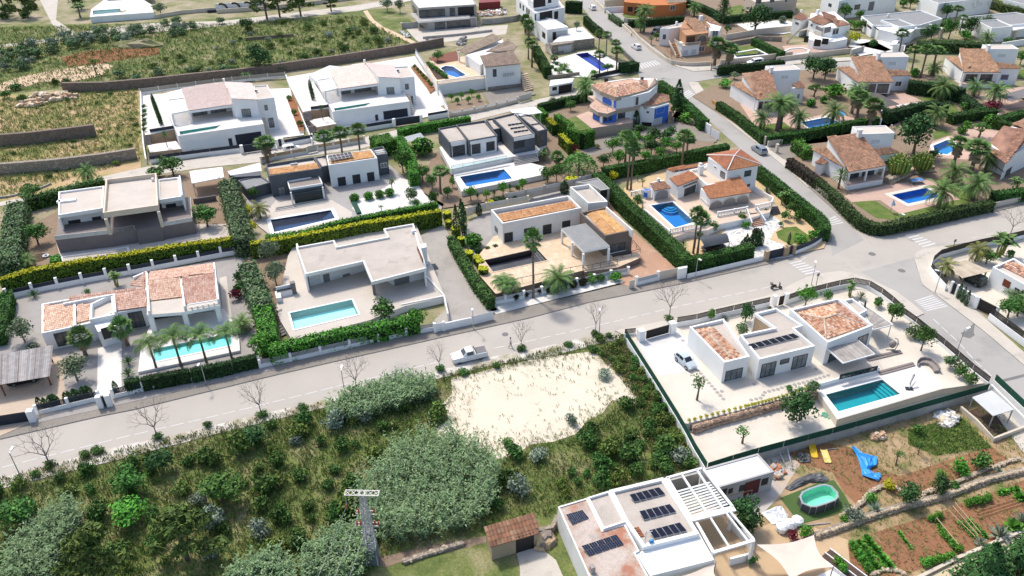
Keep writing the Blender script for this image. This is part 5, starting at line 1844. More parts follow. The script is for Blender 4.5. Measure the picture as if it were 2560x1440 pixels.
GA('driveway_gate','beige panelled sliding gate of terracotta drive',(1400,1270),(1560,1235),1.75,PW,.1)
g_=TH('gate_pillars','broad white pillar between terracotta drive and cypress hedge','gate pillar',(1600,1240))
MB().pr([W(p,2.2).xy[:]for p in((1560,1160),(1640,1145),(1640,1160),(1562,1176))],0,2.2).b('pillar',WH,g_)
GA('garden_gate','beige pedestrian gate between two white pillars with number plates',(1140,1345),(1185,1335),1.6,PW,.1)
for k,p,l,h_,w_ in PT('fan 320 1420 12.6 3.6 very tall slim fan palm in white gravel by charcoal pool|feather 520 1370 5 6.4 date palm with arching fronds below sandstone terrace|queen 60 1440 5.2 4.4 multi stemmed bright palm left of tall fan palm, first stem|queen 85 1455 4.8 4.4 bright palm just right of first stem in clump|queen 130 1440 4 4.2 third stem of bright palm clump by terrace steps|bbush 820 1290 1.7 2.6 green bush below raised terrace railing, larger one|bush 900 1280 1.6 2 dark round bush right of green one under terrace|bbush 1020 1270 1.8 2.6 bright round bush beside terracotta drive'):
 PL_(k,p,l,h=h_,w=w_,z0=.17)
for i,(x_,y_,s_)in enumerate([(170,1435,1.2),(255,1415,1.2),(368,1385,1.2),(450,1375,1.),(580,1345,1.3),(662,1330,1.4),(742,1310,1.5),(620,1310,.8),(405,1365,.8)]):
 PL_('brownball',(x_,y_),'dark clipped ball shrub in white gravel strip',w=s_,z0=.17,gp=1)
TI('F')
HG('leafy green hedge between cobbled drive and charcoal pool','1740 890 1800 1000 1880 1130 1960 1270 2080 1420',1.5,2.2,LM,z0=.1,leaf=.18,den=30,ro_=.22)
for i,(x_,y_,s_,k_)in enumerate([(1710,750,1.6,'drum'),(1720,810,1.2,'drum'),(1785,890,1.7,'drum'),(1830,960,1.3,'drum'),(1895,1090,1.5,'drum'),(1965,1125,1.4,'drum'),(1990,1160,1.4,'drum'),(2020,1260,1.7,'drum')]):
 PL_('drum',(x_,y_),'golden topped clipped drum beside leafy green hedge',w=s_,h=s_*(1. if i<7 else 1.3),z0=.2,gp=1)
PL_('drum',(2082,655),'golden topped drum in front of pale back wall',w=1.3,h=1.6,z0=.2)
PL_('bball',(1935,980),'wide flat topped clipped tree by white planter',w=3.2,h=2.6,z0=.2)
for i,(x_,y_,s_)in enumerate([(1975,1045,1.3),(2050,1035,1.3),(2120,1018,1.3)]):
 PL_('ball',(x_,y_),'round clipped ball beside charcoal pool, %s of three'%('left','middle','right')[i],w=s_*1.1,h=s_,z0=ZL3*0+.4)
for i,(x_,y_,h_)in enumerate([(1790,890,6.5),(1855,885,6.8),(1835,820,6.)]):
 PL_('cypress',(x_,y_),'slim dark cypress behind golden drums, %s'%('left one','right one','rear one')[i],h=h_,w=1.3,z0=.2)
for i,(x_,y_,h_)in enumerate([(1980,710,2.6),(2290,610,1.6)]):
 PL_('cypress',(x_,y_),'clipped column shrub against pale back wall, %s'%('wide one','small one')[i],h=h_,w=1.3,z0=.2)
FE('retaining_wall','pale pillared retaining wall with mesh panels behind orange tiled villa','1880 720 1960 690 2240 640 2400 615',.9,PW,1.7,MATS['pale mesh panel'],4,PW,1.8,z0=.6)
TI('G')
FE('retaining_wall','grey retaining wall with mesh panels below blue pool garden','90 600 220 575 360 545 490 515 610 490 740 455 860 420',1.1,CN,1.9,MATS['pale mesh panel'],4,CN,2.,z0=.6)
TI('X')
ZS('garden_gravel','1560 470 1700 400 1880 420 2000 520 2070 590 2060 620 1910 650 1720 690 1640 620 1560 510',.165,MYS)
ZS('pebble_garden','1815 570 1890 560 1935 540 1960 560 1935 580 1925 600 1960 610 1985 640 1890 655 1830 640 1800 610',.18,MA_('black and white pebbles',(.62,.61,.58),(.3,.29,.28),sca=2.2,ro=1,fi=.2,fs=7,lohi=(.52,.62)))
ZS('lawn','1940 580 1965 568 1990 566 2010 580 2040 600 2000 618 1975 612 1945 595',.19,ML)
SPT('stone_circle',None,(1889,596),2.3,CP,.2)
SH('pool_terrace',fp((1600,490),(1690,455),(1830,440),(1890,470),(1930,510),(1925,530),(1875,545),(1800,560),(1770,575),(1720,580),(1672,597),(1610,515)),ZL4,MA_('peach terrace tiles',(.58,.46,.36),sca=.4,ro=.85,fi=.06),th=1.5,side=WH)
TI('Q8')
h=TH('villa','white mediterranean villa with red terracotta roofs beside blue pool','house',(1500,700))
z=ZL4
zt=z+5.6
tw=BK_(h,'1170 160 1700 60 2030 280 1505 375',zt,0,WH,None,0)
ap=(1620,125,zt+1.6)
ev=[(1145,115,zt),(1710,20,zt),(2085,280,zt),(1500,382,zt)]
for i_,j_ in((3,2),(0,3),(2,1),(1,0)):
 TL_(h,[ev[i_],ev[j_],ap],TR_)
for i_ in range(4):
 RGE(h,(ev[i_][0],ev[i_][1],zt+.06),(ap[0],ap[1],ap[2]+.06),WP,.11)
win(h,tw[3],tw[2],(1795,395),(1895,475),DK,GL_,1,sill=True)
win(h,tw[3],tw[2],(1838,620),(1880,660),DK,GL_,0)
win(h,tw[0],tw[3],(1275,300),(1310,365),WP,GL_,0)
win(h,tw[0],tw[3],(1385,380),(1450,535),DK,GLL,1)
zp=z+2.6
pw=BK_(h,'1040 690 1560 600 1880 745 1210 850',zp-.05,z,WH,None,0)
TL_(h,[(1205,870,zp),(1920,755,zp),(1705,490,zp+1.3),(1060,670,zp+1.1)],TR_)
def AR(par,A,B,p0,p1,fillm,framem=None,name='arch'):
 u0,u1,z0_,z1_=WR(A,B,p0,p1)
 a,u,n=WF_(A,B)
 zz=up(1)
 r=(u1-u0)/2
 sp=max(z0_+.3,z1_-r*.75)
 pts=[a+u*u0+zz*z0_,a+u*u1+zz*z0_]
 for i in range(11):
  t=pi*i/10
  pts.append(a+u*((u0+u1)/2+r*cos(t))+zz*(sp+(z1_-sp)*sin(t)))
 MB().add([p+n*.035 for p in pts],[tuple(range(len(pts)))]).b(name,fillm,par)
 mb=MB()
 for i in range(2,len(pts)-1):
  mb.ba(pts[i]+n*.05,pts[i+1]+n*.05,.1,.16)
 mb.b('arch_trim',framem or CP,par)
ARCHG=MA_((.26,.235,.21),sca=.7,ro=.15,spec=.6,fi=.2)
for x0,y0,x1,y1 in((1195,920,1405,1050),(1425,870,1635,1030),(1650,830,1850,995)):
 AR(h,pw[3],pw[2],(x0,y0),(x1,y1),ARCHG)
AR(h,pw[0],pw[3],(1045,870),(1180,985),ARCHG)
gw=BK_(h,'500 520 850 400 1010 515 665 650',z+2.9,z,WH,None,0)
TL_(h,[(505,520,z+2.95),(650,655,z+2.95),(1010,515,z+3.6),(845,390,z+3.6)],TR_)
fw=BK_(h,'845 375 1250 290 1560 575 1150 635',z+3.2,z,WH,MATS['peach terrace tiles'],.55)
PN(h,gw[3],gw[2],(765,700),(930,860),GL_,'patio_door',.05)
MB().ba(V3((*gw[3],z+2.35)).lerp(V3((*gw[2],z+2.35)),.25)+V3((0,-.2,0)),V3((*gw[3],z+2.35)).lerp(V3((*gw[2],z+2.35)),.9)+V3((0,-.2,0)),.2,.2).b('awning_box',MG,h)
bk=BK_(h,'455 365 1140 250 1200 300 600 420',z+2.7,0,WH,None,0)
TL_(h,[(600,415,z+2.75),(1000,330,z+2.75),(1160,235,z+3.2),(455,360,z+3.2)],TR_)
PV(h,[(600,415,z+2.95),(1000,330,z+2.95),(985,318,z+3.15),(580,390,z+3.15)],PVM,5)
CO(h,(1030,440),z+2,z+4.6,.9,WH,'chimney',wz=z+2.8)
CO(h,(1035,290),z+4.6,z+5.,.6,WH2,'chimney_cap',wz=z+4.6)
t=TH('barbecue_house','small white barbecue pavilion with a mossy tiled roof and arch','pavilion',(300,800))
bb=BK_(t,'165 590 410 545 520 670 250 720',z+2.3,z,WH,None,0)
TL_(t,[(245,735,z+2.35),(530,680,z+2.35),(420,560,z+3.),(170,600,z+3.)],TO)
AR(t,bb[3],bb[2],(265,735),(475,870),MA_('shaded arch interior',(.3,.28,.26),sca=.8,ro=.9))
CO(t,(310,590),z+2.5,z+3.6,.5,WH,'chimney',wz=z+2.7)
t=TH('outdoor_shower','small white and blue tiled outdoor shower by barbecue pavilion','outdoor shower',(110,800))
BT=MA_((.05,.16,.55),sca=1,ro=.4,fi=.1)
bs=BK_(t,'35 720 130 690 195 715 100 740',z+1.7,z,WH,None,0)
PN(t,bs[0],bs[3],(70,760),(125,860),BT,'tiled_back',.04)
MB().pr(inset(ccw(bs),.1),z+1.69,z+1.73).b('tiled_top',BT,t)
PB_('blue_pool','blue rectangular pool with rounded corner steps on peach terrace',PL['L4'],(.55,.88,1),FB,None,.4,CW,1.4)
t=TH('pool_steps','round blue corner steps inside peach terrace pool','pool steps',W((530,960),z))
for r_,zz in((1.7,z-.9),(1.25,z-.65),(.8,z-.42)):
 c_=W((520,975),z)
 MB().pr([(c_.x+r_*cos(a),c_.y-r_*sin(a))for a in[R(x)for x in range(0,181,15)]],z-1.38,zz).b('step',FLB,t)
TI('G')
for l_,p_ in(('white balustrade along left side of blue pool',[(1160,550),(1250,530)]),('white balustrade below blue pool',[(1490,870),(1600,850),(1770,815),(1830,790)]),('white balustrade of arcade terrace left of steps',[(1900,725),(2040,700),(2150,680)]),('white balustrade from arcade terrace to garden corner',[(2225,665),(2360,635),(2368,600),(2215,510)])):
 BA_(TH('balustrade',l_,'balustrade',W(p_[0],0)),p_,z,.95,WH)
GW('white wall along hedge side of blue pool','1270 690 1490 880',z,z+.8,.25,WH)
st=TH('entrance_stairs','white sided terracotta stairs from arcade terrace to garden','stairs',(2240,780))
SP(st,(2200,815),(2300,795),(2165,700),(2235,690),.18,z,8,M_BRICKP)
for p_ in(((2190,815),(2145,690)),((2305,795),(2230,680))):
 A_,B_=W(p_[0],.2),W(p_[1],z)
 mb=MB()
 mb.ba(A_+up(.9),B_+up(.9),.2,.14)
 for i in range(9):
  q_=A_.lerp(B_,(i+.5)/9)
  mb.tu(q_,q_+up(.9),.08,.06,5)
 mb.b('banister',WH,st)
st=TH('garden_steps','grey stone steps at right corner of arcade terrace','steps',(2380,690))
SP(st,(2370,715),(2440,700),(2365,640),(2410,632),.18,z,5,MG)
t=TH('carport','dark curved roof carport by clipped cypress hedge','carport',(1880,960))
A_,B_,C_,D_=[W(q)for q in((1715,910,2.2),(1960,870,2.2),(2000,945,2.2),(1790,990,2.2))]
mb=MB()
for i in range(8):
 f0,f1=i/8,(i+1)/8
 def zc(f):
  return V3((0,0,.55*sin(pi*f)))
 mb.hx([A_.lerp(D_,f0)+zc(f0),B_.lerp(C_,f0)+zc(f0),B_.lerp(C_,f1)+zc(f1),A_.lerp(D_,f1)+zc(f1)],[v+up(.06)for v in(A_.lerp(D_,f0)+zc(f0),B_.lerp(C_,f0)+zc(f0),B_.lerp(C_,f1)+zc(f1),A_.lerp(D_,f1)+zc(f1))])
mb.b('roof_sheet',MA_('slate blue roof sheet',(.055,.065,.075),sca=.8,ro=.5),t)
for v in(A_,B_,C_,D_):
 MB().tu((v.x,v.y,.1),(v.x,v.y,2.2),.06,.06,6).b('post',DK,t)
car('parked_car','dark car parked under curved roof carport','car',(1860,1010),(1780,1025),PAINTB,4.2,1.75,z0=.18)
HG('tall dark hedge between terracotta drive and blue pool','865 345 1000 460 1120 590 1290 740 1420 860 1520 950 1655 1090',2.3,3.,LH,z0=.1,leaf=.17,den=34)
HG('dark clipped hedge along street behind white base wall','1655 1090 1900 1035 2080 990 2200 965',1.8,2.6,LH,z0=.1,leaf=.17,den=34)
for i in range(10):
 PL_('cypress',(2100+i*19,1012-i*4.5),'ragged young cypress in row above dark mesh fence',h=2.+(i%3)*.5+i*.08,w=.9,z0=.1,gp=1)
TI('H')
HG('tall dark hedge along side street, lower stretch with rounded corner','120 290 230 370 400 510 560 640 650 710 700 770 700 830',1.9,2.6,LH,z0=.1,leaf=.17,den=34,smooth=1)
TI('X')
FE('street_wall','white base wall with dark mesh panels under young cypresses','1718 697 1800 677 1911 651',.9,WH,1.,WH,30,None,t=.25)
FE('street_wall','curved white wall with dark mesh panels at big junction','1985 637 2030 620 2058 600 2066 585',.8,WH,1.7,NV,3,None,t=.25,smooth=1)
GA('driveway_gate','dark navy sliding gate between stone pillars near junction',(1914,651),(1960,640),1.8,NV,.1,posts=SO_,ps=.7)
GA('garden_gate','small dark navy pedestrian gate between stone pillars near junction',(1965,639),(1982,635),1.8,NV,.1,posts=SO_,ps=.6)
TI('H')
PL_('brownball',(100,905),'dark cloud pruned bonsai in middle of pebble circle',w=1.6,h=2.,z0=.18)
for k,p,l,h_,w_ in PT('bush 345 760 2.4 2.2 clipped round shrub left in gravel bed above lawn|bush 460 765 2.6 2.4 clipped round shrub right in gravel bed above lawn|round 390 720 2.8 2.4 taller green shrub behind two clipped round ones|banana 350 620 3 3.6 bright broad leaved plant behind terrace balustrade|bush 310 810 1.2 1.2 small green shrub at edge of pebbles|bbush 480 945 1.6 3.4 sprawling leafy shrub between lawn and junction wall|bbush 600 905 1.8 3 leafy shrub at end of lawn by curved wall|bbush 690 865 2 2.4 pale shrub in corner of curved wall|bush 180 720 1.8 1.9 dark shrub right of terracotta stairs|agave 195 520 1.6 1.9 spiky palm shrub in ochre gravel by side hedge|cypress 380 960 2.4 0.6 thin dark cypress on front edge of lawn'):
 PL_(k,p,l,h=h_,w=w_,z0=.18)
TI('G')
for k,p,l,h_,w_ in PT('fan 1690 1040 9 3.4 tall fan palm left of pair by curved roof carport|fan 1725 1050 8.4 3.6 tall leaning fan palm right of pair by curved roof carport|fan 1125 490 11.6 3.8 very tall fan palm left of pair above barbecue pavilion|fan 1155 495 10.2 3.8 very tall fan palm right of pair above barbecue pavilion|bush 2105 780 2.4 2.3 dark shrub at foot of arcade terrace wall|bbush 2135 820 1.5 2 light green shrub left of terracotta stairs|yucca 1600 1020 2.2 2.2 yellow green cordyline in ochre gravel behind hedge|bush 1730 900 1.6 2 dark shrub under fan palm pair at pool wall|bush 1860 850 2.2 2.6 yellow green bush between palms and carport|round 1210 650 2.8 2.6 grey green bush beside tall hedge at pool|sapling 1255 470 2 1.6 small citrus sapling near barbecue pavilion|sapling 1210 420 1.4 1.3 little green sapling on sand behind pavilion|yellow 1005 420 2.4 2.4 ochre round shrub beside tall palms'):
 PL_(k,p,l,h=h_,w=w_,z0=.17)
TI('X')
ZS('villa_plot','60 570 140 530 260 450 400 440 560 420 600 460 620 600 600 625 560 600 40 680',.155,MBS)
ZS('pool_surround','150 640 140 605 490 560 570 560 575 600 500 615 160 655',.165,MT)
TI('E')
h=TH('villa','beige and white villa with three stepped flat roofs and wide stairs','house',(900,700))
zp=2.9
SL(h,'475 755 500 560 900 480 1620 385 1660 590 1390 640 1170 665 950 700',zp,2.9,TP,'podium',m2=MDT)
md=BK_(h,'905 233 1340 180 1355 455 880 520',7.1,6.,CR,RL,.85,.3)
ws=[W(p,7.1).xy[:]for p in((905,233),(1340,180),(1352,400),(885,460))]
BK_(h,[],6.,zp,CR,None,0,wpts=[ws[0],ws[1],tuple(V3(ws[1]).lerp(V3(ws[2]),.45)),tuple(V3(ws[0]).lerp(V3(ws[3]),.45))])
bw=[tuple(V3(ws[0]).lerp(V3(ws[3]),.45)),tuple(V3(ws[1]).lerp(V3(ws[2]),.45))]
win(h,bw[0],bw[1],0,0,DK,GL_,2,rect=(1.4,5.2,zp+.05,zp+2.3))
win(h,bw[0],bw[1],0,0,DK,SHT,0,rect=(6.4,8.8,zp+.05,zp+2.3))
for p_ in((950,705),(1395,640)):
 q_=W(p_,zp)
 CO(h,p_,zp,6.1,.55,CR)
lw=BK_(h,'500 340 895 288 880 480 500 540',6.,5.3,WH,RL,.35,.3)
lb=[V3(lw[0]),V3(lw[1]),V3(lw[1]).lerp(V3(lw[2]),.8),V3(lw[0]).lerp(V3(lw[3]),.8)]
BK_(h,[],5.32,zp,WH,None,0,wpts=[v[:]for v in lb])
PN(h,lb[3][:],lb[2][:],(580,590),(715,660),SHT,'shutter',.05,10)
PN(h,lb[3][:],lb[2][:],(785,560),(890,630),SHT,'shutter',.05,10)
WL(h,[lw[0],lw[3]],zp,5.3,.28,WH,'side_wall',world=True)
rw=BK_(h,'1352 235 1535 213 1555 380 1362 410',6.,5.2,WH,RL,.35,.3)
rb=[V3(rw[0]),V3(rw[1]),V3(rw[1]).lerp(V3(rw[2]),.72),V3(rw[0]).lerp(V3(rw[3]),.72)]
BK_(h,[],5.22,zp,WH,None,0,wpts=[v[:]for v in rb])
PN(h,rb[3][:],rb[2][:],(1418,450),(1530,530),SHT,'shutter',.05,10)
WL(h,[tuple(V3(rw[1])+V3((.15,0))),tuple(V3(rw[2])+V3((.15,0)))],zp,6.3,.28,WH,'side_wall',world=True)
MB().bx(*W((570,415),5.9).xy,5.6,6.,3.4,.9,R(14)).b('roof_duct',WP,h)
MB().bx(*W((1310,235),6.6).xy,6.25,6.9,.5,.4,R(14)).b('roof_box',WP,h)
SP(h,(1195,795),(1408,760),(1172,668),(1388,640),.17,zp,9,MDT)
RA(h,'960 700 1160 668',zp,.95,ST,'railing',1.6,4)
RA(h,'480 755 940 705',zp,.85,ST,'railing',2.,0,MA_('frosted screen',(.6,.585,.56),ro=.4))
RA(h,'1395 640 1655 595 1640 420',zp,.85,ST,'railing',2.,0,MATS['frosted screen'])
PB_('navy_pool','narrow navy pool half hidden by long golden hedge',PL['T1'],(.5,.75,1),FD,None,.4,CW,1.2)
t=TH('pool_toy','white inflatable ring on dark mulch by golden hedge','swim ring',W((395,895),.2))
ORG[t.name]=V3()
mb=MB()
for i in range(14):
 a,b=2*pi*i/14,2*pi*(i+1)/14
 mb.tu((.45*cos(a),.45*sin(a),.15),(.45*cos(b),.45*sin(b),.15),.16,.16,7)
mb.b('ring',WP,t)
SPT('mulch_bed',None,fp((0,0))and(98,646),1.7,MD,.185)
HG('clipped green block beside navy pool end','468 880 470 935',1.6,1.8,LBR,z0=.1,leaf=.17,den=36)
for k,p,l,h_,w_ in PT('round 330 790 4.4 5.4 large clipped round tree left of beige villa|round 1780 640 4.4 6 large clipped round tree right of beige villa|feather 250 985 2.6 4 low palm at left end of golden hedge|feather 770 270 4.6 5 palm behind beige villa roof|round 290 430 3.6 5.5 dark green tree behind beige villa, left corner|round 1490 200 4.4 7 broad dark tree between beige villa and white canopy|bush 1330 210 2.4 5 green shrub behind beige parapet'):
 PL_(k,p,l,h=h_,w=w_,z0=.15)
HG('loose green hedge behind beige villa','200 400 450 340 680 280 880 230',2.2,2.6,LM,leaf=.22,den=24,ro_=.4,bu_=.2)
HG('flowering pale hedge down left edge beside beige villa','140 430 110 600 90 750 70 880 50 960',3.4,3.,LOL,leaf=.24,den=20,ro_=.5,bu_=.3)
HG('tall flowering oleander hedge between beige villa and slate grey villa','1950 240 1980 380 2020 520 2060 660 2080 750',3.2,3.6,LOL,leaf=.24,den=20,ro_=.5,bu_=.3)
t=TH('carport','large white flat canopy over a parked motorbike behind oleander hedge','carport',(1780,300))
SL(t,'1625 165 1905 128 1920 215 1645 268',3.2,.14,WP,'canopy',False)
for p_ in((1650,260),(1910,215),(1640,190),(1895,150)):
 CO(t,p_,0,3.1,.14,ST,'post',wz=3.1)
GW('grey wall with rail below white canopy','1665 450 1860 420',0,1.3,.25,MG)
t=TH('corrugated_shed','grey shed with white corrugated roof behind slate villa','shed',(2100,300))
bs=BK_(t,'1960 190 2230 160 2235 200 2010 215',2.9,0,DG,None,0)
SR(t,[(1950,165,3.2),(2230,90,3.2),(2245,160,2.95),(1975,200,2.95)],WP,30,.2,'corrugated_roof')
sw=BK_(t,'2040 240 2230 200 2320 260 2110 320',2.6,0,DG,RD,.2)
TI('X')
ZS('villa_plot','600 470 680 440 960 400 1040 470 1110 510 1100 530 860 580 690 600 640 560',.155,MGT)
ZS('pool_surround','640 560 690 500 830 500 880 530 880 550 860 575 690 598',.165,MT)
ZS('white_gravel','895 500 960 470 1000 445 1040 455 1080 510 1060 520 900 540 880 520',.168,MWG)
TI('F')
h=TH('villa','slate grey and white villa with orange tiles and roof solar panels','house',(500,400))
a=BK_(h,'150 275 565 213 630 310 180 378',4.9,0,DG,RL,.6,.25)
TL_(h,[(185,368,4.4),(620,310,4.4),(590,262,4.75),(180,320,4.75)],TOR)
MB().tu(W((365,280),5.),W((425,272),5.),.25,.25,10).b('water_tank',ST,h)
b=BK_(h,'672 200 1055 148 1108 222 690 285',5.2,0,WH,RL,.5,.25)
TL_(h,[(715,272,4.8),(1085,215,4.8),(1050,160,5.15),(700,205,5.15)],TOR)
PV(h,[(712,245,5.35),(905,212,5.35),(880,168,5.75),(685,200,5.75)],PVM,6,2)
c=BK_(h,'1058 140 1160 122 1195 185 1100 200',4.9,0,DG,RL,.4,.25)
for p_ in(((1075,165),(1175,150)),((1080,180),(1180,165))):
 WL(h,list(p_),4.6,4.9,.12,WP,'roof_beam',wz=4.9)
d=BK_(h,'570 215 670 200 690 285 630 300',3.9,0,DG,RL,.3)
for x0,y0,x1,y1 in((765,392,845,465),(892,370,970,445),(1018,350,1088,420)):
 PN(h,b[3],b[2],(x0,y0),(x1,y1),SHT,'shuttered_door',.05,10)
win(h,a[3],a[2],(250,475),(330,548),DK,GLL,1)
win(h,c[3],c[2],(1135,268),(1195,300),WP,GL_,1)
pc=BK_(h,'335 420 608 370 640 440 355 485',3.3,2.85,WH,MA_('brown flat roof',(.28,.245,.215),ro=.95),.25,.2)
for p_ in((385,615),(655,570)):
 CO(h,p_,.3,2.9,.3,WH)
MB().pr([W(p,.3).xy[:]for p in((405,612),(648,572),(620,500),(395,535))],.3,2.85).b('conservatory_glass',CLEAR,h)
st=TH('garden_steps','long grey steps below glazed porch of slate villa','steps',(450,640))
for a_,b_ in(((240,655),(665,578)),((235,668),(670,590)),((230,682),(672,604))):
 WL(st,[a_,b_],.16,.34-.06*(a_[1]-655)/13,.4,MGT,'step')
PB_('navy_pool','navy mosaic pool with white surround below glazed porch',PL['T2'],(.6,.82,.95),F_NAVY,[(745,740),(710,670),(630,684),(660,758)],.75,CW,1.3)
for i,(x_,y_)in enumerate(((915,590),(1035,575),(1130,560),(1215,545))):
 PL_('bball',(x_,y_),'bright clipped ball on terrace edge, %s from left'%ORD[i],w=2.,h=1.6,z0=.17)
GW('dark green low wall between pool paving and white gravel','895 590 955 712',0,.6,.9,GREENM)
for k,p,l,h_,w_ in PT('sapling 1240 520 3.6 2 slender dark shrub between terrace and white gravel|oleander 1415 590 3.2 3.4 dark open shrub in white gravel|bare 1375 430 2.6 1.4 pollarded bare trunk in white gravel|bush 1440 630 1.6 2.2 low green shrub at edge of white gravel|sapling 1145 690 1.6 1.4 reddish twiggy shrub in front of white gravel|round 50 580 2.8 3.2 green round bush by oleander hedge at slate villa|yellowfeather 110 740 3.8 4.6 yellowish feather palm left of navy mosaic pool|yellow 20 700 2.2 2.4 golden clipped bush under feather palm, upper one|yellow 40 860 2.4 2.6 golden clipped bush under feather palm, lower one|round 1330 340 5.2 5 open dark green tree right of slate villa|fanskirt 170 265 6 5.2 stout fan palm with shaggy trunk by white van|fan 680 300 8.2 5 tall fan palm behind solar roof, leftmost of three|fan 820 260 8.2 5 tall fan palm behind solar roof, middle of three|fan 968 235 8.4 4.4 tall fan palm behind solar roof, rightmost of three'):
 PL_(k,p,l,h=h_,w=w_,z0=.15)
FE('street_wall','white wall with tan panels along back street by white van','120 270 230 235 365 212 510 185',.7,WH2,1.5,WDP,3.6,WH2,1.7)
FE('street_wall','white wall with tan panels along back street behind fan palms','600 160 745 135 880 110 1000 90',.7,WH2,1.5,WDP,3.6,WH2,1.7)
GA('driveway_gate','grey metal gate in back street wall between tan panels',(518,182),(595,165),1.7,ST,.1)
HG('dark clipped hedge block behind slate villa roof','1070 70 1230 40',5.5,3.4,LBR,leaf=.2,den=30,ro_=.2,bu_=.2)
HG('bright leafy hedge between slate villa and twin grey villa','1290 40 1340 120 1385 200 1410 270 1420 360',2.,3.,LBR,leaf=.2,den=28,ro_=.3,bu_=.2)
HG('clipped hedge along back street above twin grey villa','1290 -20 1500 -70 1700 -100 1900 -135',1.8,2.2,LBR,leaf=.2,den=28)
TI('B')
VAN=[(0,.35,.7,.72,.72,.7),(.05,.22,.92,.95,.84,.78),(.2,.2,1.05,1.1,.88,.8),(.25,.2,1.06,1.2,.88,.78),(.38,.2,1.08,1.72,.88,.74),(.6,.2,1.08,1.84,.88,.74),(.85,.2,1.08,1.84,.88,.74),(.985,.25,1.06,1.76,.87,.74),(1,.35,1.,1.5,.84,.72)]
car('parked_van','white panel van parked in back street by fan palm','van',(380,1300),(455,1285),PAINTW,4.1,1.75,VAN,glass=[('windscreen',3,4,'top'),('side_window',4,5,'sides'),('side_window',5,6,'sides')])
TI('X')
ZS('villa_plot','1040 470 1090 380 1250 330 1380 300 1400 340 1460 440 1460 460 1240 500 1110 520',.155,MBS)
TI('F')
SH('pool_terrace','1760 350 1800 340 2200 265 2280 260 2370 250 2560 300 2560 360 1830 510 1770 400',1.3,MW,th=1.3,side=WH2)
SH('upper_terrace','1640 130 1700 100 2500 -30 2560 80 2480 180 2270 210 1740 320',2.4,MW,th=1.3,side=WH2)
TI('B')
h=TH('villa','twin villa of dark slate walls and grey flat roofs above blue pool','house',(2000,1250))
z,zt=2.4,6.2
a=BK_(h,'1627 1100 1790 1070 1880 1195 1725 1222',zt-.3,z,DG,RG,.35,.25)
b=BK_(h,'1780 1068 2030 1030 2140 1160 1890 1205',zt-.1,z,DG,RG,.45,.25)
c=BK_(h,'2040 1020 2150 1005 2160 1100 2100 1110',zt-.5,z,DG,RG,.35,.25)
WF=MA_((.76,.76,.74),ro=.7)
for bl in(a,b):
 PN(h,bl[3],bl[2],0,0,WF,'fascia',.12,rect=(.3,(V3(bl[2])-V3(bl[3])).length-.3,zt-1.,zt-.35))
 PN(h,bl[3],bl[2],0,0,WF,'white_wall',.03,rect=(.5,(V3(bl[2])-V3(bl[3])).length-.3,z,zt-1.02))
PN(h,a[3],a[2],(1750,1255),(1862,1330),SHT,'shutter',.06,10)
PN(h,b[3],b[2],(1915,1240),(1995,1310),SHT,'shutter',.06,10)
PN(h,b[3],b[2],(2040,1220),(2115,1285),SHT,'shutter',.06,10)
win(h,a[0],a[3],(1643,1185),(1655,1225),DK,GL_,0)
TI('C')
d=BK_(h,'-30 1010 160 965 335 1145 145 1180',zt+.1,z,DG,RG,.4,.25)
e_=BK_(h,'165 965 310 985 440 1105 360 1125',zt+.1,z,DG,RG,.4,.25)
PN(h,d[3],d[2],0,0,WF,'fascia',.14,rect=(.2,(V3(d[2])-V3(d[3])).length-.2,zt-.75,zt-0.))
PN(h,d[3],d[2],(155,1200),(245,1260),SHT,'shutter',.06)
PN(h,e_[3],e_[2],(355,1150),(400,1240),GL_,'glass_door',.06)
for x_,y_ in((165,1070),(185,1100),(215,1130)):
 PV(h,[(x_-60,y_+12,zt-.2),(x_+65,y_-8,zt-.2),(x_+60,y_-22,zt+.15),(x_-65,y_-4,zt+.15)],PVD,4)
PV(h,[(300,1075,zt-.2),(385,1062,zt-.2),(380,1052,zt),(295,1064,zt)],PVD,3)
SL(TH('canopy','white flat canopy roof behind twin grey villa','canopy',(260,960)),'115 945 330 912 395 965 180 995',zt,.12,WP,'roof',False)
CO(bpy.data.objects['canopy'],(380,1030),0,zt-.1,.12,ST,'post',wz=zt-1.4)
CO(bpy.data.objects['canopy'],(140,950),0,zt-.1,.12,ST,'post',wz=zt-.1)
st=TH('garden_stairs','broad grey stairs below twin grey villa','stairs',(260,1350))
SP(st,(160,1420),(370,1380),(150,1340),(345,1310),1.3,2.42,6,MGT)
TI('F')
PB_('blue_pool','dark blue rectangular pool below twin grey villa',PL['T3'],(.5,.84,1),FB,[(2265,400),(2195,320),(2130,332),(2195,415)],.45,CW,1.28)
RA(TH('glass_railing','glass railing along upper terrace of twin villa','railing',(1900,300)),'1745 325 2220 235',2.4,.95,ST,'rail',2.5,0,CLEAR)
for i in range(7):
 PL_('bush',(1780+i*66,328-i*11),'small clipped bush in row below glass railing',w=1.,h=.8,z0=1.3,gp=1)
SR(TH('pergola','small grey slatted pergola by bright leafy hedge','pergola',(1420,60)),[(1330,45,2.4),(1480,5,2.4),(1520,50,2.4),(1370,85,2.4)],ST,16,.3,'roof_slats')
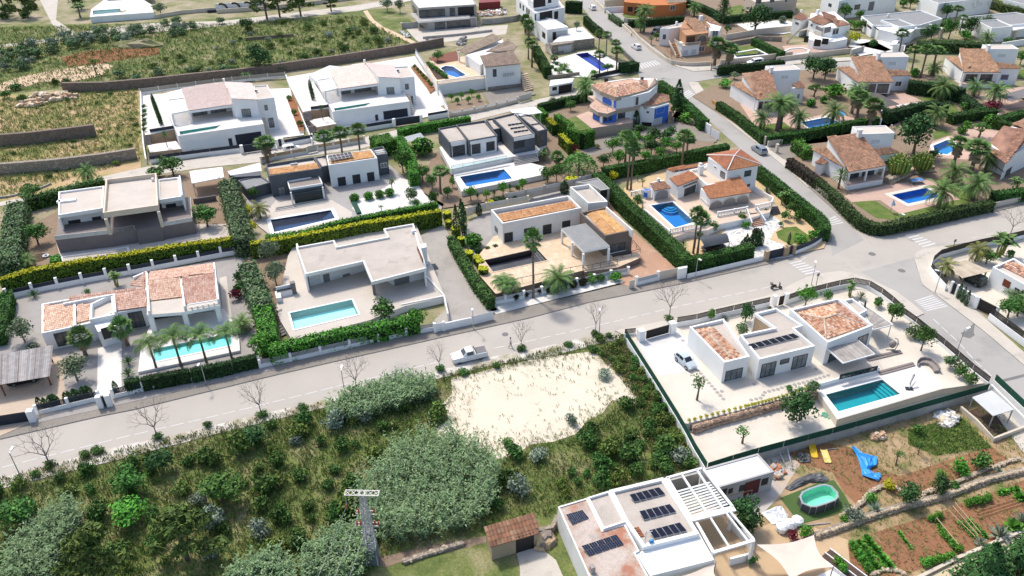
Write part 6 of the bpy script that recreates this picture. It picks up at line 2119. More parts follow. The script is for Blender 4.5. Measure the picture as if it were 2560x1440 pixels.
for k,p,l,h_,w_ in PT('bball 1495 180 3.6 5 mushroom clipped tree beside small grey pergola|bush 1560 190 1.8 1.8 round bush right of mushroom clipped tree|fan 1650 520 5.8 4.6 stout fan palm in strip left of blue pool|round 1500 420 3.6 4 dense green tree left of stout fan palm|round 1580 480 3 3.4 dense green bush below stout fan palm|bush 1590 600 2.8 2.8 dark round bush near cypress trio|round 1710 570 2.6 3 olive coloured bush between fan palm and cypresses|citrusb 1755 470 2.4 1.8 bright citrus at left corner of blue pool|citrusb 1910 580 3 3.2 bright round citrus below blue pool, leftmost of three|citrusb 2045 570 2.2 2.2 bright round citrus below blue pool, middle of three|citrusb 2185 535 2.8 2.8 bright round citrus below blue pool, rightmost of three|cycad 2110 545 1.6 1.8 dark cycad between two citrus trees|cycad 2245 500 1.8 1.8 dark cycad right of citrus trees|bush 2310 510 1.6 1.6 small green bush at end of citrus strip|cycad 1970 575 1.8 1.4 dark spiky plant right of leftmost citrus|citrusb 2350 490 2.6 2.6 citrus tree above grey retaining wall'):
 PL_(k,p,l,h=h_,w=w_,z0=.3)
HG('low dark hedge block at retaining wall below citrus trees','2090 580 2200 555',1.4,1.2,LHD,z0=.5)
TI('G')
for k,p,l,h_,w_ in[('round',(440,430),'round green tree right of citrus strip',3.4,4.),('round',(520,420),'green tree beside mesh wall below twin villa',3.4,3.4),('weeping',(710,370),'large weeping pale green tree beside tall hedge',5.,8.2),('banana',(430,240),'leafy shrub right of broad grey stairs',3.,3.4),('fanshort',(520,290),'young fan palm above weeping tree',3.2,3.4),('bush',(540,330),'brownish bush between palm and weeping tree',2.2,3.),('reddish',(670,185),'pink red bougainvillea beside golden clipped hedge',2.4,1.8),('yellow',(700,195),'small yellow flowering shrub by bougainvillea',1.2,1.6),('drum',(648,470),'golden topped drum by grey retaining wall',2.2*.9,2.4),('cypress',(585,520),'dark green column shrub by grey retaining wall',2.8,1.8),('bush',(290,560),'dark column shrub in front of grey retaining wall',1.8,1.2),('bush',(155,590),'small dark shrub left of retaining wall',1.4,1.2)]:
 PL_(k,p,l,h=h_,w=w_,z0=.2)
TILES.update(U1=(1280,0,1/6),U2=(1560,0,.1640625),U3=(1940,0,.2421875),U4=(960,0,.18054),U5=(1440,160,1/6),U6=(1780,160,.29309),U7=(1980,300,.39835),U8=(2300,540,.39098))
BLUEW=MA_((.045,.15,.55),ro=.75)
TI('X')
ZS('villa_plot','1330 300 1440 260 1640 205 1720 280 1790 345 1780 370 1500 440 1450 440 1390 350',.15,MBS)
ZS('concrete_yard','1440 370 1520 340 1600 330 1690 305 1745 320 1795 345 1790 355 1740 352 1620 345 1600 362 1500 385 1475 390',.16,MPV)
ZS('red_orchard_soil','1480 400 1600 365 1640 352 1790 360 1800 368 1640 405 1500 435',.155,MBS)
TI('U5')
h=TH('house','white and cobalt blue house with stone balconies and mottled tiled roof','house',(700,700))
zt=8.3
BK_(h,'265 330 380 410 600 520 860 480 1100 420 1225 310 1210 220 850 210 430 265',zt-.35,4.6,WH,None,0)
eave=[(225,310),(370,410),(600,500),(800,460),(1070,385),(1228,275)]
top=[(460,270),(545,320),(605,335),(705,300),(910,265),(1180,215)]
STB=MA_((.4,.345,.27),sca=.9,ro=.95,fi=.16,fs=5)
mb=MB()
pe=[W(p,zt)for p in eave]
for a,b in zip(pe,pe[1:]):
 mb.ba(a-up(.45),b-up(.45),.22,.9)
mb.b('fascia',STB,h)
for i in range(5):
 TL_(h,[(*eave[i],zt),(*eave[i+1],zt),(*top[i+1],zt+.95),(*top[i],zt+.95)],TMX,l=.5)
 RGE(h,(*eave[i+1],zt+.06),(*top[i+1],zt+1.),RP,.1)
BK_(h,'470 270 545 318 605 333 705 300 910 262 990 265 850 210',zt+.75,zt-.4,WH,MA_('peach roof terrace',(.52,.33,.24)),.12,.15)
CO(h,(450,270),zt,zt+1.6,.7,BL_,'chimney',wz=zt+.6)
CO(h,(990,240),zt,zt+1.2,.6,BL_,'chimney',wz=zt+.5)
A_,B_=W((380,420),zt-.35).xy,W((600,525),zt-.35).xy
z2=5.3
low=BK_(h,'250 640 390 760 610 700 980 640 960 480 500 480 260 560',z2-.5,0,WH,None,0)
sl=SL(h,'175 480 285 545 205 610 215 650 330 720 470 745 610 690 950 630 1000 560 600 520 400 460',z2,.95,STB,'balcony',False,MA_('peach terrace floor',(.53,.36,.28)))
PN(h,A_,B_,(402,490),(522,630),BLUEW,'blue_recess',.06)
PN(h,A_,B_,(570,545),(596,665),BLUEW,'blue_panel',.06)
A2,B2=W((600,520),zt-.35).xy,W((860,480),zt-.35).xy
PN(h,A2,B2,(905,500),(930,610),GL_,'slit_window',.06)
RA(h,'225 610 330 690 470 705 610 640',z2,.8,WDP,'railing',2)
bay=BK_(h,'255 720 390 770 400 780 600 765 620 700 300 640',z2-.9,0,BLUEW,None,0)
win(h,bay[0],bay[1],(292,745),(350,800),DK,GL_,1)
win(h,bay[2],bay[3],(420,790),(460,855),DK,GL_,1)
win(h,bay[2],bay[3],(495,780),(540,845),DK,GL_,1)
win(h,low[2],low[3],(630,730),(735,805),DK,GL_,2)
PN(h,low[2],low[3],(890,690),(915,790),GL_,'slit_window',.06)
wg=BK_(h,'925 640 1165 655 1395 590 1385 480 1120 440 960 560',4.9,0,WH,None,0)
w2=[(945,600),(1040,630),(1200,610),(1400,550),(1390,470)]
t2=[(975,525),(1105,510),(1110,500),(1180,445),(1200,430)]
for i in range(4):
 TL_(h,[(*w2[i],5.25),(*w2[i+1],5.25),(*t2[i+1],5.9),(*t2[i],5.9)],TO,l=.5)
pe=[W(p,5.25)for p in w2]
mb=MB()
for a,b in zip(pe,pe[1:]):
 mb.ba(a-up(.35),b-up(.35),.22,.7)
mb.b('fascia',STB,h)
PN(h,wg[1],wg[2],0,0,BLUEW,'blue_wall',.05,rect=(.4,(V3(wg[2])-V3(wg[1])).length-.02,0,4.5))
win(h,wg[1],wg[2],(1210,655),(1320,720),WP,WP,0)
win(h,wg[0],wg[1],(1055,700),(1100,745),WP,GL_,0)
PN(h,wg[1],wg[2],(1165,825),(1280,930),MA_('pale garage door',(.55,.55,.53)),'garage_door',.09,6)
PN(h,wg[0],wg[1],(990,870),(1130,965),BL_,'garage_opening',.06)
SH('stone_terrace','0 780 180 710 260 740 390 800 600 780 780 800 850 850 830 880 395 940 250 960 240 965',2.6,MP,th=2.6,side=STB)
SH('lawn','0 785 240 965 200 985 -90 1010 -250 890 -110 820',2.5,ML,th=2.5,side=SW)
t=TH('garage','stone fronted garage under pink terrace of blue house','garage',(600,1000))
gw=BK_(t,'370 945 860 860 850 840 380 900',2.55,0,STB,None,0)
PN(t,gw[0],gw[1],(485,990),(635,1100),BL_,'garage_opening',.05)
PN(t,gw[0],gw[1],(675,940),(800,1010),BL_,'garage_opening',.05)
PN(t,gw[0],gw[1],(405,1015),(445,1120),WDP,'door',.06)
st=TH('garden_stairs','stone stairs beside cobalt blue wall','stairs',(1410,800))
SP(st,(1375,890),(1450,880),(1395,710),(1440,700),.2,2.4,8,SO_)
GW('stone retaining wall right of blue house stairs','1450 890 1480 780 1600 850 1830 950',0,1.4,.5,SW,cat='stone wall')
GW('curved white gate wall beside side street','1890 960 1960 1030 2015 1060',0,2.3,.3,WH)
GA('driveway_gate','white sliding gate between curved wall and side street',(2020,1080),(2140,1140),1.9,WP,.1)
TI('C')
HG('clipped green hedge on left edge of blue house lawn','520 975 580 1020 640 1060 640 1100 740 1140 830 1110',1.6,4.,LBR,leaf=.2,den=26)
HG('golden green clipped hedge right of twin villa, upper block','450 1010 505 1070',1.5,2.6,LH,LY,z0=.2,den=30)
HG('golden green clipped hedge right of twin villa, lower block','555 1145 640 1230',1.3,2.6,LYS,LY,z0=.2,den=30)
HG('green hedge behind white canopy','360 925 420 980',2.,2.4,LBR,z0=.2,den=28)
HG('dark clipped hedge behind blue house along upper street','370 895 550 850 720 815 830 790',1.5,2.2,LHD,den=28)
HG('tall dark hedge between blue house and side street','1395 690 1500 760 1600 850 1700 940 1790 1030',2.4,2.8,LH,den=26)
HG('dark clipped hedge between orchard and mediterranean villa','920 1440 1200 1390 1500 1330 1800 1270 1990 1235',1.6,2.8,LH,den=28)
for k,p,l,h_,w_ in PT('cypress 1550 945 8 2.6 single tall slender cypress beside side street|feather 760 870 6.4 6.4 date palm at left end of blue house|round 640 950 2.6 3.2 dark bush on terrace left of blue house|round 590 905 2.6 4 olive bush behind white canopy|olive 480 920 2.6 3.4 grey shrub behind white canopy|bush 850 1120 2.2 3.2 grey shrub at lower corner of pink terrace|dark 760 1235 3.6 4.8 dark green round tree by stone garage|cypress 1200 1080 4 1.8 climbing dark shrub at white house corner|bbush 1650 1045 2.2 6 bright spreading shrub on stone wall|bush 1510 960 1.8 1.8 round dark shrub above blue house stairs|bush 1570 965 1.8 2.4 brown shrub at foot of slender cypress|fan 1105 1420 8 4.6 tall fan palm in orchard, left one|fan 1180 1430 5.6 4.4 shorter fan palm in orchard, right of left one|fan 1590 1420 8.2 4.8 tall fan palm in orchard by hedge, left of two|fan 1625 1400 6.8 4.4 tall fan palm in orchard by hedge, right of two|yellow 870 1270 1 1.4 small yellow shrub on grey yard'):
 PL_(k,p,l,h=h_,w=w_,z0=.15 if p[1]>1000 or p[0]>1000 else .2)
for i,(x_,y_,s_)in enumerate([(1000,1310,4.4),(1080,1230,3.6),(1050,1410,4.),(1230,1180,4.2),(1190,1240,3.8),(1330,1330,4.6),(1300,1250,3.6),(1360,1230,4.6),(1450,1290,4.),(1460,1220,3.8),(1400,1370,3.8),(1490,1180,3.4),(1545,1310,3.4),(920,1430,3.6),(1280,1390,3.4)]):
 PL_('citrus' if i%2 else 'citrusb',(x_,y_),'citrus tree in orchard below blue house, '+('far left','left behind the tall palm','lower left','by the garages','left of centre','centre front','centre','large one in middle row','right of centre','behind the right ones','front row right','rear row right','beside the palm pair','pale one at the hedge','front row centre')[i],w=s_,h=s_*.85,z0=.15,v=i%2)
ROLLD=MA_((.02,.026,.042),sca=1.5,ro=.5)
def NVL(lab,gardlab,zp,podium,eave,ridge_,gr,gable,flat,perg,winpx,doorpx,garpx,steppx,porch,wins):
 h=TH('villa',lab,'house',W(podium[0],0))
 SL(h,podium,zp,zp,WH,'podium',m2=MW)
 ze,zr=zp+3.,zp+4.7
 TL_(h,[(*eave[0],ze),(*eave[1],ze),(*ridge_[1],zr),(*ridge_[0],zr)],TC_PALE,l=.5)
 e0,e1,r0,r1=W(eave[0],ze),W(eave[1],ze),W(ridge_[0],zr),W(ridge_[1],zr)
 m0,m1=e0.lerp(r0,.34),e1.lerp(r1,.34)
 BK_(h,[],ze-.05,zp,WH,None,0,wpts=[m0.xy[:],m1.xy[:],r1.xy[:],r0.xy[:]])
 mb=MB().ba(e0-up(.35),e1-up(.35),.35,.5)
 mb.b('porch_beam',WH,h)
 for f in(.012,.988):
  q=e0.lerp(e1,f)
  MB().bx(q.x,q.y,zp,ze-.15,.4,.4,R(20)).b('column',WH,h)
 L=(m1-m0).length
 for a,b in wins:
  win(h,m0.xy,m1.xy,0,0,DK,GLL,2,rect=(L*a,L*b,zp+.05,zp+2.3))
 zg,zh=zp+4.9,zp+4.2
 G0,G1,F0,F1=W(gable[0],zg),W(gable[1],zh),W(gr[0],zg),W(gr[1],zh)
 P=[G0,G1,F1,F0]
 mb=MB()
 mb.add([(p.x,p.y,0.)for p in P]+[(p.x,p.y,p.z-.06)for p in P],[(0,1,5,4),(1,2,6,5),(2,3,7,6),(3,0,4,7),(4,5,6,7)])
 mb.b('gable_wing',WH,h)
 d=(G0-F0).normalized()*.15
 o=(G1-G0).normalized()*.25
 TL_(h,[F1+o-d*0,G1+o+d,G0+d,F0],TC_PALE if False else TC_PALE,l=.5)
 win(h,G0.xy,G1.xy,winpx[0],winpx[1],DK,GLL,1)
 f=BK_(h,flat,zp+3.6,0,WH,RL,.3,.2)
 win(h,f[0],f[1],winpx[2],winpx[3],DK,GLL,0)
 win(h,f[0],f[1],winpx[4],winpx[5],DK,GLL,1)
 AC(h,((flat[0][0]+flat[3][0])/2+10,(flat[0][1]+flat[3][1])/2),zp+3.3)
 q=[(*p,zp+2.7)for p in perg]
 SR(h,q,WP,12,.45,'pergola_slats',.12)
 Q=[W(p)for p in q]
 mb=MB()
 for a,b in zip(Q,Q[1:]+Q[:1]):
  mb.ba(a,b,.3,.35)
 mb.b('pergola_frame',WH,h)
 MB().bx(Q[3].x,Q[3].y,zp,zp+2.6,.45,.45,R(20)).b('column',WH,h)
 A,B=W(podium[0],zp).xy,W(podium[1],zp).xy
 PN(h,A,B,doorpx[0],doorpx[1],ROLLD,'door',.06)
 PN(h,A,B,garpx[0],garpx[1],ROLLD,'garage_door',.06,5)
 a,u,n=WF_(A,B)
 SP(h,*steppx,.2,zp,12,MT)
 c=MB().bx(r1.x,r1.y,zr-.6,zr+.9,.5,.5,R(20))
 c.b('chimney',WH,h)
 return h
TI('Q4')
SH('villa_yard','90 340 2420 240 2560 960 2250 1000 2050 1060 640 1260 300 1320 230 1330 120 900',.15,MW)
SH('side_terrace','120 500 420 450 600 870 215 950 140 960',3.3,MW,th=3.2,side=SO_)
SH('side_terrace','180 1110 610 1050 690 1170 215 1225',1.5,MW,th=1.4,side=SO_)
NVL('left one of twin new white villas with pale rose roofs','',4.6,[(640,975),(1945,790),(1880,640),(1830,400),(720,250),(400,330),(490,640),(590,850)],[(800,590),(1470,495)],[(690,245),(1345,152)],[(1345,155),(1745,170)],[(1458,400),(1840,420)],[(1840,420),(2105,385),(2000,195),(1790,210)],[(485,430),(760,395),(800,590),(550,640)],[(1600,565),(1770,720),(1950,505),(2015,580),(2010,705),(2115,840)],[(1402,1015),(1480,1120)],[(1505,960),(1940,1100)],[(1985,1010),(2065,995),(1895,700),(1965,685)],None,[(.08,.42),(.5,.86)])
PB_('infinity_pool','narrow turquoise infinity pool on left new white villa',PL['V1'],(.55,.92,.85),FT,None,.22,CW,1.2)
gdn=TH('garden_stairs','dark slatted stairs on left edge of left new villa','stairs',(150,1000))
SP(gdn,(140,1120),(240,1105),(115,960),(205,950),1.5,3.3,8,MDT)
SP(gdn,(195,1340),(285,1320),(190,1220),(270,1205),.2,1.5,7,MDT)
FE('terrace_fence','dark panel fence above stone wall left of left new villa','215 930 590 870',.15,WH,.95,NV,6,None,z0=3.3)
FE('street_wall','white street wall with long dark panels below left new villa','230 1395 900 1300 1590 1215',.95,WH,1.75,NV,6,None,z0=.02)
GA('driveway_gate','wide dark sliding gate of left new villa behind shaggy palm',(1625,1240),(2110,1165),1.9,NV,.05,posts=WH,ps=.7)
GA('garden_gate','narrow dark pedestrian gate left of white van',(2165,1150),(2245,1135),1.9,NV,.05,posts=WH,ps=.5)
FE('street_wall','white street wall with dark panel right of white van','2270 1135 2560 1085 2700 1055',.95,WH,1.7,NV,7,None,z0=.02)
FE('boundary_fence','wire fence with white posts on rear wall behind new villas','70 340 600 270 1340 175 1960 110 2280 85',.6,WH2,1.6,MA_('wire mesh',(.3,.28,.24),ro=.9),5,WP,1.7,pw=.15,z0=.3,t=.2)
GW('white boundary wall on left side of left new villa','85 345 100 800 130 1150 170 1400',0,1.3,.25,WH)
GW('white boundary wall between twin new villas','2290 100 2420 420 2560 800 2690 1100',0,1.3,.25,WH)
SH('planter_bed','2290 385 2390 370 2560 800 2560 900 2490 910',.6,M_REDS,th=.5,side=WH)
for i,(x_,y_)in enumerate([(2330,430),(2420,650),(2500,820)]):
 PL_('bush',(x_,y_),'young shrub in red earth planter between twin villas, %s'%('rear','middle','front')[i],w=2.2,h=1.6,z0=.6)
for i in range(10):
 PL_('cypress',(270+i*13,480+i*36),'young slender cypress in row on left villa side terrace',h=2.6,w=1.,z0=3.3,gp=1)
PL_('sapling',(480,1140),'thin sapling on lower side terrace of left new villa',h=4.2,w=1.7,z0=1.5)
for i,(x_,y_)in enumerate([(365,1300),(625,1260),(870,1220)]):
 PL_('agave',(x_,y_),'yellowish agave below left new villa, %s'%('left','middle','right')[i],w=1.9,h=1.1,z0=.15)
for i in range(6):
 PL_('bush',(130+i*1,560+i*70),'shrub in row along left boundary wall of new villa',w=1.6,h=1.3,z0=3.3,gp=1)
TI('B')
SH('villa_yard','330 660 1430 480 1640 820 1710 960 1500 1010 560 1160 540 1150',.152,MW)
SH('side_terrace','360 740 560 700 690 905 540 945 470 960',3.,MW,th=2.9,side=SO_)
SH('side_terrace','520 1030 690 1000 760 1060 590 1090',1.4,MW,th=1.3,side=SO_)
NVL('right one of twin new white villas with pale rose roofs','',4.,[(725,957),(1385,868),(1345,800),(1310,640),(700,560),(520,640),(590,700),(690,890)],[(780,762),(1118,715)],[(690,592),(1000,540)],[(1000,542),(1235,560)],[(1118,655),(1300,668)],[(1300,668),(1425,655),(1372,565),(1245,572)],[(590,690),(700,672),(785,755),(660,785)],[(1185,750),(1260,835),(1345,720),(1380,765),(1385,825),(1418,890)],[(1088,985),(1120,1042)],[(1158,955),(1375,1030)],[(1395,985),(1425,975),(1350,800),(1385,795)],None,[(.08,.36),(.46,.9)])
PB_('infinity_pool','narrow turquoise infinity pool on right new white villa',PL['V2'],(.55,.92,.85),FT,None,.22,CW,1.2)
gdn=TH('garden_stairs','dark slatted stairs on left edge of right new villa','stairs',(500,990))
SP(gdn,(490,1040),(550,1030),(465,965),(535,955),1.4,3.,7,MDT)
SP(gdn,(530,1140),(585,1130),(515,1085),(570,1075),.2,1.4,6,MDT)
FE('terrace_fence','dark panel fence above stone wall left of right new villa','540 945 695 925',.15,WH,.95,NV,6,None,z0=3.)
FE('street_wall','white street wall with dark panels below right new villa','560 1195 900 1140 1240 1085',.95,WH,1.75,NV,6,None,z0=.02)
GA('driveway_gate','wide dark sliding gate of right new villa',(1255,1085),(1485,1050),1.9,NV,.05,posts=WH,ps=.7)
FE('street_wall','white wall with one dark panel right of right new villa gate','1545 1030 1715 1000',1.2,WH,1.8,NV,7,None,z0=.02)
FE('boundary_wall','white boundary wall with wire fence right of right new villa','1440 480 1540 640 1640 820 1720 990',1.6,WH,2.4,ST,3,None,z0=.1)
SH('planter_bed','1395 570 1440 560 1570 690 1600 760 1560 790 1530 740',.7,M_REDS,th=.6,side=SO_)
for i in range(7):
 PL_('bush',(1430+i*24,590+i*26),'young shrub in planter row right of right new villa',w=1.5,h=1.6,z0=.7,gp=1)
for i in range(5):
 PL_('cypress',(535+i*6,760+i*24),'young slender cypress in row on right villa side terrace',h=2.6,w=1.,z0=3.,gp=1)
PL_('sapling',(645,1030),'thin sapling on lower side terrace of right new villa',h=4.2,w=1.7,z0=1.4)
TI('U4')
h=TH('house','older white house with grey lichened tile roofs above a blue pool','house',(1500,1000))
SL(h,'735 1180 1400 1080 1395 880 1100 780 620 850 560 880',3.,3.,WH,'platform',m2=MSS)
z0_,zt=0,6.9
fb=BK_(h,'1405 930 1890 880 1790 715 1330 770',6.6,0,WH,None,0)
TL_(h,[(1400,930,6.7),(1893,880,6.7),(1790,710,8.),(1325,768,8.)],TG,l=.5)
win(h,fb[0],fb[1],(1505,960),(1560,1060),DK,GL_,1,trans=1)
win(h,fb[0],fb[1],(1665,935),(1785,990),WP,WP,0)
RA(h,'1655 1070 1800 1050',3.6,.9,DK,'balcony',.5,3,wz=3.6)
lw=BK_(h,'1140 760 1640 535 1700 720 1330 900',6.,3.,WH,None,0)
TL_(h,[(1130,755,6.1),(1640,540,7.4),(1510,465,8.),(1015,690,6.6)],TG,l=.5)
TL_(h,[(1400,720,6.6),(1800,700,7.),(1850,635,7.8),(1725,555,7.8)],TG,l=.5)
for p_ in((1045,855),(1140,915)):
 CO(h,p_,3.,5.9,.45,WH)
PN(h,fb[0],fb[1],0,0,SW,'stone_base',.06,rect=(.5,(V3(fb[1])-V3(fb[0])).length,0,1.))
PB_('blue_pool','blue pool with a rounded end on sandstone platform',PL['V3'],(.5,.82,1),FB,None,.35,CW,1.2)
BA_(TH('balustrade','cream balustrade along blue pool platform','balustrade',(740,1170)),'740 1170 1400 1085',3.,.9,WH2)
SH('planting_bed','590 880 640 890 900 1080 740 1105 700 1060',3.02,MD,th=.1)
for i in range(9):
 PL_('bush',(620+i*30,905+i*22),'dark shrub in bed beside blue platform pool',w=2.4,h=1.3,z0=3.,gp=1)
SH('red_terrace','620 800 1000 700 1040 840 740 890',3.01,MD if False else MA_('dark red gravel',(.2,.085,.06),ro=1,fi=.15),th=.2)
PL_('round',(745,850),'small spreading tree on red gravel behind pool',h=3.,w=4.6,z0=3.)
st=TH('garden_stairs','cream stairs with balustrade on right of lichened house','stairs',(1930,1100))
SP(st,(1950,1270),(2060,1240),(1890,1030),(1990,1010),.2,3.,9,MSS)
zq=ZS('orchard_bed',fp((0,0))and[(1100,265),(1200,240),(1220,262),(1130,285)],.16,MBS)
ZS('concrete_yard','1205 232 1310 215 1340 235 1250 262 1225 262',.165,MPV)
for i,(x_,y_)in enumerate([(935,1390),(1075,1365),(1215,1325),(1020,1440),(1170,1430),(1310,1400)]):
 PL_('citrusb',(x_,y_),'small round citrus in bed below white platform wall, %s'%('back left','back middle','back right','front left','front middle','front right')[i],w=2.,h=2.,z0=.16)
TI('B')
FE('street_wall','beige pillared wall with white bars in front of small citrus bed','1730 1000 1835 985 1915 970 2000 955 2080 935 2155 920 2230 900 2310 880',.9,PW,1.35,WP,3.6,PW,1.6,z0=.05,sls=1)
GA('driveway_gate','grey metal gate left of cream stairs',(2325,880),(2430,850),1.8,ST,.1)
TI('U1')
h=TH('house','tall white modern house with black windows above a stone terrace','house',(600,400))
upb=BK_(h,'60 -60 350 195 790 110 600 -120',7.6,2.4,WH,MW,.4,.3)
tp=BK_(h,'230 -30 330 30 700 -30 600 -140',10.,7.3,WH,RL,.3,.3)
PN(h,tp[1],tp[2],(320,-60),(500,90),BL_,'roller_window',.06)
PN(h,tp[1],tp[2],(540,-60),(590,40),BL_,'window',.06)
PN(h,upb[1],upb[2],(415,190),(600,320),BL_,'roller_window',.06)
PN(h,upb[1],upb[2],(635,175),(690,280),BL_,'window',.06)
for x_ in(340,245,215,160,115):
 PN(h,upb[0],upb[1],(x_,x_*.75-50),(x_+20,x_*.8+40),BL_,'window',.05)
lo=BK_(h,'250 210 530 445 845 400 640 290',5.4,0,WH,MW,.3,.3)
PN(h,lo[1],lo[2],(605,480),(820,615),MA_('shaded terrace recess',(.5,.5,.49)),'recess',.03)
PN(h,lo[1],lo[2],(610,485),(660,590),BL_,'door',.06)
PN(h,lo[0],lo[1],(455,465),(500,590),BL_,'window',.05)
SL(h,'845 430 1060 400 1240 570 900 610 800 620 600 640',3.,3.,SW,'terrace',False,MW)
pz=BK_(h,'600 680 935 630 900 605 560 645',2.9,0,SW,MW,0.,.2)
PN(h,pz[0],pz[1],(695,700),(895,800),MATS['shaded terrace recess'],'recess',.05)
PN(h,pz[0],pz[1],(695,770),(770,850),SW,'bar_counter',.3)
SP(h,(540,790),(610,840),(500,650),(540,640),.2,2.6,8,MT)
ZS('pool_terrace','1380 150 1450 130 1490 125 1560 165 1590 180 1500 195 1400 190 1375 165',.16,MW)
ZS('white_gravel','1372 160 1390 152 1445 188 1373 195',.17,MWG)
PB_('blue_pool','long dark blue pool below stone terrace of white modern house',PL['V4'],(.45,.75,1),FD,None,.3,CW,1.3)
GW('low stone wall below white gravel garden','540 1185 1010 1125',.1,1.,.4,SW,cat='stone wall')
t=TH('garage','flat garage with black door on upper street','garage',(750,1350))
gb=BK_(t,'560 1290 900 1230 930 1170 580 1200',2.6,0,WH,RL,0)
PN(t,gb[0],gb[1],(700,1290),(895,1370),BL_,'garage_door',.06)
PN(t,gb[0],gb[1],(605,1310),(670,1350),BL_,'window',.06)
GW('black topped white street wall below blue pool palms','1180 1200 1400 1140 1640 1090',0,1.2,.3,BL_)
GW('grey street wall beside side street junction','1340 470 1500 640 1700 840 1830 960',0,1.3,.3,MG)
HG('dark clipped corner hedge at upper junction','1620 960 1750 950 1860 920',3.,2.6,LHD,den=24)
HG('dark columnar hedge row along upper side street','810 20 1050 30',2.5,4.,LHD,den=20)
HG('dark cypress hedge along wall above blue pool','1100 240 1220 350 1320 430',1.6,3.,LHD,den=22)
HG('dark green hedge between lichened house and white gravel','360 690 450 850 540 1010',2.2,3.2,LH,den=22)
for k,p,l,h_,w_ in PT('fanshort 250 560 5.4 4.4 dense fan palm left of white modern house, rear one|fanshort 200 480 5.4 4.4 dense fan palm left of white modern house, farthest|fan 300 1000 7.4 4.8 fan palm beside cream balustrade|fan 245 880 6 4 darker fan palm behind one at balustrade|fan 1300 790 7 3.6 tall fan palm beside blue pool, leftmost of rear pair|fan 1410 830 7.2 3.6 tall fan palm beside blue pool, right of rear pair|fan 1560 880 5.6 4 fan palm beside street wall at blue pool|fan 1310 1130 7 4.6 fan palm in front of blue pool, left one|fan 1565 1070 7 4.8 fan palm in front of blue pool, right one|feather 1090 1400 5.4 6.6 date palm with broad crown on upper street|fanshort 630 930 1.9 3 small fan palm in white gravel, rear one|feather 795 1040 2 3.2 small date palm in white gravel|feather 715 1100 2 2.6 little palm in white gravel near stone wall|citrusb 1230 1160 2.2 3 round bush in corner below blue pool|round 1430 1080 2.4 4 leafy bush between two front palms|olive 970 460 3 3 bare looking tree on white terrace'):
 PL_(k,p,l,h=h_,w=w_,z0=.15 if 'white terrace' not in l else 3.)
for i,(x_,y_)in enumerate([(670,970),(735,1000),(655,1060),(755,1050),(840,1080),(885,1110),(600,1020)]):
 PL_('bball',(x_,y_),'small golden cactus ball in white gravel garden',w=1.3,h=.9,z0=.17,gp=1)
TI('U4')
h=TH('unfinished_house','grey concrete house under construction with glazed upper floor','house',(900,400))
ub=BK_(h,'475 110 1280 60 1200 -90 370 -20',6.8,3.3,CN,MW,.5,.3)
win(h,ub[0],ub[1],(485,140),(850,265),DK,GL_,3)
PN(h,ub[0],ub[1],(1020,100),(1250,225),BL_,'roller_window',.06)
PN(h,ub[0],ub[1],(905,110),(990,235),GL_,'window',.06)
win(h,ub[3],ub[0],(395,60),(465,240),DK,GL_,2)
SL(h,'480 300 1190 240 1180 190 370 180',3.4,.5,WH,'balcony_slab',False,CN)
lb=BK_(h,'600 300 1280 240 1200 100 400 130',3.,0,CN,None,0)
win(h,lb[0],lb[1],(700,310),(1200,385),DK,GL_,4)
for p_ in((485,420),(860,400),(1280,370)):
 CO(h,p_,0,3.,.4,CN)
ZS('concrete_yard','1000 55 1060 70 1180 68 1270 62 1265 85 1150 100 1060 112 1040 100',.02,MPP)
ZS('rubble_ground','1040 60 1100 85 1250 75 1290 30 1200 20 1250 10 1310 40 1290 85 1150 118 1060 110',.015,M_BASE)
for l_,p_ in(('grey block wall left of construction site',[(245,400),(480,380)]),('grey block wall right of construction site',[(1360,340),(1530,330),(1790,300),(1950,260)]),('low concrete wall in front of construction site',[(540,540),(1000,500),(1500,440)])):
 WL(TH('block_wall',l_,'wall',W(p_[0],0)),p_,0,2. if 'low' not in l_ else .8,.25,CN)
t=TH('shipping_container','dark red container behind construction rubble','container',(1450,120))
cb=BK_(t,'1310 40 1610 20 1600 -20 1320 0',2.6,0,MA_('dark red steel',(.2,.03,.03),ro=.6),MA_('pink container roof',(.45,.2,.19)),0)
PN(t,cb[0],cb[1],(1330,60),(1400,130),MATS['dark red steel'],'door',.06)
gR=np.random.default_rng(77)
def RU(lbl,poly,n,smin,smax,mats,z=0.,name='rubble_pile',cat='rubble',hgt=.6):
 poly=pp(poly)
 P_=[W(p,z).xy for p in poly]
 c=sum(P_,V3((0,0)))/len(P_)
 t=TH(name,lbl,cat,(c.x,c.y,z))
 ms=[MB()for _ in mats]
 far=max((p-c).length for p in P_)
 for q in RI_([p[:]for p in P_],n,gR):
  s=gR.uniform(smin,smax)
  k=gR.integers(len(mats))
  hh=hgt*max(0,1-math.hypot(q[0]-c.x,q[1]-c.y)/far)*gR.uniform(.2,1)
  a=gR.uniform(0,3)
  u,v=V3((cos(a),sin(a),gR.uniform(-.3,.3)))*s,V3((-sin(a),cos(a),gR.uniform(-.3,.3)))*s*gR.uniform(.4,1)
  w_=V3((0,0,s*gR.uniform(.4,1)))
  o=V3((q[0],q[1],z+hh))
  ms[k].hx([o-u-v,o+u-v,o+u+v,o-u+v],[o-u*.8-v*.7+w_,o+u*.7-v*.8+w_,o+u*.8+v*.6+w_,o-u*.7+v*.8+w_])
 for m_,mm in zip(ms,mats):
  ob=m_.b('debris',mm,t)
  ob['kind']='stuff'
 return t
RU('pale construction rubble beside dark red container','1300 180 1680 130 1690 200 1500 230 1330 230',120,.2,.7,[WP,CN,TPK])
RU('white bags and grey rubble in front of unfinished house','530 580 780 540 780 600 620 630',90,.2,.6,[WP,CN,MG])
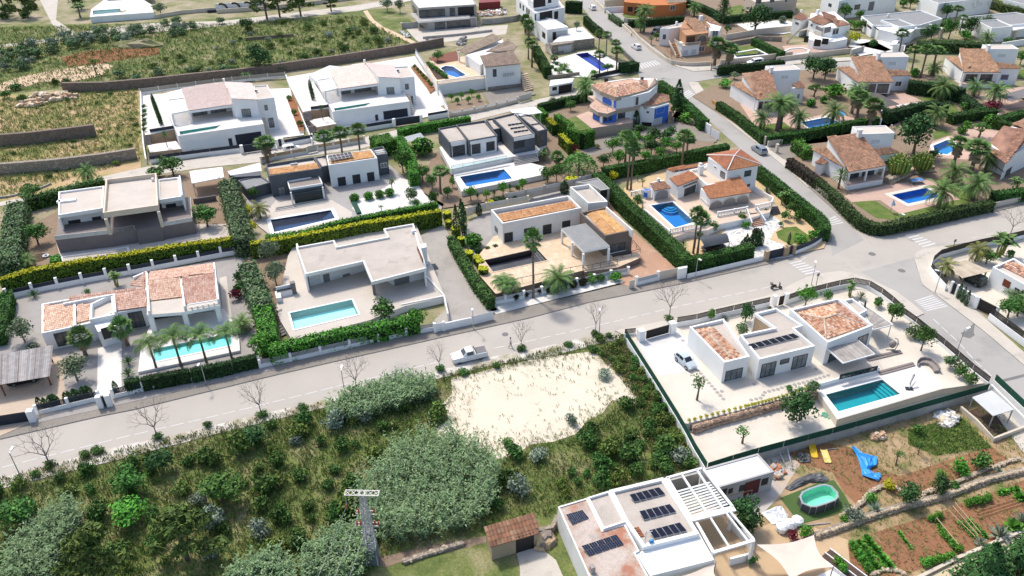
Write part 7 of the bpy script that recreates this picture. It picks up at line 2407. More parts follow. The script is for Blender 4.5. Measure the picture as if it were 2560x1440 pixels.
RU('pile of grey blocks below unfinished house on right','1000 600 1130 500 1150 620 1050 650',60,.2,.6,[CN,MG])
RU('white debris at left corner of construction site','220 430 330 480 380 520 300 530',60,.2,.5,[WP,CN])
def GV(lab,roof,strip,ub,rstrip,zb=.9,ze=3.9,zr=7.2,tm=None,porch=None,rl=None,base=None):
 tm=tm or TO
 h=TH('villa',lab,'house',W(roof[3],0))
 TL,TR,BR,BL=W(roof[0],zr),W(roof[1],zr),W(roof[2],ze),W(roof[3],ze)
 back=(TR-BR)*.35
 back.z=0
 setb=(TL-BL)
 setb.z=0
 s=setb.normalized()*(2.2 if porch else .35)
 mb=MB()
 a0,a1=BL+s,BR+s
 za=ze+(zr-ze)*(s.length/max(.1,setb.length))
 P=[(a0,za),(a1,za),(TR,zr),(TL,zr)]
 o=up(1)
 vs=[(p.x,p.y,zb if zb<1.2 else 0)for p,z in P]+[(p.x,p.y,z-.2)for p,z in P]
 mb.add(vs,[(0,1,5,4),(1,2,6,5),(2,3,7,6),(3,0,4,7),(4,5,6,7)])
 mb.b('wall',WH,h)
 e=(BR-BL).normalized()*.3
 TL_(h,[BL-e,BR+e,TR+e,TL-e],tm,l=.5)
 if porch:
  MB().ba(BL-up(.35)+s*.1,BR-up(.35)+s*.1,.3,.45).b('porch_beam',WH,h)
  for f in porch:
   q=(BL+s*.1).lerp(BR+s*.1,f)
   MB().bx(q.x,q.y,zb,ze-.3,.32,.32,R(20)).b('column',WH,h)
  L=(a1-a0).length
  win(h,a0.xy,a1.xy,0,0,DK,GL_,2,rect=(L*.1,L*.45,zb,zb+2.2))
  win(h,a0.xy,a1.xy,0,0,DK,GL_,2,rect=(L*.55,L*.9,zb,zb+2.2))
  B_=[BL+(BL-TL).normalized()*.4,BR+(BR-TR).normalized()*.4,a1,a0]
  MB().pr([p.xy[:]for p in B_],0,zb).b('terrace_base',WH,h)
  MB().pr(inset(ccw([p.xy[:]for p in B_]),-.05),zb-.06,zb+.02).b('terrace_floor',MP,h)
 else:
  L=(a1-a0).length
  win(h,a0.xy,a1.xy,0,0,DK,GL_,1,rect=(L*.06,L*.44,zb+.2,za-.7))
  win(h,a0.xy,a1.xy,0,0,DK,GL_,1,rect=(L*.5,L*.92,zb+.2,za-.7))
 if strip:
  S=[W(strip[0],ze-.7),W(strip[1],ze-.1),W(strip[2],ze+.9),W(strip[3],ze+.9)]
  TL_(h,S,tm,l=.5)
  B=[S[0],S[1],S[2],S[3]]
  bb=BK_(h,[],ze-.75,0,WH,None,0,wpts=inset(ccw([p.xy[:]for p in B]),.3))
 if ub:
  zu=zr+.3
  A,B=W(ub[0],zu),W(ub[1],zu)
  d=(B-A).normalized()
  n=V3((-d.y,d.x,0))
  if n.y<0:
   n=-n
  P=[A.xy[:],B.xy[:],(B+n*4.5).xy[:],(A+n*4.5).xy[:]]
  BK_(h,[],zu,0,WH,TO if False else RL,.12,.2,wpts=P)
  L=(B-A).length
  win(h,P[0],P[1],0,0,WP,MA_('closed white shutter',(.6,.6,.59)),0,rect=(L*.35,L*.62,zu-2.4,zu-1.3),sill=True)
  q=A-d*.4
  MB().bx(q.x,q.y,ze,zu+.9,.8,.8,R(15)).bx(q.x,q.y,zu+.9,zu+1.1,.95,.95,R(15)).b('chimney',WH,h)
  if rstrip:
   zs=ze+.4
   S=[W(rstrip[0],zs-.3),W(rstrip[1],zs-.3),W(rstrip[2],zs+.7),W(rstrip[3],zs+.7)]
   TL_(h,S,tm,l=.5)
   m=[S[0].lerp(S[3],.12),S[1].lerp(S[2],.12),S[2],S[3]]
   rb=BK_(h,[],zs-.4,0,WH,None,0,wpts=[p.xy[:]for p in m])
   L=(m[1]-m[0]).length
   win(h,m[0].xy,m[1].xy,0,0,BLUEW if rl=='blue' else WP,GL_,1,rect=(L*.3,L*.62,1.3,2.7),sill=True)
 return h
TI('X')
ZS('villa_plot','1960 395 2030 340 2200 300 2560 260 2800 300 2800 400 2560 500 2240 570 2150 565 2000 430',.15,MBS)
ZS('pink_terrace','2150 478 2230 460 2330 448 2400 500 2390 500 2250 535 2200 500 2130 505 2110 490',.165,MP)
ZS('lawn','2115 495 2170 490 2235 532 2290 525 2400 497 2330 452 2360 445 2440 480 2420 510 2250 552 2190 545',.16,ML)
TI('H')
GV('villa with large terracotta roof above pool with striped parasol',[(725,45),(985,5),(1212,288),(912,340)],[(582,148),(900,325),(925,270),(700,118)],[(1002,18),(1293,8),(1255,132),(1098,148)],[(1150,198),(1335,172),(1255,132),(1095,148)],1.4,4.2,7.3,TO,(0.,.5,1.))
TI('U7')
t=TH('porch','small tiled entrance porch of villa at side street','porch',(180,300))
pb=BK_(t,'150 265 190 280 225 262 185 240',2.6,0,WH,None,0)
TL_(t,[(145,265,2.65),(188,280,2.65),(228,260,3.),(185,232,3.)],TO)
PN(t,pb[0],pb[1],(152,285),(180,325),WP,'door',.05)
PB_('blue_pool','bright blue pool with pale coping beside lawn and palm',PL['H4'],(.5,.86,1),FB,None,1.,CP,1.3)
t=TH('striped_parasol','half closed blue and white striped parasol beside black loungers','parasol',W((618,580),.17))
ORG[t.name]=V3()
MB().tu((0,0,0),(0,0,2.8),.04,.04,6).b('pole',ST,t)
MB().tu((0,0,1.7),(0,0,2.75),.55,.05,10).b('canopy',MA_('striped parasol cloth',(.45,.49,.55),sca=6,ro=.9),t)
t=SI('table_tennis','blue table tennis table on pink terrace','table tennis table',(778,395),.17,[('tabletop',PLN('blue table',(.1,.24,.5)),[(-.7,0,.72,.77,1.36,1.5),(.7,0,.72,.77,1.36,1.5)]),('net',WP,[(0,0,.77,.92,.03,1.6)]),('leg',DK,[(-1.1,.6,0,.72,.08,.08),(1.1,.6,0,.72,.08,.08),(-1.1,-.6,0,.72,.08,.08),(1.1,-.6,0,.72,.08,.08)])],R(14))
gH=np.random.default_rng(31)
STN('rockery','rockery of pale boulders between cactus and blue pool','rockery','590 400 640 375 720 340 800 320 880 320',46,.9,1.6,gH,2.2,True)
for k,p,l,h_,w_ in PT('cactus 655 365 5.6 5.2 huge candelabra cactus in rockery, left one|cactus 800 335 5 4.8 huge candelabra cactus in rockery, right one|yucca 290 430 5.2 4 many armed yucca in front of terracotta villa|feather 915 550 6.4 7.2 stout date palm beside bright blue pool|feather 1130 500 6.4 7.4 date palm on lawn right of pool, behind|feather 1000 400 5.4 6.6 grey date palm in rockery behind blue pool|dark 760 220 9.6 10.6 very large dark tree between two villas|fanskirt 1120 330 7 6 shaggy fan palm cluster by light blue pool, right one|fanskirt 1010 290 6.4 5 shaggy fan palm cluster by light blue pool, left one|feather 1210 320 5 5.4 drooping palm in front of far right villa|bush 880 250 2.8 3 dark shrub at pool behind cactus|banana 1385 440 3.2 3.4 dark leafy plant at far right hedge|cloud 1170 110 3.8 6 cloud pruned tree on gravel by light blue pool|bball 1240 40 3 3.6 round clipped bush above cloud pruned tree|bball 1062 85 2 2.2 clipped ball bush left of cloud pruned tree|bball 1095 45 1.6 1.9 clipped ball bush behind cloud pruned tree'):
 PL_(k,p,l,h=h_,w=w_,z0=.15)
TI('H')
FE('street_wall','beige garden wall around corner lawn of terracotta villa','380 290 520 410 640 520 800 660 900 760 1000 830 1100 870 1240 870 1320 850 1700 760 2000 685 2400 590 2800 500',1.2,PW,0,smooth=1,t=.3)
HG('purple green hedge along side street wall','395 225 520 310 640 400',1.8,2.2,IM([(.045,.03,.025),(.07,.04,.04),(.03,.045,.02)],noi=.3),den=28)
HG('dark green hedge round corner lawn of terracotta villa','640 400 760 500 880 620 970 710 1060 770 1180 795 1300 770 1700 680 2130 590',1.7,2.2,IM([(.022,.055,.014),(.045,.085,.022),(.06,.09,.03),(.016,.035,.01)],noi=.3),den=28,smooth=1,ro_=.2)
HG('dark clipped hedge at far right street edge','2150 520 2400 490 2700 440',2.,2.4,LH,den=26)
TI('D')
ZS('light_pool_terrace',fp((0,0))and[(2330,355),(2370,340),(2420,345),(2445,400),(2340,395),(2320,380)],.166,MP)
PB_('light_blue_pool','light blue pool half hidden behind shaggy palms',PL['H5'],(.6,.9,1),FLB,None,.6,CW,1.3)
ZS('gravel_plot','2380 330 2440 315 2540 330 2500 360 2430 350',.158,MP)
ZS('lawn','2330 330 2360 322 2380 335 2335 350',.162,ML)
h=TH('villa','far right villa with a broad terracotta roof over a dark porch','house',(2300,1400))
hb=BK_(h,'2260 1090 2480 1060 2620 1180 2290 1330 2100 1250',5.,0,WH,None,0)
TL_(h,[(2065,1265,4.3),(2245,1405,4.3),(2480,1130,7.6),(2225,1075,7.6)],TO,l=.5)
TL_(h,[(2480,1130,7.),(2620,1080,6.),(2420,1000,7.4),(2290,1075,7.4)],TO,l=.5)
pw2=BK_(h,'2240 1400 2420 1280 2480 1180 2300 1240',4.1,0,WH,None,0)
PN(h,W((2065,1270),4).xy,W((2240,1400),4).xy,(2120,1390),(2230,1480),BL_,'porch_opening',.08)
win(h,pw2[0],pw2[1],(2250,1460),(2300,1530),DK,GL_,0)
TI('X')
ZS('villa_plot','1730 240 1850 180 2000 175 2200 190 2260 300 2160 345 1930 370',.15,MBS)
ZS('pink_terrace','1850 260 1900 240 2000 300 2080 280 2150 300 2040 330 1980 320 1890 320',.165,MP)
ZS('lawn','1890 315 1960 305 1990 330 1920 340',.17,ML)
TI('U6')
GV('villa with terracotta roof and terrace behind two crossing date palms',[(265,78),(495,52),(560,300),(400,302)],[(155,168),(395,300),(425,245),(258,150)],[(515,60),(755,45),(735,165),(555,160)],[(720,205),(795,200),(750,150),(680,170)],1.,4.2,7.2,TO,(0.,1.))
PB_('light_blue_pool','light blue pool behind dark hedge and leaning palm',PL['H1'],(.6,.9,1),FLB,None,.6,CW,1.3)
for k,p,l,h_,w_ in PT('tallfeather 555 570 9.6 9.6 tall date palm in front of terrace villa, left of crossing pair|tallfeather 580 550 8 8 tall date palm in front of terrace villa, right of crossing pair|feather 410 555 5.2 5.4 short date palm at left of crossing pair|feather 735 555 5.4 6 short date palm at left end of light blue pool|feather 1020 520 6.6 7 date palm in front of light blue pool|fanskirt 1190 420 6.2 5 shaggy fan palm behind pergola roof|fanskirt 1230 470 7 5.4 shaggy fan palm left of dark pergola|fanskirt 1335 565 7.6 5.6 shaggy fan palm rising from clipped hedge|cloud 870 280 3.6 5 pompom pruned tree on pink gravel|bball 840 360 2 2.4 bright clipped ball on pink gravel, left|bball 950 330 1.8 2 bright clipped ball on pink gravel, right|dark 860 130 7 9 big dark tree group behind terrace villa|bbush 1040 280 4.4 8 bright bushy tree left of glazed villa|dark 960 130 6 6 dark tree right behind terrace villa|bbush 110 200 2.4 5 clipped green hedge bush by upper gate|olive 190 130 2 3.5 pale flowering bush behind upper gate'):
 PL_(k,p,l,h=h_,w=w_,z0=.15)
SR(TH('sunshade','small blue sunshade at right end of light blue pool','sunshade',(1100,440)),[(1055,410,2.),(1110,400,2.),(1145,435,2.),(1090,440,2.)],PLN('blue cloth',(.05,.28,.55)),8,.05,'canopy')
HG('long dark clipped hedge below light blue pool','470 610 700 585 900 545 1100 505 1300 470 1420 450',1.8,2.4,LH,den=24)
HG('stepped dark hedge blocks along ochre street wall','60 320 130 365 215 420 300 490 380 555 450 610',1.8,2.2,LH,den=24)
FE('street_wall','ochre garden wall along upper side street','0 335 120 420 250 520 380 625 445 680',1.,MA_('ochre wall render',(.42,.27,.11),sca=.4,ro=.9),0,t=.3)
FE('garden_wall','white wall with dark green niches behind far terracotta villa','800 640 930 620 1090 595 1433 530',1.9,WH,0,t=.3)
for i in range(6):
 PL_('cypress',(820+i*95,655-i*18),'narrow clipped cypress against white garden wall',h=2.4,w=1.,z0=.1,gp=1)
for i,q_ in enumerate(((452,690),(548,760))):
 CO(TH('gate_pillar','cream gate pillar at side street parking bay, %s'%('upper','lower')[i],'gate pillar',W(q_,0)),q_,0,2.2,.6,PW,'pillar')
GW('cream wall behind side street parking bay','470 710 690 670',0,1.5,.3,PW)
ZS('parking_bay','1922 372 1985 358 2020 385 1960 398',.17,MPV)
HG('bright green bushy hedge beside parking bay','720 650 780 690 830 730',2.4,2.6,LBR,den=22,ro_=.3,bu_=.2)
HG('tall dark hedge behind terrace villa along upper branch street','60 20 250 5 420 -10 600 -35',2.,2.6,LHD,den=20)
SUV=[(0,.4,.72,.74,.74,.7),(.04,.25,.86,.9,.86,.8),(.22,.22,1.,1.04,.9,.82),(.28,.22,1.02,1.08,.9,.78),(.42,.22,1.04,1.6,.9,.66),(.65,.22,1.05,1.66,.9,.66),(.9,.22,1.06,1.56,.9,.64),(.975,.3,1.02,1.1,.86,.72),(1,.45,.9,.92,.8,.7)]
car('parked_suv','grey blue SUV parked at side street pavement','car',(400,752),(345,715),PT_('steel blue',(.26,.3,.34),.3),4.5,1.85,SUV,z0=.02)
TI('U1')
car('parked_car','white SUV parked near crossing in side street','car',(1862,730),(1790,685),PAINTW,4.4,1.82,SUV,z0=.02)
car('parked_car','white SUV parked at top of side street','car',(1205,140),(1145,95),PAINTW,4.6,1.85,SUV,z0=.02)
car('camper_van','black camper van with white roof behind terracotta house','van',(2160,500),(2085,545),PAINTB,5.,2.,VAN,glass=[('windscreen',3,4,'top'),('side_window',4,6,'sides')])
TI('X')
ZS('villa_plot','2000 190 2180 165 2340 190 2480 220 2560 250 2560 330 2400 330 2260 300 2120 240',.145,MBS)
ZS('pink_terrace','2220 240 2260 232 2330 262 2230 275 2200 262',.165,MP)
ZS('lawn','2290 245 2350 238 2390 265 2400 285 2370 285',.16,ML)
ZS('pink_terrace','2440 240 2560 215 2600 260 2500 275',.165,MP)
ZS('lawn','2540 175 2600 170 2600 200 2545 195',.16,ML)
TI('Q7')
GV('cream glazed villa with terracotta roof behind dark pergola',[(440,205),(760,203),(945,515),(608,520)],[(262,332),(520,520),(600,500),(420,330)],[(782,210),(1145,205),(1115,375),(872,370)],[(930,440),(1182,435),(1110,372),(880,374)],.9,4.2,7.3,TO,None)
SR(TH('pergola','dark grey pergola roof beside glazed villa','pergola',(820,760)),[(640,640,2.8),(760,650,2.8),(1030,790,2.6),(800,835,2.6)],MA_('dark thatch',(.1,.095,.09),sca=2,ro=.95),30,.06,'roof_slats')
PB_('light_blue_pool','small sliver of blue pool behind dark columnar hedge',PL['H2'],(.5,.88,1),FLB,None,.5,CW,1.3)
HG('dark ragged columnar hedge in front of blue pool sliver','870 880 1050 840 1250 790 1400 760 1640 790',2.2,3.,LHD,den=22,ro_=.35,bu_=.3)
HG('tall dark hedge block between glazed villa and lawn','1150 500 1400 530 1600 540 1800 610',3.,3.4,LHD,den=20,ro_=.2)
HG('dark hedge running down from lawn to street','1650 560 1800 660 1950 760 2080 850',2.4,2.4,LHD,den=20,ro_=.2)
HG('dark hedge along lawn edge above clipped balls','1660 920 1900 880 2100 860 2220 850',2.2,2.4,LH,den=20,ro_=.2)
HG('dark hedge above far right tiled roof','2140 960 2300 1000 2400 1020',2.,2.2,LH,den=20)
HG('dark hedge at right picture edge below wall','2230 960 2420 910 2600 870',2.2,2.2,LH,den=20)
GV('villa with terracotta roof and blue framed windows at right edge',[(1780,105),(2085,105),(2262,395),(1832,395)],[(1590,205),(1830,385),(1905,325),(1750,205)],[(2135,110),(2500,110),(2445,290),(2210,285)],[(2230,345),(2522,352),(2445,290),(2215,280)],1.2,4.4,7.4,TO,(0.,.45,1.),'blue')
SR(TH('pergola','grey pergola roof at right edge below blue framed villa','pergola',(2400,700)),[(2230,690,2.6),(2560,600,2.6),(2640,660,2.6),(2420,760,2.6)],MG,24,.1,'roof_slats')
for k,p,l,h_,w_ in PT('fan 1170 400 7.4 4.8 tall fan palm left of three between two upper villas|fan 1285 460 9 5.6 tall fan palm middle of three between two upper villas|fan 1420 420 7.6 5.6 dense fan palm right of three between two upper villas|feather 1440 440 4 6 drooping palm below three fan palms|feather 1520 740 6.6 7.4 pale dry date palm on lawn|feather 1935 690 4.6 5.4 date palm at left of right edge terrace|feather 2170 790 6.4 7.4 date palm at right edge pergola|feather 1440 1060 6 6.4 grey date palm beside very large dark tree|round 2510 300 4 4.6 grey green bush at right edge beside blue framed villa|bush 1820 860 2.4 3.4 brownish bush on lawn by hedge|reddish 2160 860 2.6 5 dark reddish bush at hedge corner|bball 1205 450 2.4 2.6 round dark bush right of glazed villa|fan 1010 200 8 5 lone fan palm at white car in upper street|bush 690 85 2.2 2.4 round clipped bush on white parking court|dark 130 420 5 6 dark tree left of glazed villa|banana 330 470 3.2 4.4 bright shrub below cream parapet|feather 480 760 5.8 6.4 orange tinged date palm at pergola corner'):
 PL_(k,p,l,h=h_,w=w_,z0=.15)
for i,(x_,y_,z_)in enumerate(((30,200,0),(1620,590,2.4),(930,1060,2.2),(2240,925,2.2),(810,880,2.2),(200,330,2.2))):
 q_=W((x_,y_),z_)
 t=TH('garden_lamp','white globe garden lamp '+('behind the terrace villa','on lawn beside dry palm','at edge of dark tree','on hedge near right edge','beside the ragged hedge','among the dark trees')[i],'garden lamp',(q_.x,q_.y,0))
 MB().tu((q_.x,q_.y,0),(q_.x,q_.y,max(.5,z_)),.05,.05,6).b('pole',ST,t)
 MB().bl((q_.x,q_.y,max(.5,z_)+.2),.24,8,6).b('globe',WP,t)
TI('X')
ZS('villa_plot','1560 60 1640 55 1830 60 1960 90 1990 130 1850 160 1700 165 1640 120',.15,MBS)
ZS('lawn','1815 122 1890 110 1935 130 1830 140',.2,ML)
ZS('white_gravel','1840 60 1960 50 2040 70 1960 85 1880 82',.2,MWG)
TI('U2')
TERR=MA_((.42,.22,.115),sca=.5,ro=.85)
h=TH('house','white and terracotta house with a tiled central gable and outdoor stairs','house',(1000,700))
lb=BK_(h,'550 430 690 435 1020 385 900 340',5.6,0,WH,RL,.2)
win(h,lb[0],lb[1],(590,520),(640,605),WP,GL_,0)
cb=BK_(h,'855 440 945 540 1290 500 1090 290 920 300',6.2,0,TERR,None,0)
TL_(h,[(1110,515,6.),(1290,490,6.),(1095,270,7.6),(920,285,7.6)],TO)
TL_(h,[(945,535,5.6),(1105,515,5.6),(1030,420,6.3),(860,440,6.3)],TO)
PN(h,cb[1],cb[2],(960,560),(1075,660),MA_('dark recess',(.1,.05,.035)),'porch_recess',.04)
AR(h,cb[1],cb[2],(1125,540),(1255,630),GL_,PW)
rb=BK_(h,'1320 470 1455 470 1485 400 1250 330',6.6,0,WH,None,0)
TL_(h,[(1300,350,6.65),(1490,400,6.65),(1440,345,7.3),(1260,280,7.3)],TO)
TL_(h,[(1180,330,6.7),(1330,460,6.3),(1300,380,7.2),(1230,320,7.2)],TO)
win(h,rb[0],rb[1],(1350,465),(1425,590),WP,GLL,1)
fb=BK_(h,'770 650 880 710 1155 680 1130 640 900 620',3.2,0,WH,MP,0)
win(h,fb[1],fb[2],(905,765),(972,840),WP,MA_('closed white shutter',(.6,.6,.59)),0)
win(h,fb[1],fb[2],(1030,750),(1098,825),WP,MATS['closed white shutter'],0)
BA_(h,'770 650 880 710 1155 680',3.2,.9,PW)
BA_(h,'1260 620 1390 600',3.2,.9,PW)
lo2=BK_(h,'1155 690 1275 680 1390 640 1240 600',3.,0,TERR,None,0)
win(h,lo2[0],lo2[1],(1145,705),(1225,780),WP,GL_,1)
CO(h,(800,375),5.5,6.6,.6,WH,'chimney',wz=5.6)
CO(h,(1170,285),6.5,8.,1.,WH,'chimney',wz=7)
SP(h,(790,870),(860,880),(715,660),(770,650),.2,3.2,9,TERR)
for q_ in(((790,880),(680,650)),((870,890),(770,650))):
 A_,B_=W(q_[0],.2),W(q_[1],3.2)
 MB().hx([A_,A_+V3((.2,0,0)),B_+V3((.2,0,0)),B_],[v+up(.8)for v in(A_,A_+V3((.2,0,0)),B_+V3((.2,0,0)),B_)]).b('stair_wall',PW,h)
PB_('blue_pool','blue pool on lawn right of terracotta house',PL['C1'],(.5,.85,1),FB,None,.8,CW,1.3)
FE('street_wall','curved cream garden wall of terracotta house at upper junction','0 410 110 480 230 620 430 790 620 930 760 990 1000 1015 1310 1000',1.2,PW,0,smooth=1,t=.3)
FE('street_wall','cream garden wall below lawn pool along branch street','1460 990 1900 940 2400 880 2560 860',1.5,PW,0,t=.3)
FE('street_wall','cream wall with hedge below orange house','0 340 90 350 500 370 910 335',1.5,PW,0,t=.3)
FE('garden_wall','cream and stone terrace wall right of terracotta house','1490 600 1540 620 2000 540 2560 480',2.,PW,0,t=.3)
GW('field stone wall behind lawn pool','1500 690 1560 720 1960 650 2000 620 2400 640',0,1.6,.4,SW,cat='stone wall')
HG('dark clipped hedge between two small pools','1980 580 2200 690 2420 790',2.,2.4,LH,den=22)
HG('dark hedge below orange house','70 310 330 300 600 270 910 245',2.,2.4,LHD,den=20)
HG('dark hedge behind big round tree','1500 260 1800 220 2200 190 2560 165',2.,2.2,LHD,den=18)
HG('dark hedge up path beside orange house','960 0 1150 60 1400 170 1500 240',2.2,2.4,LHD,den=18)
for k,p,l,h_,w_ in PT('tallfeather 300 490 9.6 8 tall date palm in front of orange house|feather 255 490 6 5 smaller date palm beside tall one at orange house|fanskirt 1370 1040 8.6 6.6 shaggy fan palm at branch street, left one|fanskirt 1580 1060 7.2 5.6 shaggy fan palm at branch street, right one|dark 1990 480 9 12 big round dark green tree on white gravel|norfolk 1500 360 9.6 8 tiered norfolk pine behind terracotta house|feather 1065 250 5.6 6 grey date palm on drive of orange house|cloud 1565 545 3.6 3.6 umbrella pruned tree on gravel terrace|gball 2410 350 2.4 2.6 round grey ball bush on white gravel|bare 720 940 5 5 pollarded bare tree inside curved wall|sapling 410 680 2.8 2.6 small tree inside upper gate|round 490 610 2.4 3.4 dark green bush beside camper van|agave 2055 835 1.4 2.2 spiky plant at lawn pool|bush 60 940 2.6 3 dark shrub at upper crossing'):
 if 'upper crossing' in l:
  continue
 PL_(k,p,l,h=h_,w=w_,z0=.15)
car('parked_van','white van roof behind hedge in branch street','van',(1990,985),(1880,995),PAINTW,4.8,1.9,VAN,glass=[('windscreen',3,4,'top'),('side_window',4,6,'sides')])
HG('dark clipped hedge along branch street','1600 1010 2000 975 2440 930',1.8,2.2,LHD,den=20)
t=TH('bin_shelter','dark carport between two shaggy palms','carport',(1420,1020))
SL(t,'1320 1010 1530 985 1560 1010 1340 1040',2.4,.12,MG,'roof',False)
for p_ in((1325,1075),(1540,1050)):
 CO(t,p_,0,2.3,.2,BL_,'post')
h=TH('house','orange house with grey tiled roofs and a rounded bay','house',(600,150))
OR=MA_((.48,.17,.055),sca=.5,ro=.85)
ob=BK_(h,'0 30 330 60 440 80 700 75 950 35 900 -120 100 -120',4.4,0,OR,None,0)
TL_(h,[(670,50,4.5),(955,30,4.5),(920,-60,5.6),(640,-60,5.6)],TG)
c_=W((575,150),0)
mb=MB().tu((c_.x,c_.y,0),(c_.x,c_.y,3.6),3.2,3.2,14)
mb.b('bay',OR,h)
MB().tu((c_.x,c_.y,3.6),(c_.x,c_.y,5.),3.7,.1,14).b('bay_roof',TG,h)
for a_ in(-2.2,-1.45,-.75):
 d_=V3((cos(a_),sin(a_),0))
 s_=V3((-d_.y,d_.x,0))
 q_=V3((c_.x,c_.y,0))+d_*3.2
 MB().hx([q_-s_*.6+up(.9),q_+s_*.6+up(.9),q_+s_*.6-d_*.2+up(.9),q_-s_*.6-d_*.2+up(.9)],[v+up(1.7)for v in(q_-s_*.6+up(.9),q_+s_*.6+up(.9),q_+s_*.6-d_*.2+up(.9),q_-s_*.6-d_*.2+up(.9))]).b('bay_window',WP,h)
win(h,ob[3],ob[4],(705,90),(775,150),WP,GL_,1)
PN(h,ob[0],ob[1],(160,110),(240,210),BL_,'porch_opening',.05)
PN(h,ob[0],ob[1],(60,100),(130,180),BL_,'porch_opening',.05)
ZS('orange_terrace','1560 30 1620 45 1700 40 1690 28',.17,MP)
ZS('lawn','1555 35 1570 32 1610 46 1570 52',.165,ML)
ZS('lawn','1815 20 1850 12 1870 22 1850 38 1810 36',.165,ML)
h=TH('house','beige house at top edge right of norfolk pine','house',(2200,100))
bb=BK_(h,'1850 -60 2000 40 2640 -20 2560 -120',5.,0,MA_('beige render',(.48,.4,.33),ro=.85),RL,.3)
for x0,y0,x1,y1 in((2010,-10,2090,55),(2225,-20,2290,40),(2450,-30,2490,35)):
 win(h,bb[1],bb[2],(x0,y0),(x1,y1),WP,GL_,0)
PL_('reddish',(1920,85),'reddish bush in front of beige house',h=3.4,w=5.,z0=.15)
h=TH('house','cream house front wall at top of side street','house',(1400,0))
TI('U1')
BK_(h,'1385 -60 1395 5 1690 -10 1680 -80',4.,0,MA_('yellow cream render',(.52,.45,.32),ro=.85),RL,.3)
GW('white garden wall beside orange house lawn','1380 195 1450 190 1690 180',0,2.,.3,WH)
ZS('villa_plot','1515 -20 1580 30 1660 60 1900 40 1990 0 1960 -60',.12,MBS)
GW('cream street wall up to orange house gate','1240 30 1380 170 1450 230 1640 390 1790 540',0,1.1,.3,PW)
HG('pale flowering hedge inside cream street wall','1480 210 1560 270 1650 330',2.,1.6,LOL,den=18,ro_=.3,bu_=.2)
TI('U3')
ZS('pink_terrace','1955 115 2000 112 2080 112 2140 118 2100 125 1970 135',.17,MP)
ZS('white_gravel','2130 95 2180 100 2230 125 2150 140 2120 120',.17,MWG)
h=TH('house','white two storey house with an arched outdoor stair and brown roofs','house',(500,400))
mbk=BK_(h,'340 215 480 275 590 290 770 250 600 120 360 140',5.6,0,WH,None,0)
TL_(h,[(480,265,5.7),(580,215,5.9),(450,145,6.9),(340,205,6.4)],TO)
TL_(h,[(630,275,5.7),(772,250,5.7),(690,205,6.5),(580,200,6.5)],TO)
TL_(h,[(500,185,6.4),(650,240,6.2),(610,160,6.9),(470,120,6.9)],TO)
lw2=BK_(h,'175 185 260 215 345 185 260 140',5.2,0,WH,None,0)
TL_(h,[(180,185,5.3),(265,212,5.3),(340,175,5.9),(250,130,5.9)],TO)
win(h,lw2[0],lw2[1],(200,220),(235,265),WP,GL_,0)
win(h,mbk[2],mbk[3],(590,300),(640,350),WP,GL_,1)
win(h,mbk[0],mbk[1],(360,240),(378,280),WP,GL_,0)
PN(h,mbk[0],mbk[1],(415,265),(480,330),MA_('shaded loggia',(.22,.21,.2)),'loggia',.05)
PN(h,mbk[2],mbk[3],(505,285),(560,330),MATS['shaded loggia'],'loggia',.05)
SL(h,'240 320 320 300 400 345 470 365 555 350 590 300 480 270 330 280',2.9,.35,PW,'balcony',False)
BA_(h,'400 350 470 368 555 352',2.9,.9,PW)
lb3=BK_(h,'330 400 390 420 460 425 600 430 740 400 600 300 350 310',2.6,0,WH,None,0)
for x0,y0,x1,y1 in((295,370,330,440),(400,405,455,480),(480,395,535,460)):
 PN(h,lb3[1],lb3[2],(x0,y0),(x1,y1),BL_,'opening',.05)
PN(h,mbk[2],mbk[3],(610,405),(695,475),MA_('brown garage door',(.16,.12,.1)),'garage_door',.06)
for q_ in(((105,450),(240,320)),):
 A_,B_=W(q_[0],.1),W(q_[1],2.9)
 MB().hx([A_,A_+V3((.3,.1,0)),B_+V3((.3,.1,0)),B_],[v+up(.9)for v in(A_,A_+V3((.3,.1,0)),B_+V3((.3,.1,0)),B_)]).b('stair_wall',PW,h)
for q_ in((330,465),(395,490),(460,478)):
 CO(h,q_,0,2.6,.5,WH)
CO(h,(262,115),5.5,6.5,.6,WH2,'chimney',wz=6)
CO(h,(430,130),6,7.6,.8,WH,'chimney',wz=6.6)
PB_('oval_pool','rounded blue pool in front of two storey stair house',PL['D1'],(.55,.9,1),FLB,None,.6,CW,1.3)
FE('street_wall','cream and grey street wall below rounded pool','0 640 250 610 560 570 770 545',1.5,PW,0,t=.3)
GA('driveway_gate','metal gate right of cream street wall',(770,575),(890,540),1.8,ST,.05,posts=PW,ps=.5,sls=1)
PL_('yellow',(790,450),'orange leaved small tree beside stair house',h=4.2,w=4.6,z0=.15)
PL_('ball',(1000,480),'round dark ball on white court',h=2.2,w=2.6,z0=.15)
h=TH('house','modern white house with grey flat roofs and pergola beams','house',(1300,300))
ba=BK_(h,'880 165 1500 105 1720 190 1480 260 1000 260',4.,0,WH,RD,.3)
bb2=BK_(h,'1080 205 1270 195 1440 262 1270 275',4.4,0,WH,RD,.3)
for x0,y0,x1,y1 in((895,230,930,285),(945,250,985,305),(1015,270,1055,315)):
 PN(h,ba[0],ba[4],(x0,y0),(x1,y1),BL_,'window',.05)
bc=BK_(h,'1000 260 1270 280 1480 265 1400 330 1260 350 1060 300',3.4,0,WH,None,0)
for q_ in(((1440,300),(1720,290)),((1400,240),(1660,215)),((1560,245),(1720,300))):
 A_,B_=W(q_[0],3.4),W(q_[1],3.4)
 MB().ba(A_,B_,.5,.4).b('pergola_beam',WH,h)
for q_ in((1430,380),(1690,390)):
 CO(h,q_,0,3.3,1.,PW)
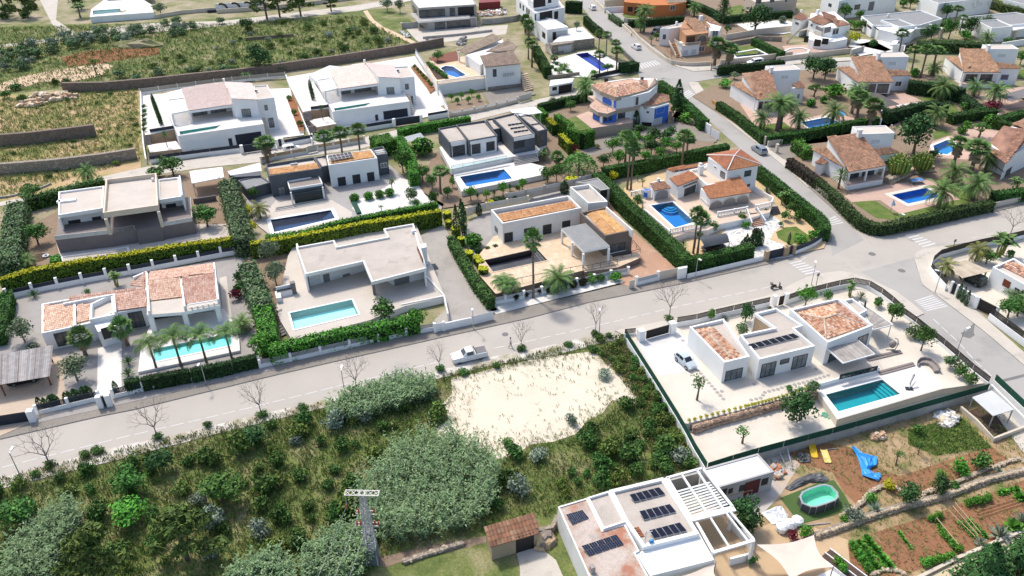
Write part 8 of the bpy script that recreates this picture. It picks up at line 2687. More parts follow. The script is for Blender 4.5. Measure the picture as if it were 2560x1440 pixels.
CO(h,(1155,165),3.8,4.8,.6,WH,'chimney',wz=4)
car('parked_car','white car parked behind lone fan palm','car',(1235,470),(1185,480),PAINTW,4.2,1.8,z0=.02)
GW('white gate wall with brown panel by lone fan palm','1195 530 1310 545',0,2.2,.3,WH)
GA('driveway_gate','brown panel gate behind lone fan palm',(1320,545),(1400,520),2.2,MA_('brown gate',(.075,.055,.045)),.05)
ZS('white_court','2140 112 2200 98 2260 110 2280 125 2220 130',.17,MW)
h=TH('house','large white modern house at top edge behind trees','house',(900,100))
bt=BK_(h,'480 -60 655 5 1265 -70 1150 -140',6.5,0,WH,RD,.3)
win(h,bt[1],bt[2],(815,50),(862,95),DK,GL_,1)
PN(h,bt[1],bt[2],(965,20),(1000,105),MG,'window',.05)
win(h,bt[0],bt[1],(545,30),(570,75),DK,GL_,0)
h=TH('house','white modern house at top right edge with a bare tree in front','house',(1800,100))
bt=BK_(h,'1480 -40 1680 35 2240 -30 2080 -110',5.5,0,WH,RD,.3)
win(h,bt[1],bt[2],(1820,70),(1860,105),DK,GL_,1)
h=TH('house','white cubic house with grey roofs at right top corner','house',(2300,300))
b1=BK_(h,'1910 175 2480 125 2640 160 2640 240 2200 270 2060 220',4.2,0,WH,RD,.3)
b2=BK_(h,'2060 210 2290 200 2450 270 2230 290',4.6,0,WH,RD,.3)
PN(h,b1[0],b1[5],(1920,235),(1955,300),BL_,'window',.05)
win(h,b1[0],b1[5],(1975,260),(2010,310),WP,GL_,0)
SL(h,'2450 310 2640 280 2640 240 2440 270',3.4,.4,WH,'porch_roof',False)
CO(h,(2450,400),0,3.,.8,PW)
FE('garden_wall','white wall with dark openings at right top corner','2320 500 2640 450',1.8,WH,0,t=.3)
h=TH('house','white house corner at very top right','house',(2450,0))
BK_(h,'2350 -10 2640 60 2640 -60 2400 -90',4.,0,WH,RD,.3)
HG('yellow green hedge at top right corner','2230 0 2400 50 2640 110',4.,2.6,LSY,den=16,ro_=.4,bu_=.4)
HG('dense green hedge behind three fan palms','1480 430 1700 430 2000 440 2230 450',4.,3.,LM,den=16,ro_=.4,bu_=.4)
gT=np.random.default_rng(12)
for i,(k,x_,y_,w_)in enumerate([('round',700,210,7),('bbush',830,300,6),('round',880,330,5),('dark',620,120,6),('bush',1300,70,6),('round',1450,110,8),('dark',1560,120,7),('round',1380,90,6),('dark',1750,200,7),('fan',1840,250,6),('fan',1890,350,5),('bbush',1720,310,6),('round',1780,400,8),('dark',2000,380,8),('round',2080,340,6),('olive',2150,330,7),('bbush',1950,400,6),('feather',2160,470,8),('round',1600,400,6),('dark',1540,430,6),('bush',2380,450,4),('round',860,220,5),('bbush',740,290,5),('banana',1020,100,4),('bare',2030,150,7),('bare',2190,140,6)]):
 PL_(k,(x_,y_),'garden tree among white modern houses at top right',gp=1,cat='tree',w=w_*.8,z0=.1,h=(w_*.8 if k not in('fan','bush','bbush','feather','bare')else(6 if k=='fan' else 5 if k in('feather','bare')else w_*.55)))
TI('X')
ZS('villa_plot','2330 700 2345 670 2400 650 2560 608 2800 560 2800 1000 2560 830 2400 745',.16,MCG)
TI('U8')
h=TH('villa','white villa with rose tiles and a mahogany door at right edge','house',(600,400))
rb=BK_(h,'465 325 600 268 760 370 760 470 680 445',3.7,0,WH,RL,.5)
TL_(h,[(510,315,3.3),(720,420,3.3),(740,380,3.7),(545,300,3.7)],TMX)
TL_(h,[(740,360,3.3),(590,295,3.3),(545,300,3.7),(740,380,3.7)],TMX)
PN(h,rb[0],rb[4],(540,400),(568,465),MATS['mahogany door'],'front_door',.08)
win(h,rb[0],rb[4],(610,455),(665,520),DK,GL_,1)
t=TH('carport','timber carport with cane roof at right edge junction','carport',(320,350))
SR(t,[(180,315,2.7),(290,278,2.7),(452,352,2.6),(270,397,2.6)],IM([(.42,.35,.26),(.48,.41,.31),(.36,.3,.22)],noi=.15),40,.05,'cane_roof')
for p_ in((265,430),(400,425),(300,330),(200,370)):
 CO(t,p_,0,2.5,.2,WDP,'post')
v_=W((265,430),0)
for dx in(-.8,.8):
 MB().ba((v_.x,v_.y,1.),(v_.x+dx,v_.y+.6,2.5),.12,.12).b('brace',WDP,t)
car('offroad_car','dark green off-road car with white roof under timber carport','car',(330,425),(270,395),PT_('dark green',(.012,.03,.028)),4.,1.75,VAN,z0=.17,glass=[('windscreen',3,4,'top'),('side_window',4,6,'sides')])
FE('mesh_fence','curved white wall with black screen at right junction corner','60 360 72 310 110 270 190 250 300 218 420 190 560 165 720 125',.7,WH,1.7,BL_,3,None,z0=.2,smooth=1)
FE('mesh_fence','white wall with black screen left of small gate at right junction','60 365 95 410 160 480',1.2,WH,2.,BL_,3,None,z0=.1)
GA('garden_gate','small black slatted gate beside three thin cypresses',(188,490),(228,512),2.,BS,.1,posts=WH,ps=.4,sls=1)
GW('white wall behind three thin cypresses','232 515 350 588',0,2.,.3,WH)
GA('driveway_gate','wide black slatted driveway gate at lower street',(355,590),(478,655),2.,BS,.1,posts=WH,ps=.4,sls=1)
FE('mesh_fence','white wall with black screen running to right picture edge','435 660 540 740 660 830 760 900',1.1,WH,2.2,BS,3,None,z0=.1,sls=1)
for i,q_ in enumerate(((240,525),(265,548),(290,570))):
 PL_('cypress',q_,'thin cypress on white wall at lower street, %s'%('upper','middle','lower')[i],h=2.8,w=.7,z0=.15)
for k,p,l,h_,w_ in PT('banana 480 240 5.4 6 big banana clump at right junction fence|yellowfeather 350 290 4.2 4.4 feathery palm left of banana clump|round 420 305 2.6 4 bright bush below banana clump|yellowfeather 160 385 3.6 4.6 feathery palm inside curved junction wall|bush 575 268 1.8 2.2 dark round shrub at right edge drive|ball 403 428 1 1 potted ball shrub at carport post|round 560 650 3.2 4.6 dense green bush by black screen, front one|round 620 640 3.2 4.6 dense green bush by black screen, right one|olive 580 540 2 3.4 greyish shrub at right edge villa|oleander 640 590 3 4.6 loose tree at right edge villa corner|bare 575 125 6 6.4 bare tree at right edge of main street'):
 PL_(k,p,l,h=h_,w=w_,z0=.17)
TI('A')
h=TH('house','white terrace house with a turquoise pool box at top left','house',(1050,100))
SL(h,'770 145 1320 105 1300 40 1200 -20 890 0 780 80',2.2,2.2,WH,'pool_box',m2=MW)
PB_('pool','turquoise pool on white terrace box at top left',PL['TL'],(.75,1,1),FT,None,.3,CW,1.2)
BK_(h,'900 -60 1290 -90 1280 -120 900 -100',5,2.2,WH,RL,.3)
GW('low dark and beige wall right of top left terrace','1330 160 1560 120 1860 95 2250 75',0,1.4,.4,PW)
t=TH('decorated_wall','dark wall with white panels and black wavy arches at top','garden wall',(2000,90))
A_,B_=W((1780,110),0).xy,W((2260,80),0).xy
WL(t,[A_,B_],0,1.,.3,NV,world=True)
n_=V3((0,1))*.8
WL(t,[A_+V3((3,1.2)),B_+V3((1,1.2))],0,3.,.3,WH,'white_panel',world=True)
for i in range(4):
 q_=(A_+V3((3,1.))).lerp(B_+V3((1,1.)),(i+.5)/4)
 mb=MB()
 for j in range(8):
  a0,a1=pi*j/8,pi*(j+1)/8
  mb.ba((q_.x+2.*cos(a0),q_.y,2.9-2.1*(1-sin(a0))),(q_.x+2.*cos(a1),q_.y,2.9-2.1*(1-sin(a1))),.3,.6)
 mb.b('black_arch',BL_,t)
GW('long beige street wall along top street','1860 115 2300 85 2700 40 3300 -40',0,1.5,.4,PW)
for k,p,l,h_,w_ in[('pine',(2290,165),'dark pine at top street, leftmost of three',11.5,12),('pine',(2400,150),'dark pine at top street, middle of three',11,11),('pine',(2580,140),'dark pine at top street, rightmost of three',11,11),('pine',(2840,100),'dark pine by grassy slope',7.5,8),('pine',(60,150),'dark pine at top left corner, left one',11,10),('pine',(240,150),'dark pine at top left corner, right one',11,10),('fan',(690,150),'grey fan palm at top left terrace',5.,6),('olive',(1380,130),'grey olive right of top left terrace',4.5,7),('dark',(700,80),'dark tree behind top left palm',6,8),('dark',(2120,270),'dark reddish tree on grassy slope',5.,6.5),('yellowfeather',(1060,150),'small yellow palm before top left pool',3.2,4.4),('olive',(3320,100),'grey olive tree beside construction site',5,6),('olive',(3430,110),'second grey olive tree at construction site',5,5),('dark',(2230,640),'large grey green tree at terrace wall',8.6,10.2),('sapling',(830,640),'dark sapling on bare earth',5.,4.),('yellow',(1830+2050,60),'yellow green bush behind rubble',6,8)]:
 PL_(k,p,l,h=h_,w=w_,z0=0)
GW('low dark wall on grassy slope','2100 350 2260 335 2520 315',0,1.,.4,STONED,cat='stone wall')
for l_,p_,hh in(('long dark stone terrace wall behind new villas',[(550,785),(900,780),(1300,745),(1700,700),(2100,660),(2900,545),(3500,450),(3800,390)],2.6),('dark stone terrace wall at left edge',[(-100,1262),(0,1255),(300,1230),(600,1195),(830,1165)],3.),('pale stone terrace wall at left edge above beige villa',[(-100,1500),(80,1490),(500,1455),(900,1405),(1180,1360)],2.6)):
 FE('terrace_wall',l_,p_,hh,STONED if 'dark' in l_ else SW,0,t=1.,cat='stone wall')
GW('low kerb along pale street at left edge','-100 1710 80 1690 300 1640 440 1580',0,.4,.3,CN,cat='kerb')
RU('heap of warm rubble stones on left terrace','120 920 300 810 400 820 600 800 700 840 420 890 300 920',150,.3,.9,[ROCK,RP],hgt=1.2,name='stone_heap',cat='stone heap')
t=TH('soil_mound','brown mound of soil on upper terrace','soil mound',(1200,390))
c_=W((1200,390),0)
mb=MB().bl((c_.x,c_.y,-.6),1,14,8,1,jit=.12)
mb.v=[(c_.x+(x-c_.x)*9,c_.y+(y-c_.y)*4,-.6+(z+.6)*2.6)for x,y,z in mb.v]
mb.b('soil',M_BASE,t)
TI('X')
ZS('patio','1700 1290 1800 1260 1890 1350 1900 1470 1780 1480',.02,MA_('ochre patio',(.5,.36,.22),sca=.4,ro=.9,fi=.08))
ZS('house_yard','1730 1170 1940 1110 2000 1160 1950 1240 1900 1290 1860 1330 1800 1260 1760 1200',.015,MA_('dusty yard',(.5,.46,.42),(.42,.37,.32),sca=.35,ro=.95,fi=.12,c3=(.48,.38,.27)))
ZS('house_yard','1880 1330 1960 1290 2120 1350 2130 1480 1880 1480',.016,MATS['ochre patio'])
TI('O')
PATCHR=MA_((.36,.165,.105),(.42,.33,.27),sca=.3,ro=.9,fi=.14,fs=5,c3=(.47,.4,.35),st=(.32,.29,.26),ss=.4,sl=.55,lohi=(.4,.58))
h=TH('house','patched white house with red painted roof and solar panels at bottom','house',(1000,1100))
z=3.6
a=BK_(h,'530 845 780 770 915 1045 1105 990 1230 1225 1195 1242 1350 1520 830 1520',z,0,WH2,PATCHR,.12,.18)
b=BK_(h,'783 765 968 708 1107 975 920 1037',z+.25,0,WH,RG,.3,.2)
c=BK_(h,'970 703 1432 593 1745 1075 1258 1195 1108 975',z+.35,0,WH,RG,.35,.42)
d=BK_(h,'1200 1245 1745 1077 1870 1300 1320 1440',z-.2,0,WH,MA_('white roof coating',(.8,.8,.8),ro=.7),.06,.2)
zr=z+.05
for q_ in([(1185,808,zr+.12),(1457,740,zr+.12),(1397,676,zr+.5),(1140,740,zr+.5)],[(1268,962,zr+.12),(1550,892,zr+.12),(1490,820,zr+.5),(1225,882,zr+.5)],[(1357,1122,zr+.12),(1642,1055,zr+.12),(1575,977,zr+.5),(1310,1046,zr+.5)]):
 PV(h,q_,MA_('black panel glass',(.014,.015,.03),ro=.2,spec=.5),5)
PV(h,[(655,1000,z),(797,942,z),(740,872,z+.3),(598,912,z+.3)],PVM,3,2,grid=True)
PV(h,[(795,1268,z),(1098,1167,z),(1032,1082,z+.4),(730,1182,z+.4)],PVM,5,2,grid=True)
t=SI('roof_antenna','roof mast with blue cloth beside white roof','antenna',(1275,1180),z,[('mast',ST,[(0,0,0,2.2,.08,.08)]),('arm',ST,[(.3,0,1.9,2.,.9,.05)]),('cloth',PLN('blue plastic',(.05,.25,.55)),[(.7,-.1,.1,.7,.5,.2)])])
CO(h,(825,1400),z-.2,z+.8,.45,CN,'chimney',wz=z)
for i in range(6):
 q_=W((1205+i*9,1030+i*14),z)
 MB().bx(q_.x,q_.y,z,z+.12,.5,.14,R(14)).b('brick',TR_,h)
ar,br,cr,dr=(1540,705,z),(1830,625,z),(1995,830,z),(1680,937,z)
P_=[W(q)for q in(ar,br,cr,dr)]
for i in range(10):
 s0,s1=i/10,(i+.82)/10
 q=[P_[0].lerp(P_[3],s0),P_[1].lerp(P_[2],s0),P_[1].lerp(P_[2],s1),P_[0].lerp(P_[3],s1)]
 MB().hx([v-up(.16)for v in q[:2]]+[v-up(.05)for v in q[2:]],[v-up(.12)for v in q[:2]]+[v-up(.01)for v in q[2:]]).b('louvre',MA_('pale aluminium',(.55,.57,.57),ro=.5),h)
for s in(((1460,602),(1670,955),.55),((1770,517),(2030,850),.28),((1460,602),(1770,517),.28),((1590,568),(1810,905),.22),((1720,532),(1950,872),.22),((1668,955),(2045,862),.75),((1720,985),(1865,1240),.3),((2010,895),(2212,1130),.22),((1862,1240),(2215,1135),.35),((1840,945),(2000,1195),.18),((1975,905),(2165,1150),.18)):
 MB().ba(W((*s[0],z+.1)),W((*s[1],z+.1)),s[2],.22).b('beam',WH,h)
for q_ in((1865,1240),(2205,1140),(2030,855),(1770,520)):
 v=W(q_,z)
 MB().bx(v.x,v.y,0,z,.3,.3,R(14)).b('post',WH,h)
WL(h,'2010 905 2210 1140',0,1.8,.25,WH,'patio_wall',wz=1.8)
WL(h,'2005 1290 2195 1240',0,1.1,.25,WH,'patio_wall',wz=1.1)
WL(h,'1480 620 1760 545',0,2.,.25,CN,'yard_wall',wz=2.)
t=TH('annex','grey block annex with bright white roof beside green mesh fence','annex',(2050,700))
an=BK_(t,'1772 520 2243 388 2385 545 1890 687',3.,0,MA_('grey render',(.42,.41,.4),sca=.4,ro=.9,fi=.08),MATS['white roof coating'],.12,.25)
PN(t,an[3],an[2],(2140,640),(2245,720),MA_('dark red door',(.1,.02,.02)),'doorway',.04)
for x0,y0,x1,y1 in((1920,705,1965,780),(1995,695,2025,725),(2090,665,2125,705),(2280,610,2325,650)):
 PN(t,an[3],an[2],(x0,y0),(x1,y1),BL_,'opening',.04)
sc_=TH('scaffold','low trestle scaffold in front of grey annex','scaffold',(2090,760))
MB().ba(W((1995,745),1.),W((2190,690),1.),.5,.06).b('plank',WDP,sc_)
for q_ in((2000,800),(2090,775),(2185,750)):
 CO(sc_,q_,0,1.,.07,ST,'leg')
PL_('citrus',(2130,1080),'dark glossy citrus tree right of open patio',h=3.6,w=3.6)
PL_('citrus',(2100,1000),'dense citrus tree behind open patio wall',h=4.2,w=4.)
def sail(lbl,pts,zs,sag=.35):
 P_=[W(p,z_)for p,z_ in zip(pts,zs)]
 c=sum(P_,V3())/len(P_)-up(.2)
 t=TH('shade_sail',lbl,'shade sail',(c.x,c.y,0))
 n=len(P_)
 rim=[]
 for i in range(n):
  a,b=P_[i],P_[(i+1)%n]
  for k in range(8):
   q=a.lerp(b,k/8)
   rim.append(q.lerp(c,sag*4*(k/8)*(1-k/8)*.55))
 m=len(rim)
 vs,fs=[],[]
 for r in range(5):
  f=r/5
  vs+=[v.lerp(c,f)for v in rim]
 vs.append(c)
 for r in range(4):
  fs+=[(r*m+i,r*m+(i+1)%m,(r+1)*m+(i+1)%m,(r+1)*m+i)for i in range(m)]
 fs+=[(4*m+i,4*m+(i+1)%m,5*m)for i in range(m)]
 MB().add(vs,fs).b('cloth',MA_('cream sail cloth',(.66,.56,.47),sca=.4),t,smooth=True)
 for v in P_:
  MB().tu((v.x,v.y,0),(v.x,v.y,v.z+.1),.06,.06,6).b('pole',ST,t)
TI('P')
sail('large cream shade sail beside vegetable garden',[(105,1170),(600,1088),(765,1362),(400,1470)],(3.,3.2,3.,2.8))
TI('O')
sail('cream shade sail cut by bottom edge of picture',[(1480,1470),(1885,1315),(1920,1480),(1600,1640)],(2.8,3.,2.8,2.8))
h=TH('shed','small stone shed with a mossy brown tile roof in scrub','shed',(150,1150))
sb=BK_(h,'-85 1040 325 920 362 1065 -40 1185',2.3,0,MA_('earth render',(.38,.3,.21),ro=.95,fi=.12),None,0)
TL_(h,[(-48,1192,2.35),(368,1070,2.35),(320,912,3.),(-92,1030,3.)],IM([(.24,.125,.07),(.3,.16,.085),(.2,.11,.07),(.34,.22,.13)],noi=.3,ns=.7),w=.42,l=.6,rib=.09)
PN(h,sb[3],sb[2],(170,1110),(325,1200),BL_,'opening',.04)
GW('crumbling dry stone wall between shed and cane thicket','340 1090 480 1060 530 960',0,.9,.5,SW,cat='stone wall')
RU('old wooden pallets and scraps beside shed','340 1130 460 1100 470 1160 370 1200',30,.3,.8,[WDP,BRG],name='timber_heap',cat='timber heap')
TI('N')
STN('stone_row','row of pale stones along track below canes','stone row','1330 1330 1500 1270 1700 1210 1850 1165',40,.5,.5,np.random.default_rng(8),.8,True)
TI('X')
ZS('garden_ground','1768 1175 2100 1080 2470 975 2800 900 2900 1700 1700 1700 1860 1330 1900 1290',-.01,M_GARDP)
ZS('garden_grass','2270 1075 2400 1040 2440 1080 2480 1120 2430 1125 2340 1140 2270 1110',.005,ML)
ZS('red_earth_bed','1935 1150 2030 1100 2130 1120 2190 1170 2250 1190 2480 1115 2520 1150 2530 1160 2300 1235 2260 1250 2200 1215 2140 1260 2110 1230 2080 1180 2000 1160',0.,MGD)
ZS('red_earth_bed','2190 1330 2350 1280 2400 1260 2560 1200 2700 1170 2700 1290 2560 1330 2350 1400 2260 1440 2220 1400',0.,MGD)
ZS('red_earth_bed','2100 1370 2180 1335 2260 1420 2200 1470 2120 1440',.002,MGD)
ZS('dirt_lane','2280 1460 2400 1400 2560 1335 2800 1250 2800 1330 2560 1420 2400 1500',.01,MA_('cream lane',(.58,.49,.34),sca=.3,ro=1,fi=.06))
GW('low stone kerb along cream lane below vegetable beds',fp((2260,1465),(2400,1395),(2560,1328),(2800,1240)),0,.35,.35,PW,cat='kerb')
ZS('artificial_turf','1950 1245 2050 1205 2085 1200 2110 1235 2130 1270 2080 1290 2000 1310 1985 1290',.02,M_ARTG,th=.02)
g9=np.random.default_rng(9)
TI('P')
STN('dry_stone_edge','curving pale dry stone edge beside oval pool and flower bed','stone edging','830 940 920 880 1010 820 1080 730 1170 680 1270 680 1350 720 1430 770 1490 820',110,.5,.45,g9,.7,True)
STN('dry_stone_wall','long pale dry stone wall across vegetable garden','stone wall','600 1110 720 1070 900 1000 1100 930 1300 870 1500 820 1700 770 1900 690 2100 620 2300 570 2450 530',210,.5,.7,g9,.9,True)
STN('dry_stone_edge','pale stone edge above raised flower strip on right','stone edging','1520 800 1530 740 1620 710 1780 660 1900 610 2050 540 2200 490 2330 440 2420 470',100,.5,.4,g9,.6,True)
STN('dry_stone_edge','small stone edge at bottom of vegetable beds','stone edging','1090 1440 1170 1400 1280 1390 1380 1430',26,.45,.35,g9,.5,True)
c_=W((640,800),0)
t=TH('frame_pool','oval above-ground pool with grey frame on artificial turf','above-ground pool',(c_.x,c_.y,0))
oval=[W(p,1.2)for p in((478,760),(500,720),(560,690),(650,660),(700,655),(750,670),(800,720),(808,760),(780,790),(700,820),(620,845),(570,845),(500,815))]
P_=ccw([v.xy[:]for v in oval])
mb=MB()
Q_=inset(P_,.14)
n_=len(P_)
mb.add([(x,y,0)for x,y in P_]+[(x,y,1.2)for x,y in P_],[(i,(i+1)%n_,n_+(i+1)%n_,n_+i)for i in range(n_)])
mb.b('side',MA_('grey pool liner',(.1,.1,.105),sca=2,ro=.7),t)
mb=MB().add([(x,y,1.22)for x,y in inset(P_,-.06)]+[(x,y,1.22)for x,y in Q_]+[(x,y,1.1)for x,y in inset(P_,-.06)],[(i,(i+1)%n_,n_+(i+1)%n_,n_+i)for i in range(n_)]+[(2*n_+i,2*n_+(i+1)%n_,(i+1)%n_,i)for i in range(n_)])
mb.b('rim',ST,t)
MB().add([(x,y,.1)for x,y in Q_]+[(x,y,1.2)for x,y in Q_],[(i,n_+i,n_+(i+1)%n_,(i+1)%n_)for i in range(n_)]+[tuple(range(n_))]).b('liner',MA_('mint pool liner',(.4,.8,.66),ro=.6),t)
MB().add([(x,y,1.02)for x,y in Q_],[tuple(range(n_))]).b('water',WM('frame pool water',(.72,.98,.9)),t)
for x,y in inset(P_,-.12):
 MB().tu((x,y,0),(x,y,1.15),.05,.05,5).b('leg',ST,t)
t=TH('tarpaulin','crumpled bright blue tarpaulin lying on red soil','tarpaulin',(1060,520))
TB=MA_((.04,.3,.66),sca=1.2,ro=.45,fi=.12,fs=3)
rib=[((920,345),(945,340)),((950,400),(1010,395)),((975,450),(1140,430)),((990,500),(1130,500)),((1000,540),(1075,530)),((1010,580),(1110,570)),((1070,610),(1165,560)),((1150,630),(1170,600))]
vs,fs=[],[]
for i,(a_,b_)in enumerate(rib):
 A_,B_=W(a_,.05),W(b_,.05)
 for k in range(9):
  q_=A_.lerp(B_,k/8)
  q_.z=.06+.26*abs(sin(k*1.7+i*1.3))+.1*random.random()
  vs.append(q_)
for i in range(len(rib)-1):
 for k in range(8):
  fs.append((i*9+k,i*9+k+1,(i+1)*9+k+1,(i+1)*9+k))
MB().add(vs,fs).b('cloth',TB,t)
def SC_(name,lbl,pts,m,zz=.12,cat='plastic sheet'):
 pts=pp(pts)
 q=[W(p,.03)for p in pts]
 c=sum(q,V3())/len(q)
 t=TH(name,lbl,cat,(c.x,c.y,0))
 vs,fs=[],[]
 n=len(q)
 for r in range(5):
  for i in range(n*3):
   a,b=q[i//3],q[(i//3+1)%n]
   v=a.lerp(b,(i%3)/3).lerp(c,r/5)
   v.z=.04+zz*random.random()*(1.2 if r else .4)
   vs.append(v)
 m_=n*3
 vs.append(c+up(zz))
 for r in range(4):
  fs+=[(r*m_+i,r*m_+(i+1)%m_,(r+1)*m_+(i+1)%m_,(r+1)*m_+i)for i in range(m_)]
 fs+=[(4*m_+i,4*m_+(i+1)%m_,5*m_)for i in range(m_)]
 MB().add(vs,fs).b('cloth',m,t)
SC_('plastic_sheet','grey black plastic sheeting behind oval pool','350 690 450 610 560 565 660 555 730 610 700 640 560 640 400 710',MA_('dark plastic sheet',(.1,.105,.11),sca=1,ro=.5),.2)
SC_('plastic_sheet','crumpled clear plastic sheet on tan patio','150 900 260 850 320 840 380 920 350 990 240 1000',MA_('clear plastic sheet',(.62,.64,.66),sca=1.4,ro=.3),.2)
SC_('plastic_sheet','black plastic with a white sack by concrete wall','430 420 480 380 570 410 570 470 480 470',MATS['dark plastic sheet'],.4)
for i,q_ in enumerate(((320,1050),(390,1020),(450,990))):
 v=W(q_,0)
 MB().bl((v.x,v.y,.45),.75,9,6,.75,jit=.12).b('sack',WP,TH('bulk_sack','white bulk sack on tan patio, %s of three'%('left','middle','right')[i],'sack',(v.x,v.y,0)))
def slide(lbl,a,b,m,w=.75):
 A_,B_=W(a,.35),W(b,.1)
 t=TH('slide',lbl,'slide',(A_.x,A_.y,0))
 MB().ba(A_,B_,w,.06).b('chute',m,t)
 d_=(B_-A_).normalized()
 s_=d_.cross(up(1)).normalized()*w/2
 for sg in(-1,1):
  MB().ba(A_+s_*sg+up(.08),B_+s_*sg+up(.08),.07,.2).b('side_rail',m,t)
YL=MA_((.68,.46,.03),ro=.4)
slide('yellow plastic slide leaning near concrete wall, upper one',(575,300),(605,425),YL)
slide('pale yellow plastic slide lying on soil, lower one',(680,360),(720,470),MA_('pale yellow plastic',(.74,.6,.22),ro=.4))
for l_,poly,n__,ms in(('pile of broken stone and plaster by annex corner',[(240,520),(310,500),(350,560),(260,620)],50,[RP,CN,TR_]),('heap of white rubble in front of concrete wall',[(1630,60),(1740,20),(1830,90),(1800,170),(1680,160)],130,[WP,RP,CN]),('heap of brown stones by concrete wall',[(1080,250),(1200,210),(1200,270),(1110,280)],40,[ROCK,RP])):
 RU(l_,poly,n__,.15,.45,ms,hgt=.5)
for l_,a_,b_ in(('grey plank leaning at concrete wall',(370,340),(410,500)),('thin pole leaning at concrete wall',(300,370),(370,520)),('grey pipe lying by yellow slides',(680,360),(810,345)),('long grey pipe on patio edge',(530,1005),(740,985))):
 A_,B_=W(a_,.9 if 'leaning' in l_ else .1),W(b_,.06)
 MB().ba(A_,B_,.16 if 'plank' in l_ else .09,.07).b('plank' if 'plank' in l_ else 'pipe',ST).update_tag()
 o_=COL.objects[-1]
 tag(o_,l_,'plank' if 'plank' in l_ else 'pipe')
TI('L')
t=TH('canopy','pale grey sheet canopy at corner of concrete wall','canopy',(2150,1300))
SL(t,'1955 1210 2125 1150 2318 1315 2135 1370',2.5,.1,MA_('pale grey sheet',(.52,.53,.51),ro=.6),'roof',False)
for q_ in((1965,1212),(2305,1315),(2140,1362)):
 CO(t,q_,0,2.4,.12,ST,'post',wz=2.4)
GW('white wall under green mesh beside canopy','2110 1130 2420 1440 2600 1620',0,1.6,.25,WH,wz=1.)
TI('X')
FE('mesh_fence','green mesh fence along lower street beside canopy','2477 972 2560 1052 2640 1130',1.6,WH,2.6,GREENM,3,None)
TI('P')
GW('low block wall pen with dark soil under canopy','1850 20 1980 130 2130 290 2390 190',0,.7,.3,PW,cat='compost pen')
ZS('dark_soil',fp((0,0))and[(2415,1030),(2470,1010),(2520,1060),(2550,1075),(2485,1100)],.01,MD)
for i,(k,x_,y_,w_,l_)in enumerate([('bbush',1850,560,2.8,'bright yellow green bush in red bed'),('bush',2020,520,3.,'round darker bush at right of red bed'),('bbush',1680,600,1.6,'small bright bush in red bed'),('reddish',415,1120,1.6,'purple plant behind shade sail'),('bbush',520,1090,2.,'green shrub behind shade sail'),('bbush',1085,810,1.8,'fresh green plant inside stone edge'),('dark',1380,830,3.4,'large dark rosemary bush by stone wall'),('agave',1120,890,2.6,'blue green agave clump inside stone edge'),('scrubg',920,960,2.6,'grey lavender shrub at stone wall corner'),('bbush',860,990,1.6,'small green shrub at stone wall corner'),('yellow',1230,700,1.6,'orange flowering plants on stone edge'),('dark',1640,740,2.8,'dark bush at right stone edge'),('bush',1790,690,1.6,'small green bush on raised strip'),('agave',2180,550,1.4,'small agave on raised strip'),('bush',1480,220,2.,'leafy plant in garden grass'),('sapling',1490,400,1.4,'thin sapling on dry soil'),('sapling',1300,490,1.6,'bare young tree on dry soil'),('agave',2190,1100,2.8,'pale silvery agave clump in lower bed'),('agave',2030,1180,2.,'pale agave by cream lane'),('agave',2380,980,2.6,'pale agave at right edge of lower bed'),('cabbage',2300,1030,2.4,'green artichoke plant in lower bed'),('bush',60,1335,1.6,'dark round shrub beside white patio wall')]):
 PL_(k,(x_,y_),l_,w=w_)
rows=[((930,1190),(1060,1400),10,1.3),((990,1170),(1130,1380),10,1.3),((1050,1130),(1250,1370),11,1.3),((1700,1090),(1830,1230),7,1.2),((1860,990),(1970,1110),6,1.),((1930,970),(2070,1110),6,.9),((1910,830),(2080,790),6,1.3),((2190,740),(2330,700),5,1.1),((2350,770),(2450,800),4,1.6),((1540,1350),(1760,1290),6,1.3),((1330,1080),(1430,1210),6,.7),((1650,960),(1700,1080),5,.9),((1580,960),(1660,940),4,1.1)]
for i,(a_,b_,n__,s_)in enumerate(rows):
 A_,B_=W(a_,0),W(b_,0)
 for k in range(n__):
  q_=A_.lerp(B_,k/max(1,n__-1))
  PL_('cabbage' if i%3 else 'bbush',None,('leafy bean plant in dense rows by shade sail' if i<3 else 'vegetable plant in rows of lower bed'),w=s_*random.uniform(.8,1.15),at=(q_.x+random.uniform(-.1,.1),q_.y+random.uniform(-.1,.1)),gp=1,cat='vegetable plant')
for i,(a_,b_)in enumerate((((1750,870),(1980,1100)),((1790,840),(2010,1090)),((1810,810),(2030,1070)),((1650,940),(1840,1170)))):
 A_,B_=W(a_,.9),W(b_,.9)
 t=TH('cane_trellis','thin cane trellis over vegetable rows, %s from left'%('second','third','fourth','first')[i if i<3 else 3],'trellis',(A_.x,A_.y,0))
 mb=MB().ba(A_,B_,.07,.07)
 mb.b('rail',WDP,t)
 for f in(0,.25,.5,.75,1):
  q_=A_.lerp(B_,f)
  MB().tu((q_.x,q_.y,0),(q_.x,q_.y,.95),.03,.03,4).b('stake',WDP,t)
def furrows(name,a0,a1,b0,b1,n,m,hh=.14):
 A0,A1,B0,B1=[W(q,0)for q in(a0,a1,b0,b1)]
 mb=MB()
 for i in range(n):
  f=(i+.5)/n
  p,q=A0.lerp(A1,f),B0.lerp(B1,f)
  d=(q-p).normalized()
  s=V3((-d.y,d.x,0))*.22
  mb.add([p-s,p+s,p+up(hh),q-s,q+s,q+up(hh)],[(0,3,5,2),(2,5,4,1),(0,2,1),(3,4,5)])
 o=mb.b(name,m)
 o['kind']='stuff'
furrows('soil_ridges',(1060,1100),(1560,950),(1300,1340),(1820,1220),9,MGD)
furrows('soil_ridges',(2010,960),(1990,880),(2420,830),(2400,750),3,MGD)
TI('P')
